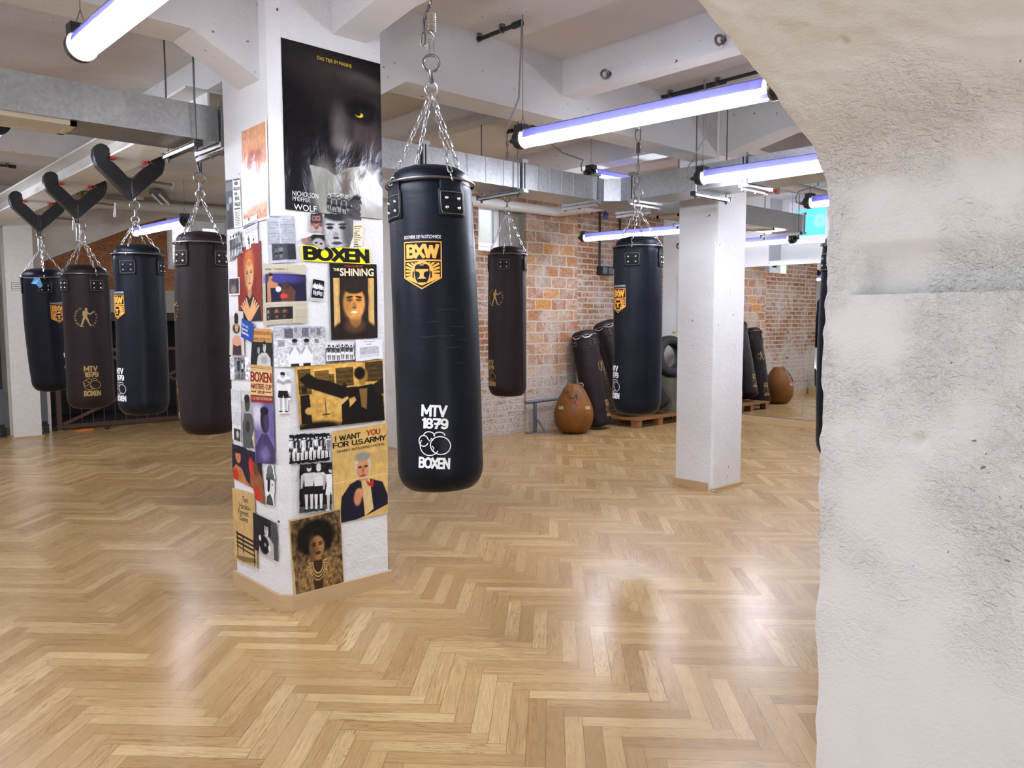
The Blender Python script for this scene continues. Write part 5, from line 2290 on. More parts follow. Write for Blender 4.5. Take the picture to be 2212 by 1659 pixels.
t = thing('loudspeaker', 'small grey loudspeaker on the plaster right of the bare pillar', 'speaker', (10.3, 6.2, 2.85))
mb = MB()
mb.hexa([(10.26, 6.11, 2.77), (10.38, 6.11, 2.77), (10.38, 6.29, 2.77), (10.28, 6.29, 2.77), (10.24, 6.12, 2.95), (10.38, 6.11, 2.95), (10.38, 6.29, 2.95), (10.26, 6.28, 2.95)])
mb.build('speaker_box', M['bluesteel'], t, 0)
mb = MB()
mb.tube([(10.27, 6.2, 2.9), (10.24, 6.22, 2.78), (10.30, 6.2, 2.72)], .008, 6)
mb.build('cable', M['black'], t)
t = thing('shut_off_valve', 'small valve with a red lever under the heating pipe near the niche', 'valve', (7.6, 4.35, 2.85))
mb = MB()
mb.obox((7.72, 4.35, 2.845), (.09, -.05, .012), (.01, .02, 0), (0, 0, .014))
mb.build('lever', M['red'], t, 0)['label'] = 'red lever'
mb = MB()
mb.tube([(7.80, 4.30, 2.82), (7.80, 4.30, 2.888)], .022, 10)
mb.build('valve_body', M['brass'], t)
t = thing('air_vent', 'brass valve on top of the rear pipe between the bag clamps', 'valve', (3.17, 12.0, 3.16))
mb = MB()
mb.lathe([(.03, 3.193), (.03, 3.20), (.045, 3.19), (.045, 3.255), (.02, 3.262)], 14, (3.17, 12.0, 0))
mb.build('valve_body', M['brass'], t)
mb = MB()
mb.lathe([(.02, 3.19), (.02, 3.21), (.03, 3.21), (.03, 3.24)], 12, (3.10, 12.0, 0))
mb.build('side_cap', M['brass'], t)
# two hooks in the brick
for z in (1.259, .76):
    mb = MB()
    mb.ring((6.41, 7.615, z), .022, .006, (1, .4, 0), 14, 5)
    mb.tube([(6.41, 7.62, z), (6.44, 7.645, z)], .006, 6)
    tag(mb.build('ring_hook', M['brass'], None), 'small ring hook in the brick wall at %s height, right of the big black bag' % ('shoulder' if z > 1 else 'hip'), 'hook')
# ledge and dark rods between pillar and big bag
mb = MB()
mb.box((5.36, 7.34, 0), (5.60, 7.58, .16))
tag(mb.build('wooden_ledge', M['oak'], None, 0), 'low wooden box against the brick wall, seen beside the poster pillar', 'box')
for i in range(4):
    mb = MB()
    mb.tube([(5.40 + .05 * i, 7.46, .162), (5.40 + .05 * i + .01, 7.47, .47 + .05 * (i % 2))], .015, 8)
    tag(mb.build('dark_rod', M['black'], None), 'one of several short black rods standing on the low wooden box', 'rod', 'black rods on the low wooden box')

# rear railing before the dark opening ------------------------------------------------------
t = thing('railing', 'rusty steel railing with thin bars before the dark opening at the rear', 'railing', (3.6, 12.12, 0))
for u in (2.74, 5.2):
    mb = MB()
    mb.box((u - .03, 12.09, 0), (u + .03, 12.15, 1.05))
    mb.build('post', M['rust'], t, 0)
for z, nm in ((1.09, 'top_rail'), (.05, 'bottom_rail')):
    mb = MB()
    mb.box((2.70, 12.10, z - .025), (5.24, 12.14, z + .025))
    mb.build(nm, M['rust'], t, 0)
for i in range(17):
    u = 2.88 + i * .145
    mb = MB()
    mb.tube([(u, 12.12, .07), (u, 12.12, 1.07)], .007, 6)
    mb.build('bar', M['rust'], t)
for a, b in (((2.78, .08), (4.9, 1.0)), ((3.3, 1.05), (5.1, .3))):
    mb = MB()
    mb.obox(((a[0] + b[0]) / 2, 12.09, (a[1] + b[1]) / 2), ((b[0] - a[0]) / 2, 0, (b[1] - a[1]) / 2), (0, .008, 0), Vector((-(b[1] - a[1]), 0, b[0] - a[0])).normalized() * .022)
    mb.build('diagonal_strut', M['rust'], t, 0)
mb = MB()
mb.box((2.595, 12.06, .0), (2.635, 12.10, .75))
tag(mb.build('metal_post', M['steel'], None, 0), 'narrow bright metal post beside the railing end', 'post')
mb = MB()
mb.obox((2.97, 11.84, .011), (.11, .035, 0), (-.015, .035, 0), (0, 0, .010))
tag(mb.build('floor_strip', M['orangeplastic'], None, 0), 'flat orange plastic piece on the floor before the railing', 'strip')
mb = MB()
mb.ball((3.26, 11.81, .02), .03, 10, 6, (1.5, .8, .65))
tag(mb.build('rubber_stop', M['black'], None), 'small black stopper on the floor before the railing', 'stopper')
# ring mark on the parquet
mb = MB()
n = 40
for r in (.088, .102):
    for i in range(n):
        a = 2 * PI * i / n
        mb.v.append((4.335 + r * math.cos(a), 4.985 + r * math.sin(a), .0012))
for i in range(n):
    j = (i + 1) % n
    mb.face((i, n + i, n + j, j))
tag(mb.build('ring_mark', pcol(hexc(165, 155, 140), .6), None, 0), 'faint grey ring mark on the parquet below the big bag', 'mark')
# ================================================================== POSTERS ON THE PILLAR
PCL = PC * math.sqrt(2)


def perim(s, z, off):
    """position on the pillar skin; s=0 at the front edge of the chamfer, s<0 round the corner"""
    if s >= 0:
        return (PU + PC + s, PV - off, z)
    if s >= -PCL:
        k = -s / PCL
        return (PU + PC - PC * k - off * .7, PV + PC * k - off * .7, z)
    return (PU - off, PV + PC + (-PCL - s), z)


class Canvas:
    def __init__(s, w, h, col, res=.0042):
        res *= .74
        s.nx, s.ny = max(6, int(w / res)), max(6, int(h / res))
        s.w, s.h = w, h
        s.X, s.Y = np.meshgrid(np.linspace(0, 1, s.nx + 1), np.linspace(0, 1, s.ny + 1))
        s.c = np.ones((s.ny + 1, s.nx + 1, 3)) * np.array(col) / 255
        s.hole = np.zeros_like(s.X, dtype=bool)
        s.r = np.random.RandomState(int(w * 9173 + h * 3571) % 9999)

    def mix(s, m, col):
        s.c = s.c * (1 - m[..., None]) + np.array(col) / 255 * m[..., None]
        return s

    def ell(s, x, y, rx, ry, col, soft=.25, rot=0, al=1.0):
        dx, dy = (s.X - x) * s.w, (s.Y - y) * s.h
        c, q = math.cos(rot), math.sin(rot)
        dx, dy = dx * c + dy * q, -dx * q + dy * c
        d = np.sqrt((dx / (rx * s.w)) ** 2 + (dy / (ry * s.h)) ** 2)
        return s.mix(np.clip((1 - d) / soft + .5, 0, 1) * al, col)

    def inside(s, pts):
        acc = 0
        n = len(pts)
        for ox in (-.33, 0, .33):
            for oy in (-.33, 0, .33):
                X, Y = s.X + ox / s.nx, s.Y + oy / s.ny
                m = np.zeros_like(X, dtype=bool)
                for i in range(n):
                    (x1, y1), (x2, y2) = pts[i], pts[(i + 1) % n]
                    cond = (y1 > Y) != (y2 > Y)
                    m ^= cond & (X < (x2 - x1) * (Y - y1) / ((y2 - y1) or 1e-9) + x1)
                acc = acc + m
        return acc / 9.0

    def poly(s, pts, col, al=1.0):
        return s.mix(s.inside(pts) * al, col)

    def rect(s, x0, y0, x1, y1, col, al=1.0):
        return s.mix(((s.X >= x0) & (s.X <= x1) & (s.Y >= y0) & (s.Y <= y1)) * al, col)

    def noise(s, sx, sy=None):
        sy = sy or sx
        g = s.r.rand(sy + 2, sx + 2)
        x, y = s.X * sx, s.Y * sy
        i, j = x.astype(int), y.astype(int)
        fx, fy = x - i, y - j
        fx, fy = fx * fx * (3 - 2 * fx), fy * fy * (3 - 2 * fy)
        return (g[j, i] * (1 - fx) + g[j, i + 1] * fx) * (1 - fy) + (g[j + 1, i] * (1 - fx) + g[j + 1, i + 1] * fx) * fy

    def mottle(s, amp, sx, sy=None):
        n = (s.noise(sx, sy) + s.noise(sx * 2, (sy or sx) * 2) * .5) / 1.5 - .5
        s.c = np.clip(s.c * (1 + amp * n[..., None] * 2), 0, 1)
        return s

    def lines(s, x0, y0, x1, y1, n, col, al=.7):
        """grey rows of small print"""
        row = (s.Y - y0) / (y1 - y0) * n
        m = (s.X >= x0) & (s.X <= x1) & (s.Y >= y0) & (s.Y <= y1)
        w = np.abs((row % 1) - .5) < .27
        g = s.r.rand(n + 2, 60)
        ri = np.clip(row.astype(int), 0, n)
        ci = np.clip(((s.X - x0) / (x1 - x0) * 26).astype(int), 0, 59)
        s.mix((m & w) * (.45 + .55 * g[ri, ci]) * al, col)
        return s

    def head(s, x, y, r, skin, hair, cloth=None, aspect=None, look=0.0):
        """simple portrait: hair, neck, shoulders, face with eyes, nose, mouth; r in fractions of the width"""
        k = s.w / s.h
        ry = r * k
        dk = [c * .45 for c in skin]
        md = [c * .72 for c in skin]
        if cloth:
            s.ell(x, y + ry * 2.9, r * 2.2, ry * 1.75, cloth, .12)
        s.ell(x, y - ry * .12, r * 1.16, ry * 1.30, hair, .15)
        s.ell(x + .02, y + ry * 1.15, r * .48, ry * .62, md, .3)
        s.ell(x, y + ry * .10, r * .86, ry * 1.18, skin, .18)
        s.ell(x - r * .55, y + ry * .1, r * .34, ry * .9, md, .9, 0, .6)
        for sg in (-1, 1):
            s.ell(x + sg * r * .36 + look, y - ry * .10, r * .24, ry * .10, dk, .5)
            s.ell(x + sg * r * .36 + look, y - ry * .30, r * .28, ry * .07, hair, .5, sg * .15)
        s.ell(x + look, y + ry * .28, r * .13, ry * .26, md, .8)
        s.ell(x + look, y + ry * .42, r * .20, ry * .06, dk, .6)
        s.ell(x + look, y + ry * .70, r * .34, ry * .09, [c * .55 for c in skin], .5)
        s.ell(x, y - ry * .92, r * .80, ry * .40, hair, .3)
        return s

    def man(s, x, y0, h, skin, top=None, shorts=(20, 20, 20), arms='down', lean=0.0):
        """small standing figure, h in fractions of the height"""
        k = s.h / s.w
        u = h
        w = h * k
        top = top or skin
        for sg in (-1, 1):
            s.poly([(x + sg * w * .015, y0 + u * .50), (x + sg * w * .11, y0 + u * .50), (x + sg * w * .085 + lean, y0 + u * .97), (x + sg * w * .035 + lean, y0 + u * .97)], skin)
            s.ell(x + sg * w * .075 + lean, y0 + u * .975, w * .055, u * .018, shorts, .3)
        s.poly([(x - w * .115, y0 + u * .45), (x + w * .115, y0 + u * .45), (x + w * .135, y0 + u * .63), (x + w * .015, y0 + u * .64), (x, y0 + u * .56), (x - w * .015, y0 + u * .64), (x - w * .135, y0 + u * .63)], shorts)
        s.poly([(x - w * .13, y0 + u * .17), (x + w * .13, y0 + u * .17), (x + w * .10, y0 + u * .46), (x - w * .10, y0 + u * .46)], top)
        for sg in (-1, 1):
            if arms == 'down':
                a = [(x + sg * w * .12, y0 + u * .17), (x + sg * w * .19, y0 + u * .22), (x + sg * w * .20, y0 + u * .50), (x + sg * w * .155, y0 + u * .50), (x + sg * w * .12, y0 + u * .28)]
            elif arms == 'guard':
                a = [(x + sg * w * .12, y0 + u * .17), (x + sg * w * .20, y0 + u * .24), (x + sg * w * .20, y0 + u * .34), (x + sg * w * .04, y0 + u * .17), (x + sg * w * .01, y0 + u * .20), (x + sg * w * .13, y0 + u * .31)]
            elif arms == 'up':
                a = [(x + sg * w * .10, y0 + u * .20), (x + sg * w * .24, y0 - u * .04), (x + sg * w * .28, y0 - u * .02), (x + sg * w * .15, y0 + u * .25)]
            else:
                a = [(x + sg * w * .12, y0 + u * .17), (x + sg * w * .18, y0 + u * .26), (x - sg * w * .05, y0 + u * .31), (x - sg * w * .05, y0 + u * .265)]
            s.poly(a, [c * .9 for c in skin])
        s.ell(x, y0 + u * .075, w * .058, u * .072, skin, .25)
        s.ell(x, y0 + u * .035, w * .064, u * .042, [c * .2 for c in skin], .3)
        return s

    def keep(s, pts):
        s.hole |= s.inside(pts) < .5
        return s

    def torn(s, amp=.03, sides='tblr'):
        n = s.noise(14)
        n2 = s.noise(40)
        f = amp * (n * .7 + n2 * .3)
        a = s.w / s.h
        if 't' in sides:
            s.hole |= s.Y < f * a
        if 'b' in sides:
            s.hole |= s.Y > 1 - f * a
        if 'l' in sides:
            s.hole |= s.X < f
        if 'r' in sides:
            s.hole |= s.X > 1 - f
        return s

    def grey(s, k=1.0, tint=(1, 1, 1)):
        g = s.c.mean(axis=2, keepdims=True)
        s.c = s.c * (1 - k) + g * k * np.array(tint)
        return s


def srgb2lin(a):
    return np.where(a <= .04045, a / 12.92, ((a + .055) / 1.055) ** 2.4)


def poster(label, quad, cv, texts=(), layer=1, glossy=False, cat='poster', curl=.0, name='poster', group=None):
    q = np.array(quad)
    seed = Vector((q[0][0] * 31, q[0][1] * 17, layer))

    def at(x, y, up=0.0):
        s_ = (q[0] * (1 - x) + q[1] * x) * (1 - y) + (q[3] * (1 - x) + q[2] * x) * y
        b = .0016 * (noise.noise(Vector((s_[0] * 9, s_[1] * 7, 0)) + seed) + .6)
        if glossy:
            b += .0018 * (1 + noise.noise(Vector((s_[0] * 16, s_[1] * 3.5, 4)) + seed)) * min(1, y * 1.4)
        b += curl * (max(0, abs(x - .5) * 2 - .75)) ** 2 * 4
        return perim(float(s_[0]), float(s_[1]), .0030 + layer * .0016 + b + up)
    mb = MB()
    nx, ny = cv.nx, cv.ny
    X, Y = cv.X, cv.Y
    idx = -np.ones((ny + 1, nx + 1), dtype=int)
    cols = []
    C_ = srgb2lin(np.clip(cv.c, 0, 1))
    for j in range(ny):
        for i in range(nx):
            if cv.hole[j, i] or cv.hole[j + 1, i] or cv.hole[j, i + 1] or cv.hole[j + 1, i + 1]:
                continue
            f = []
            for jj, ii in ((j + 1, i), (j + 1, i + 1), (j, i + 1), (j, i)):
                if idx[jj, ii] < 0:
                    idx[jj, ii] = len(mb.v)
                    mb.v.append(at(X[jj, ii], Y[jj, ii]))
                    cols.append((*C_[jj, ii], 1))
                f.append(int(idx[jj, ii]))
            mb.face(f)
    o = mb.build(name, M['glossink'] if glossy else M['ink'], None, 60)
    a = o.data.attributes.new('ink', 'FLOAT_COLOR', 'POINT')
    a.data.foreach_set('color', np.array(cols, dtype=np.float32).ravel())
    tag(o, label, cat, group)
    for t_ in texts:
        body, x0, y0, x1, y1, col = t_[:6]
        bold = t_[6] if len(t_) > 6 else .02
        d = D2()
        if bold < 0:
            d.block(body, x0, 1 - y1, x1, 1 - y0, -bold, .16)
        else:
            d.text(body, x0, 1 - y1, x1, 1 - y0, bold)
        fine = .016
        d.map(lambda x, y: at(x, 1 - y, .0011), 'lettering', pcol(lin([c / 255 for c in col]), .4 if glossy else .55), o, fine / max(cv.w, .1) * .8)
    return o


K, WH = (14, 13, 14), (236, 236, 234)
BW_SK, BW_DK = (186, 186, 184), (24, 24, 25)

# --- front face -------------------------------------------------------------------------
c = Canvas(.592, .83, (13, 11, 16), .0045)
c.ell(.55, .16, .42, .12, (52, 45, 42), 1.2, .12).ell(.80, .15, .20, .05, (78, 71, 66), .9, .10)
c.ell(.72, .30, .42, .14, (38, 32, 32), 1.0)
c.ell(.55, .48, .085, .14, (86, 80, 76), 1.0).ell(.57, .55, .09, .05, (96, 90, 84), .9)
c.ell(.82, .48, .20, .10, (62, 50, 48), 1.1, .5)
c.ell(.80, .33, .16, .070, (8, 7, 9), .7)
c.ell(.76, .355, .042, .016, (225, 200, 40), .4).ell(.745, .347, .030, .016, (10, 9, 10), .3)
c.ell(.60, .72, .34, .10, (28, 22, 22), .9)
c.poly([(.24, .715), (.40, .725), (.50, .76), (.62, .70), (.80, .67), (1, .80), (1, 1), (.34, 1), (.27, .80)], (158, 158, 150))
c.ell(.38, .86, .13, .17, (128, 128, 118), .8).ell(.60, .80, .09, .10, (96, 88, 76), .8).ell(.84, .80, .13, .12, (205, 208, 206), .9)
c.ell(.78, .72, .05, .04, (120, 112, 104), .8, .6)
c.mottle(.10, 12)
poster('large dark glossy film poster with one yellow eye, topmost on the front of the pillar', [(.001, 2.884), (.576, 2.879), (.578, 2.05), (.001, 2.054)], c,
       [('DAS TIER IM MANNE', .34, .052, .69, .074, (205, 180, 50), .008), ('NICHOLSON', .07, .885, .32, .915, (215, 215, 215), .0),
        ('PFEIFFER', .07, .920, .24, .944, (205, 205, 205), .0), ('WOLF', .08, .962, .30, 1.0 - .002, (235, 235, 235), .0)], 1, True)

c = Canvas(.23, .17, (70, 68, 66)).mottle(.9, 16).rect(0, 0, 1, .25, (190, 188, 180), .6).mottle(.8, 30)
for i in range(5):
    c.man(.10 + .13 * i, .22 + .05 * (i % 2), .62, (150, 148, 144), (50, 50, 52))
c.head(.83, .36, .13, (84, 82, 82), (22, 22, 24), (60, 60, 60)).rect(.72, .72, 1, 1, (72, 66, 66)).torn(.10)
poster('torn black-and-white group photo overlapping the foot of the large dark poster', [(.224, 2.17), (.452, 2.18), (.449, 2.02), (.225, 2.055)], c, (), 3, cat='clipping')
c = Canvas(.086, .11, (120, 86, 76), .003).mottle(.7, 9).head(.5, .35, .34, (150, 110, 100), (46, 36, 34), (170, 150, 140)).rect(.2, .42, .85, .52, (60, 40, 40)).torn(.16)
poster('small torn colour scrap of a face with dark glasses, left of the big grey face', [(.127, 2.053), (.213, 2.061), (.21, 1.95), (.124, 1.941)], c, (), 4, cat='clipping')
c = Canvas(.19, .195, (96, 96, 97), .003).mottle(.4, 8)
c.ell(.48, .5, .45, .62, (176, 176, 175), .25).ell(.50, .02, .50, .22, (30, 30, 32), .3).ell(.78, .55, .18, .5, (84, 84, 85), .8)
for sg in (-1, 1):
    c.ell(.42 + sg * .20, .42, .10, .045, (24, 24, 25), .5).ell(.42 + sg * .20, .33, .13, .03, (40, 40, 42), .5)
c.ell(.40, .62, .09, .10, (140, 140, 139), .7).ell(.40, .70, .10, .03, (40, 40, 41), .6).ell(.42, .84, .16, .045, (60, 60, 61), .5)
c.poly([(.8, 1), (1, .55), (1, 1)], (220, 220, 220)).mottle(.18, 26).torn(.07)
poster('torn grey close-up photo of a young man\'s face above the yellow sticker', [(.204, 2.057), (.390, 2.072), (.395, 1.881), (.208, 1.868)], c, (), 5, cat='clipping')
c = Canvas(.137, .075, (110, 108, 106), .003).mottle(.5, 10).ell(.72, .1, .34, .42, (22, 22, 23), .3).ell(.72, .62, .26, .40, (165, 160, 156), .3)
c.ell(.62, .55, .06, .06, K, .5).ell(.83, .58, .06, .06, K, .5).ell(.15, .45, .14, .30, (170, 112, 100), .6).keep([(0, .35), (.3, .2), (.5, 0), (1, 0), (1, 1), (.75, .95), (.5, .7), (.02, .62)])
poster('torn strip of photo with a man\'s eyes, on the left end of the yellow sticker', [(.079, 1.938), (.216, 1.94), (.217, 1.862), (.08, 1.868)], c, (), 6, cat='clipping')
c = Canvas(.062, .118, (224, 212, 178), .003)
poster('narrow cream caption strip right of the big grey face', [(.388, 2.014), (.448, 2.019), (.443, 1.9), (.386, 1.896)], c,
       [(w_, .12, .10 + i * .10, .12 + .075 * len(w_), .165 + i * .10, (40, 38, 36), .02) for i, w_ in enumerate(('LEBE JEDEN', 'TAG, ALS', 'WÄRE ES', 'DEIN', 'LETZTER.', 'IRGENDWANN', 'WIRST DU', 'RECHT', 'HABEN.'))], 3, cat='clipping')
c = Canvas(.405, .081, (243, 226, 30))
poster('bright yellow sticker with BOXEN in heavy black letters', [(.082, 1.881), (.487, 1.886), (.490, 1.803), (.084, 1.803)], c,
       [('BOXEN', .018, .04, .988, .94, (16, 15, 14), -.27)], 4, cat='sticker', name='sticker')

c = Canvas(.291, .40, (20, 18, 16), .0036)
c.rect(.07, .19, .93, .99, (196, 150, 78)).mottle(.06, 10).rect(.20, .19, .80, .99, (34, 24, 18))
c.rect(.07, .19, .16, .99, (205, 168, 104)).rect(.84, .19, .93, .99, (205, 168, 104))
c.head(.50, .50, .27, (214, 150, 74), (38, 26, 18), (30, 22, 18))
c.ell(.50, .82, .22, .10, (120, 82, 44), .6, 0, .5).ell(.50, .640, .085, .016, (236, 218, 180), .3).mottle(.08, 20)
poster('black and yellow film poster with a large man\'s face, at the pillar\'s right edge', [(.242, 1.798), (.533, 1.806), (.531, 1.404), (.244, 1.398)], c,
       [("STANLEY KUBRICK'S", .31, .018, .69, .048, (170, 70, 50), .01), ('THE', .07, .062, .20, .100, (228, 212, 170), .04), ('SHiNiNG', .21, .060, .93, .165, (228, 212, 170), .03)], 1, True)

c = Canvas(.157, .24, (176, 179, 186)).lines(.05, .12, .48, .60, 22, (104, 106, 112)).lines(.54, .09, .96, .58, 22, (110, 112, 118))
c.rect(.22, .59, .97, .93, (66, 68, 72)).rect(.7, .59, .97, .93, (44, 45, 48)).man(.5, .63, .28, (120, 120, 122)).man(.35, .66, .24, (96, 96, 98)).mottle(.10, 14).torn(.02)
poster('bluish grey newspaper page bent round the corner, under the orange print', [(-.104, 2.026), (.049, 2.026), (.060, 1.791), (-.098, 1.780)], c, [('Meisterhaftes', .22, .025, .56, .055, (50, 50, 54), .01)], 2, cat='clipping', name='newspaper_clipping')
c = Canvas(.28, .31, (186, 179, 156)).lines(.03, .16, .10, .95, 40, (140, 134, 118)).lines(.12, .66, .95, .72, 4, (140, 134, 118))
c.rect(.13, .18, .97, .62, (32, 30, 52)).ell(.5, .25, .4, .08, (64, 58, 120), .9).lines(.74, .75, .96, .98, 12, (140, 134, 118)).lines(.12, .92, .7, .98, 4, (140, 134, 118))
c.poly([(.20, .32), (.30, .22), (.36, .30), (.46, .33), (.44, .40), (.32, .40), (.34, .55), (.34, .62), (.20, .62)], (176, 120, 86)).ell(.31, .22, .045, .05, (178, 124, 92), .3).ell(.31, .19, .05, .03, (40, 28, 22), .3)
c.ell(.46, .42, .05, .045, (226, 222, 214), .3).poly([(.52, .40), (.66, .36), (.76, .45), (.74, .62), (.50, .62)], (88, 58, 44)).ell(.58, .38, .06, .05, (70, 46, 36), .3).ell(.55, .53, .06, .04, (200, 60, 50), .4)
c.rect(.15, .70, .70, .90, (40, 36, 38)).man(.42, .715, .18, (150, 100, 70)).man(.56, .72, .17, (120, 84, 60)).man(.22, .715, .18, (170, 130, 110)).torn(.025)
poster('yellowed newspaper page with a colour boxing photo, bent round the pillar corner', [(-.163, 1.793), (.110, 1.786), (.116, 1.486), (-.172, 1.465)], c, [('König der Tanzbären', .14, .085, .62, .125, (40, 38, 36), .0)], 3, cat='clipping', name='newspaper_clipping')
c = Canvas(.072, .110, (22, 22, 23), .0028)
for i in range(4):
    c.man(.2 + .2 * i, .12 + .04 * (i % 2), .62, (220, 220, 218), (230, 230, 228))
c.rect(0, .86, 1, 1, (210, 210, 208)).lines(.05, .88, .95, .98, 3, (90, 90, 90))
poster('small black-and-white team photo alone on bare plaster beside the man\'s-face poster', [(.147, 1.713), (.211, 1.705), (.201, 1.598), (.131, 1.602)], c, (), 1, cat='photo', name='photo')
c = Canvas(.277, .20, (198, 199, 202), .0034)
c.rect(0, 0, 1, .30, (168, 169, 173)).mottle(.06, 10)
for x0, y0, x1, y1, g in ((.20, .04, .34, .28, 92), (.36, .03, .42, .15, 120), (.52, .03, .66, .26, 104), (.70, .04, .80, .16, 130), (.82, .05, .90, .24, 110), (.08, .34, .20, .50, 140), (.78, .32, .86, .42, 120)):
    c.rect(x0, y0, x1, y1, (g, g, g + 3))
c.mottle(.22, 34)
for x in (.37, .61):
    c.poly([(x - .12, 1), (x - .13, .62), (x - .04, .54), (x + .05, .54), (x + .13, .62), (x + .11, 1)], (226, 227, 229))
    for sg in (-1, 1):
        c.poly([(x + sg * .12, .60), (x + sg * .17, .74), (x + sg * .06, .52), (x + sg * .03, .50), (x + sg * .03, .56), (x + sg * .11, .72)], (158, 158, 159))
    c.ell(x, .42, .052, .095, (156, 156, 157), .2).ell(x, .355, .056, .05, (32, 32, 34), .3).ell(x, .50, .035, .03, (214, 214, 214), .4).rect(x - .08, .93, x + .08, 1, (34, 34, 36))
poster('black-and-white photo of two boys in white shirts holding up their fists', [(-.070, 1.469), (.206, 1.470), (.206, 1.270), (-.069, 1.266)], c, (), 4, cat='photo', name='photo')
c = Canvas(.18, .115, (214, 214, 216), .0028).mottle(.05, 8)
for i in range(6):
    c.man(.13 + .15 * i, .16 + .02 * (i % 3), .72, (70, 70, 72), (64, 64, 66), (226, 226, 226), 'up' if i % 2 else 'down')
c.rect(0, .90, 1, 1, (60, 60, 62)).torn(.04)
poster('narrow black-and-white photo of six dancers in a row', [(.200, 1.391), (.381, 1.392), (.383, 1.279), (.205, 1.274)], c, (), 5, cat='photo', name='photo')
c = Canvas(.183, .122, (226, 227, 231), .0030)
for a in ((.04, .05, .96, .06), (.04, .93, .96, .94), (.04, .05, .047, .94), (.953, .05, .96, .94)):
    c.rect(*a, (120, 122, 130))
c.lines(.16, .36, .84, .84, 9, (112, 114, 124), .9).lines(.30, .12, .70, .20, 1, (90, 92, 100)).lines(.40, .24, .60, .29, 1, (90, 92, 100)).torn(.035)
poster('white printed notice in a thin frame, right end of the photo row', [(.383, 1.403), (.560, 1.405), (.566, 1.287), (.382, 1.275)], c, (), 6, cat='notice', name='notice')

c = Canvas(.525, .335, (178, 136, 62), .0042)
c.ell(.45, .15, .7, .30, (208, 166, 84), 1.2).ell(.42, .62, .30, .34, (200, 160, 84), 1.1)
for x0, y0, x1, y1, g in ((.20, .10, .36, .34, .55), (.36, .16, .42, .36, .48), (.44, .08, .64, .38, .42), (.02, .05, .16, .45, .45), (.78, .02, 1, .34, .36)):
    c.rect(x0, y0, x1, y1, (178 * g, 136 * g, 62 * g))
    for k in range(4):
        c.rect(x0 + .01, y0 + (y1 - y0) * (k + .3) / 4, x1 - .01, y0 + (y1 - y0) * (k + .55) / 4, (178 * g * 1.5, 136 * g * 1.5, 62 * g * 1.5), .6)
c.mottle(.18, 24)
c.poly([(.03, .20), (.14, .12), (.22, .22), (.36, .27), (.54, .40), (.68, .40), (.74, .52), (.54, .60), (.30, .46), (.10, .34)], (26, 21, 15))
c.poly([(.60, .42), (.86, .38), (.99, .60), (1, 1), (.46, 1), (.52, .80), (.66, .62)], (20, 17, 13)).poly([(.86, .40), (1, .30), (1, .55), (.92, .60)], (34, 27, 18))
c.ell(.755, .26, .055, .13, (150, 112, 54), .25, .3).ell(.715, .19, .065, .10, (22, 18, 14), .3).poly([(.70, .44), (.80, .44), (.78, .78), (.72, .74)], (120, 92, 48))
for x, w_ in ((.08, .035), (.53, .03)):
    c.ell(x, .38, w_ * .8, .06, (30, 24, 17), .3).poly([(x - w_ * 1.4, .46), (x + w_ * 1.4, .46), (x + w_ * 1.7, .92), (x - w_ * 1.7, .92)], (27, 22, 16))
c.ell(.12, .72, .05, .06, (196, 156, 80), .3).poly([(.46, .60), (.56, .54), (.57, .58), (.48, .68)], (206, 172, 100)).ell(.20, 1.0, .26, .10, (24, 20, 15), .5)
c.ell(.30, .70, .004, .16, (40, 32, 20), .5).ell(.30, .80, .05, .01, (40, 32, 20), .5)
poster('black and gold street concert poster of a singer with outstretched arms', [(.033, 1.266), (.560, 1.285), (.570, .943), (.053, .940)], c, (), 2)
c = Canvas(.242, .165, (20, 20, 21), .0032).mottle(.4, 12)
for i in range(10):
    c.man(.055 + .098 * i, .10 + .03 * ((i * 7) % 3) / 2, .76, (214, 213, 211), (38, 38, 40) if i % 3 else (225, 225, 225), (232, 232, 230) if i % 2 else (40, 40, 42), 'down')
c.rect(.90, .28, .98, .66, (120, 120, 122)).rect(0, .56, 1, .572, (190, 190, 190), .5).torn(.05)
poster('torn black-and-white photo of a row of boxers standing, left of the recruiting poster', [(-.011, .926), (.231, .915), (.227, .755), (-.012, .760)], c, (), 3, cat='photo', name='photo')

c = Canvas(.35, .505, (201, 167, 98), .0042).mottle(.06, 8)
c.poly([(.10, .97), (.14, .72), (.30, .60), (.48, .56), (.66, .58), (.90, .64), (1, .80), (1, .90), (.62, .97), (.40, 1), (.12, 1)], (30, 26, 38))
c.poly([(.50, .58), (.66, .58), (.72, .92), (.56, .98)], (205, 178, 122)).poly([(.58, .58), (.66, .62), (.74, .58), (.72, .68), (.62, .65)], (178, 40, 32))
c.ell(.53, .43, .145, .155, (196, 190, 176), .25).ell(.53, .46, .115, .125, (200, 138, 96), .25)
c.ell(.48, .435, .035, .012, (70, 44, 34), .4).ell(.59, .435, .035, .012, (70, 44, 34), .4).ell(.535, .475, .022, .035, (170, 106, 76), .7).ell(.535, .53, .05, .010, (130, 62, 50), .5)
c.ell(.53, .325, .15, .05, (150, 142, 128), .4).ell(.46, .72, .08, .06, (200, 140, 100), .35).ell(.43, .77, .07, .08, (196, 132, 94), .4)
c.mottle(.08, 18).rect(0, .555, 1, .562, (224, 198, 130), .7)
poster('tan recruiting poster with a man in a dark coat and red bow tie', [(.236, .913), (.589, .927), (.582, .416), (.240, .410)], c,
       [('I WANT', .05, .055, .50, .115, (34, 28, 26), -.19), ('YOU', .60, .045, .86, .105, (165, 44, 34), -.19), ('FOR U.S.ARMY', .01, .125, .97, .185, (34, 28, 26), -.19),
        ('NEAREST RECRUITING STATION', .08, .212, .93, .238, (40, 34, 30), .01)], 1)
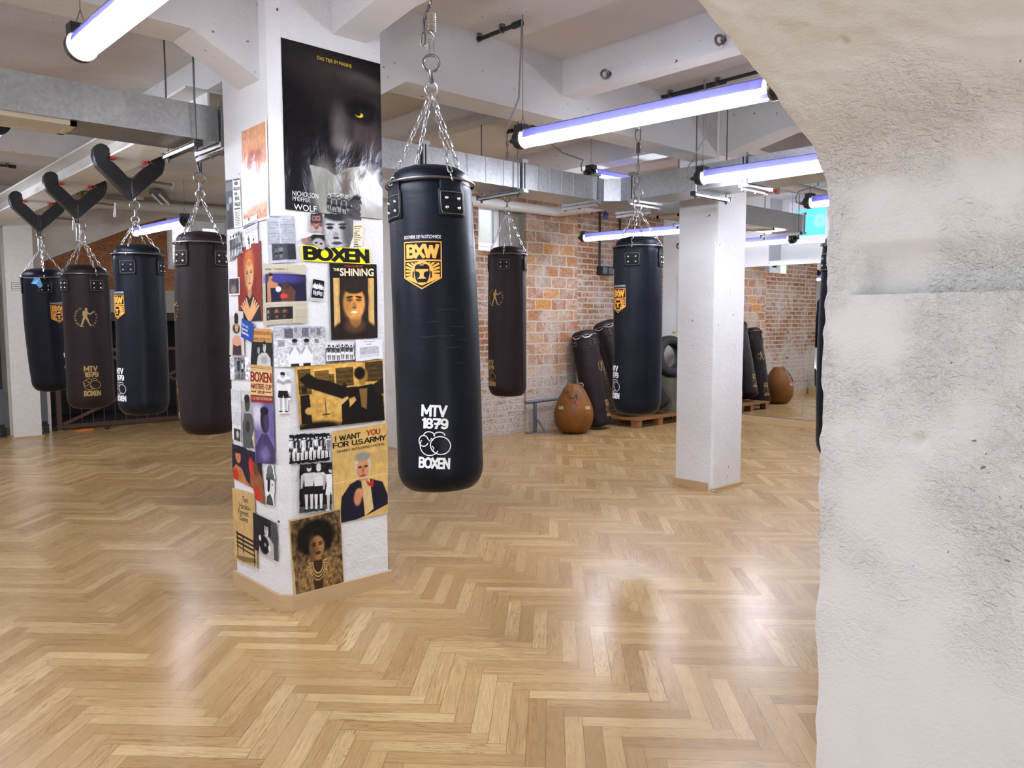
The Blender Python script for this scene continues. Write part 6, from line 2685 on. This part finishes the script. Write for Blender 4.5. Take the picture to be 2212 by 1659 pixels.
c = Canvas(.20, .265, (26, 26, 27), .0032).mottle(.6, 12).rect(0, .86, 1, 1, (70, 70, 70)).mottle(.3, 22)
c.man(.30, .04, .92, (200, 199, 197), None, (26, 26, 28)).man(.58, .05, .92, (214, 213, 210), None, (24, 24, 26), 'guard').man(.94, .10, .9, (190, 190, 188), (226, 226, 226), (220, 220, 220)).ell(.58, .075, .07, .06, (205, 204, 200), .4).torn(.04)
poster('black-and-white photo of a couple in swimwear, left of the recruiting poster\'s figure', [(.038, .766), (.236, .754), (.230, .488), (.031, .503)], c, (), 4, cat='photo', name='photo')
c = Canvas(.30, .41, (96, 76, 50), .0038).mottle(.5, 14)
c.ell(.47, .30, .38, .235, (22, 18, 14), .22).poly([(.06, .98), (.08, .70), (.30, .56), (.70, .56), (.94, .66), (.97, 1), (.06, 1)], (120, 94, 58)).mottle(.5, 26)
c.poly([(.36, .60), (.62, .60), (.56, 1), (.40, 1)], (58, 42, 26)).ell(.49, .43, .145, .15, (150, 112, 66), .25).ell(.40, .43, .07, .14, (96, 70, 40), .9)
for sg in (-1, 1):
    c.ell(.49 + sg * .065, .40, .040, .010, (40, 28, 18), .5).ell(.49 + sg * .065, .375, .045, .010, (40, 28, 18), .5)
c.ell(.49, .46, .03, .04, (120, 86, 50), .7).ell(.50, .515, .055, .012, (60, 38, 26), .5).ell(.50, .497, .06, .008, (44, 30, 20), .5)
for r_ in (.10, .13, .16):
    for i in range(18):
        a = PI * i / 17
        c.ell(.49 + r_ * 1.05 * math.cos(a), .62 + r_ * 1.5 * math.sin(a), .013, .010, (206, 172, 110), .4)
for a in ((0, 0, 1, .018), (0, .985, 1, 1), (0, 0, .02, 1), (.982, 0, 1, 1)):
    c.rect(*a, (182, 158, 112))
poster('sepia portrait poster of a musician with big round hair, lowest on the pillar front', [(-.017, .478), (.278, .493), (.291, .076), (0, .071)], c, (), 3)

# --- left face and corner ------------------------------------------------------------------
c = Canvas(.19, .255, (226, 224, 216), .0034).rect(0, 0, .50, 1, (62, 68, 74)).mottle(.10, 10).rect(.02, .05, .46, .22, (96, 106, 112))
c.ell(.30, .42, .12, .07, (150, 152, 152), .4).poly([(.10, .98), (.10, .62), (.26, .50), (.40, .58), (.46, .98)], (34, 36, 38)).ell(.15, .55, .09, .08, (120, 122, 122), .4)
c.rect(.56, 0, .98, .03, (52, 52, 56)).rect(.58, .60, .96, .63, (60, 60, 62))
for i in range(6):
    c.poly([(.60, .68 + .05 * i), (.92, .66 + .05 * i), (.92, .668 + .05 * i), (.60, .69 + .05 * i)], (80, 80, 82))
    c.poly([(.60, .69 + .05 * i), (.92, .71 + .05 * i), (.92, .718 + .05 * i), (.60, .70 + .05 * i)], (80, 80, 82))
poster('tall flyer, half dark photo and half slanted words, at the pillar\'s upper left edge', [(-.586, 2.261), (-.404, 2.250), (-.393, 1.996), (-.594, 1.998)], c,
       [('VIER', .60, .06, .88, .13, (44, 44, 48), .03), ('FÄUSTE', .57, .16, .97, .24, (44, 44, 48), .03), ('FÜR', .60, .27, .82, .34, (44, 44, 48), .03), ('EINE', .66, .37, .92, .44, (44, 44, 48), .03), ('HALLE', .60, .48, .97, .56, (44, 44, 48), .03)], 1)
c = Canvas(.308, .49, (222, 220, 216), .004).rect(.035, .018, .95, .975, (196, 140, 104)).mottle(.10, 8)
c.ell(.50, .42, .30, .28, (178, 106, 76), .9).ell(.45, .40, .16, .12, (158, 82, 58), .9).ell(.55, .30, .18, .04, (160, 86, 62), .8, .1).ell(.5, .60, .12, .05, (156, 84, 62), .8)
c.ell(.52, .78, .36, .16, (208, 166, 140), 1.0).ell(.5, .12, .5, .12, (206, 150, 108), 1.0).mottle(.14, 30)
c.mix(((c.X < .035) | (c.X > .95) | (c.Y < .018) | (c.Y > .975)) * 1.0, (222, 220, 216))
poster('glossy orange-brown art print with a white border, upper left side of the pillar', [(-.377, 2.490), (-.074, 2.494), (-.074, 2.008), (-.377, 2.002)], c, (), 1, True)
c = Canvas(.185, .17, (222, 223, 229), .0032).lines(.10, .36, .95, .52, 5, (130, 130, 140)).lines(.06, .22, .92, .34, 2, (60, 60, 66), .9)
c.ell(.44, .10, .07, .05, (110, 110, 116), .3)
c.man(.30, .58, .38, (60, 60, 62), (66, 66, 68), (40, 40, 42), 'guard').man(.62, .55, .40, (190, 190, 190), (214, 214, 214), (40, 40, 42), 'guard').torn(.07)
poster('torn white festival notice with two sparring figures, over the orange print\'s foot', [(-.389, 2.037), (-.195, 2.052), (-.189, 1.892), (-.350, 1.860)], c, [('CELEBRATION', .05, .25, .72, .33, (44, 44, 50), .005)], 3, cat='notice', name='notice')
c = Canvas(.22, .17, (176, 178, 178), .0034).mottle(.5, 9).mottle(.5, 22)
for i in range(4):
    c.man(.30 + .17 * i, .12, .8, (96, 98, 98), (60 + 30 * i, 62 + 30 * i, 62 + 30 * i), (70, 70, 72), 'down')
c.rect(0, .1, .22, 1, (206, 206, 200)).lines(.02, .15, .20, .95, 16, (150, 150, 146)).torn(.10)
poster('crumpled grey collage of people, left edge of the pillar above the red portrait', [(-.588, 1.974), (-.395, 1.983), (-.363, 1.852), (-.598, 1.806)], c, (), 4, cat='clipping', name='clipping', curl=.002)
c = Canvas(.285, .40, (128, 46, 34), .0038).mottle(.10, 6).ell(.5, .26, .24, .21, (176, 88, 40), .4).ell(.5, .12, .15, .06, (190, 104, 52), .7)
c.poly([(.08, 1), (.12, .80), (.34, .66), (.66, .66), (.92, .80), (.96, 1)], (42, 36, 44)).ell(.5, .60, .09, .10, (176, 128, 88), .3).ell(.5, .38, .18, .20, (206, 160, 114), .2).ell(.36, .40, .07, .17, (166, 112, 76), .9, 0, .7)
for sg in (-1, 1):
    c.ell(.5 + sg * .085, .36, .045, .012, (74, 52, 48), .5).ell(.5 + sg * .085, .335, .05, .008, (150, 90, 52), .6)
c.ell(.5, .42, .03, .05, (178, 128, 92), .8).ell(.5, .50, .06, .014, (166, 84, 70), .5).ell(.5, .24, .10, .03, (196, 118, 64), .6)
for i in range(4):
    c.poly([(.10 + .07 * i, .78 - .03 * i), (.145 + .07 * i, .77 - .03 * i), (.50 + .03 * i, .95), (.40 + .03 * i, 1.0)], (208, 156, 108))
    c.poly([(.90 - .07 * i, .80 - .035 * i), (.855 - .07 * i, .79 - .035 * i), (.42 - .02 * i, .96), (.52 - .02 * i, 1.0)], (214, 164, 116))
poster('portrait poster of a red-haired singer on dark red, hands crossed at the chest', [(-.461, 1.878), (-.178, 1.908), (-.177, 1.499), (-.465, 1.496)], c, (), 2)
c = Canvas(.143, .097, (226, 226, 226), .003).rect(.05, .06, .95, .93, (70, 58, 60)).mottle(.5, 10).ell(.45, .7, .25, .25, (130, 116, 118), .8).ell(.8, .4, .08, .3, (40, 34, 36), .5)
c.mix(((c.X < .05) | (c.X > .95) | (c.Y < .06) | (c.Y > .93)) * 1.0, (228, 228, 228))
poster('small white-bordered dark photo beside the red portrait poster', [(-.577, 1.734), (-.437, 1.733), (-.440, 1.638), (-.582, 1.639)], c, (), 3, cat='photo', name='photo')
c = Canvas(.18, .245, (196, 194, 188), .0034).rect(0, 0, .4, .12, (214, 214, 212)).ell(.48, .40, .25, .11, (34, 28, 28), .4)
c.poly([(.15, 1), (.18, .66), (.36, .55), (.64, .55), (.84, .66), (.86, 1)], (196, 150, 122)).ell(.50, .34, .13, .14, (196, 150, 122), .25).ell(.48, .15, .15, .10, (30, 26, 26), .3).ell(.48, .24, .14, .06, (34, 28, 28), .4)
c.ell(.45, .33, .03, .010, K, .5).ell(.56, .33, .03, .010, K, .5).ell(.51, .41, .045, .010, (140, 60, 56), .5).poly([(.22, 1), (.26, .76), (.50, .80), (.78, .76), (.80, 1)], (58, 46, 52))
poster('cut-out photo of a dark-haired woman in a corset, left edge of the pillar', [(-.572, 1.559), (-.402, 1.549), (-.402, 1.313), (-.595, 1.311)], c, (), 3, cat='photo', name='photo')
c = Canvas(.145, .102, (38, 72, 148), .003)
poster('small tilted blue sticker with white words, under the red portrait', [(-.408, 1.514), (-.266, 1.484), (-.285, 1.384), (-.427, 1.413)], c,
       [('Wer lacht,', .08, .22, .62, .40, (225, 230, 240), .03), ('hat noch', .08, .43, .55, .58, (225, 230, 240), .03), ('Reserven.', .08, .63, .66, .78, (225, 230, 240), .03)], 7, cat='sticker', name='sticker')
c = Canvas(.24, .20, (190, 148, 84), .0034).rect(0, .34, 1, .93, (32, 33, 34)).mottle(.06, 8)
c.head(.36, .52, .07, (176, 176, 174), (26, 26, 27)).head(.64, .45, .085, (200, 200, 198), (28, 28, 29)).poly([(.30, .93), (.34, .70), (.52, .60), (.76, .60), (.92, .72), (.95, .93)], (190, 190, 188)).ell(.64, .78, .16, .10, (150, 150, 149), .8)
poster('boxing bill with red title on tan and a black-and-white photo of two fighters', [(-.286, 1.460), (-.073, 1.457), (-.073, 1.252), (-.328, 1.255)], c,
       [('DEUTSCHLANDS NO1 ARENA', .03, .06, .97, .155, (150, 44, 34), .0), ('KÄMPFEN UM DEN TITEL', .03, .21, .97, .31, (150, 44, 34), .0)], 5)
c = Canvas(.28, .14, (214, 214, 216), .0034).lines(.02, .1, .18, .95, 18, (140, 140, 146)).lines(.80, .3, .98, .95, 14, (140, 140, 146))
c.rect(.22, .05, .72, .98, (120, 122, 126)).mottle(.4, 10).man(.42, .05, .85, (60, 60, 62), (30, 30, 32)).man(.60, .18, .75, (80, 80, 82), (200, 200, 204)).torn(.03)
poster('newspaper clipping with a street photo, left of the red title bill', [(-.604, 1.305), (-.325, 1.312), (-.322, 1.183), (-.603, 1.167)], c, (), 2, cat='clipping', name='newspaper_clipping')
c = Canvas(.27, .175, (206, 178, 124), .0036).rect(0, .80, 1, 1, (134, 40, 32)).lines(.02, .02, .98, .07, 1, (110, 80, 60))
poster('tan event bill with dark red BOXEN MASTERS CUP lettering at the pillar corner', [(-.325, 1.251), (-.073, 1.252), (-.073, 1.082), (-.335, 1.070)], c,
       [('BOXEN', .02, .10, .98, .40, (128, 34, 34), -.20), ('MASTERS CUP', .04, .45, .97, .61, (128, 34, 34), -.19), ('2018', .34, .65, .66, .74, (110, 40, 34), .03), ('***** ', .04, .66, .28, .71, (110, 40, 34), .02), ('*****', .70, .66, .96, .71, (110, 40, 34), .02),
        ('17.-18. NOV GÜTERSLOH', .03, .83, .97, .93, (224, 196, 150), .0)], 6)
c = Canvas(.066, .216, (225, 225, 226), .0026)
c.man(.5, .02, .95, (172, 171, 169), (215, 215, 213), (24, 24, 26), 'cross').keep([(.25, 0), (.75, 0), (.98, .2), (.98, .45), (.85, .9), (.95, 1), (.05, 1), (.15, .9), (.02, .45), (.02, .2)])
poster('cut-out photo of a boxer with folded arms stuck on the pillar corner', [(-.058, 1.246), (.008, 1.242), (.007, 1.028), (-.058, 1.028)], c, (), 7, cat='photo', name='photo')
c = Canvas(.21, .325, (150, 152, 150), .0036).mottle(.12, 8).rect(0, 0, 1, .2, (196, 196, 194))
c.poly([(.10, 1), (.06, .60), (.22, .40), (.62, .40), (.86, .55), (.90, 1)], (78, 80, 78)).ell(.40, .25, .16, .12, (66, 62, 58), .25).ell(.38, .16, .17, .07, (30, 30, 30), .3).ell(.42, .62, .13, .09, (44, 44, 44), .4).poly([(.66, .80), (.86, .60), (.96, .66), (.80, .98)], (196, 182, 120)).mottle(.15, 20).torn(.06)
poster('greyish painted portrait of a boxer with taped hands, below the newspaper strip', [(-.463, 1.132), (-.258, 1.136), (-.278, .814), (-.472, .799)], c, (), 3, cat='photo', name='photo')
c = Canvas(.255, .31, (104, 92, 138), .0036).mottle(.12, 6).ell(.2, .2, .3, .2, (196, 192, 206), .9).poly([(.02, 1), (.06, .72), (.36, .52), (.66, .52), (.98, .74), (1, 1)], (64, 52, 88)).ell(.55, .30, .20, .20, (38, 32, 52), .25).ell(.62, .33, .13, .15, (62, 52, 76), .5).ell(.5, .85, .25, .12, (112, 98, 146), .9).ell(.56, .14, .20, .07, (24, 20, 34), .3).mottle(.12, 16)
poster('purple tinted photo of a boxer with raised chin, at the pillar corner', [(-.313, 1.069), (-.073, 1.084), (-.073, .768), (-.301, .744)], c, (), 4, cat='photo', name='photo')
c = Canvas(.38, .285, (34, 30, 46), .0038).mottle(.2, 6)
c.poly([(.02, 1), (.02, .55), (.14, .44), (.34, .50), (.46, .70), (.64, .78), (.60, .90), (.40, .86), (.38, 1)], (166, 106, 62)).ell(.22, .27, .095, .14, (172, 112, 68), .25).ell(.22, .15, .10, .06, (30, 22, 20), .3).ell(.12, .66, .10, .12, (176, 46, 34), .3)
c.poly([(.62, .40), (.82, .36), (.98, .55), (1, 1), (.66, 1), (.58, .80)], (134, 82, 48)).ell(.66, .40, .09, .16, (186, 50, 36), .3).ell(.80, .42, .09, .13, (96, 58, 38), .3).ell(.78, .86, .11, .12, (180, 46, 34), .3).mottle(.14, 18)
c.keep([(0, .02), (.45, .06), (.52, .1), (.98, .12), (1, .35), (1, 1), (.72, .98), (.66, .80), (.02, .78), (0, .6)])
poster('colour photo of two boxers with red gloves in mid fight, left side of the pillar', [(-.603, .819), (-.258, .842), (-.204, .528), (-.612, .558)], c, (), 2, cat='photo', name='photo')
c = Canvas(.135, .225, (220, 220, 221), .003).ell(.46, .20, .30, .17, (96, 98, 98), .12).rect(.10, .24, .86, .36, (84, 86, 86)).ell(.46, .37, .46, .05, (70, 72, 72), .2)
c.poly([(.30, .38), (.74, .38), (.80, .56), (.70, .74), (.48, .76), (.34, .60)], (206, 206, 206)).poly([(.22, .38), (.48, .38), (.44, .58), (.36, .70), (.20, .66)], (24, 24, 26)).poly([(.08, 1), (.14, .80), (.44, .72), (.66, .84), (.74, 1)], (64, 66, 66)).ell(.68, .50, .05, .02, K, .5).mottle(.08, 14)
c.keep([(.16, .02), (.78, .02), (.98, .34), (.88, .42), (.88, .66), (.78, .80), (.86, 1), (.02, 1), (.10, .6), (.06, .36)])
poster('cut-out profile photo of a man in a tall straw hat near the pillar corner', [(-.188, .759), (-.072, .766), (-.074, .547), (-.201, .536)], c, (), 3, cat='photo', name='photo')
c = Canvas(.295, .41, (186, 154, 100), .0038).mottle(.08, 8)
c.poly([(.10, .93), (.92, .88), (.98, .94), (.40, .99), (.06, .97)], (120, 100, 66))
for y in (.60, .66, .72):
    c.poly([(.12, y), (.90, y + .045), (.90, y + .075), (.12, y + .03)], (26, 24, 24))
c.poly([(.12, .78), (.92, .84), (.92, .862), (.12, .80)], (26, 24, 24))
for x, y0, y1 in ((.14, .58, .92), (.40, .62, .86), (.86, .64, .98)):
    c.rect(x, y0, x + .04, y1, (26, 24, 24))
poster('tan film poster with a dark park bench, lowest on the left side of the pillar', [(-.618, .561), (-.331, .571), (-.315, .165), (-.610, .150)], c,
       [('Tom', .46, .075, .72, .155, (70, 66, 60), .0), ('Hanks', .33, .17, .74, .25, (70, 66, 60), .0), ('is', .76, .20, .82, .24, (70, 66, 60), .0), ('Forrest', .27, .26, .72, .34, (70, 72, 80), .0), ('Gump', .31, .35, .68, .44, (70, 72, 80), .0)], 3)
c = Canvas(.29, .205, (30, 30, 31), .0034).mottle(.3, 8).rect(.75, 0, 1, 1, (70, 70, 71)).head(.56, .30, .10, (196, 196, 195), (24, 24, 25)).poly([(.22, 1), (.30, .62), (.48, .46), (.68, .46), (.84, .60), (.86, 1)], (170, 170, 169))
c.ell(.46, .74, .20, .24, (16, 16, 17), .2).ell(.50, .72, .05, .05, (130, 130, 130), .5).ell(.29, .60, .05, .08, (206, 206, 205), .4).ell(.68, .76, .06, .08, (206, 206, 205), .4).mottle(.1, 16)
poster('black-and-white photo of a shirtless man holding a round dark pad, above the skirting', [(-.351, .468), (-.073, .457), (-.073, .257), (-.355, .264)], c, (), 4, cat='photo', name='photo')
c = Canvas(.145, .30, (212, 212, 215), .0032).lines(.06, .03, .94, .70, 34, (150, 150, 156)).rect(.20, .76, .90, .98, (52, 52, 54)).mottle(.08, 10).ell(.6, .86, .15, .07, (170, 170, 170), .5).torn(.05)
poster('narrow newspaper strip with a small dark picture, left edge of the pillar', [(-.606, 1.127), (-.459, 1.132), (-.480, .829), (-.602, .833)], c, (), 1, cat='clipping', name='newspaper_clipping')
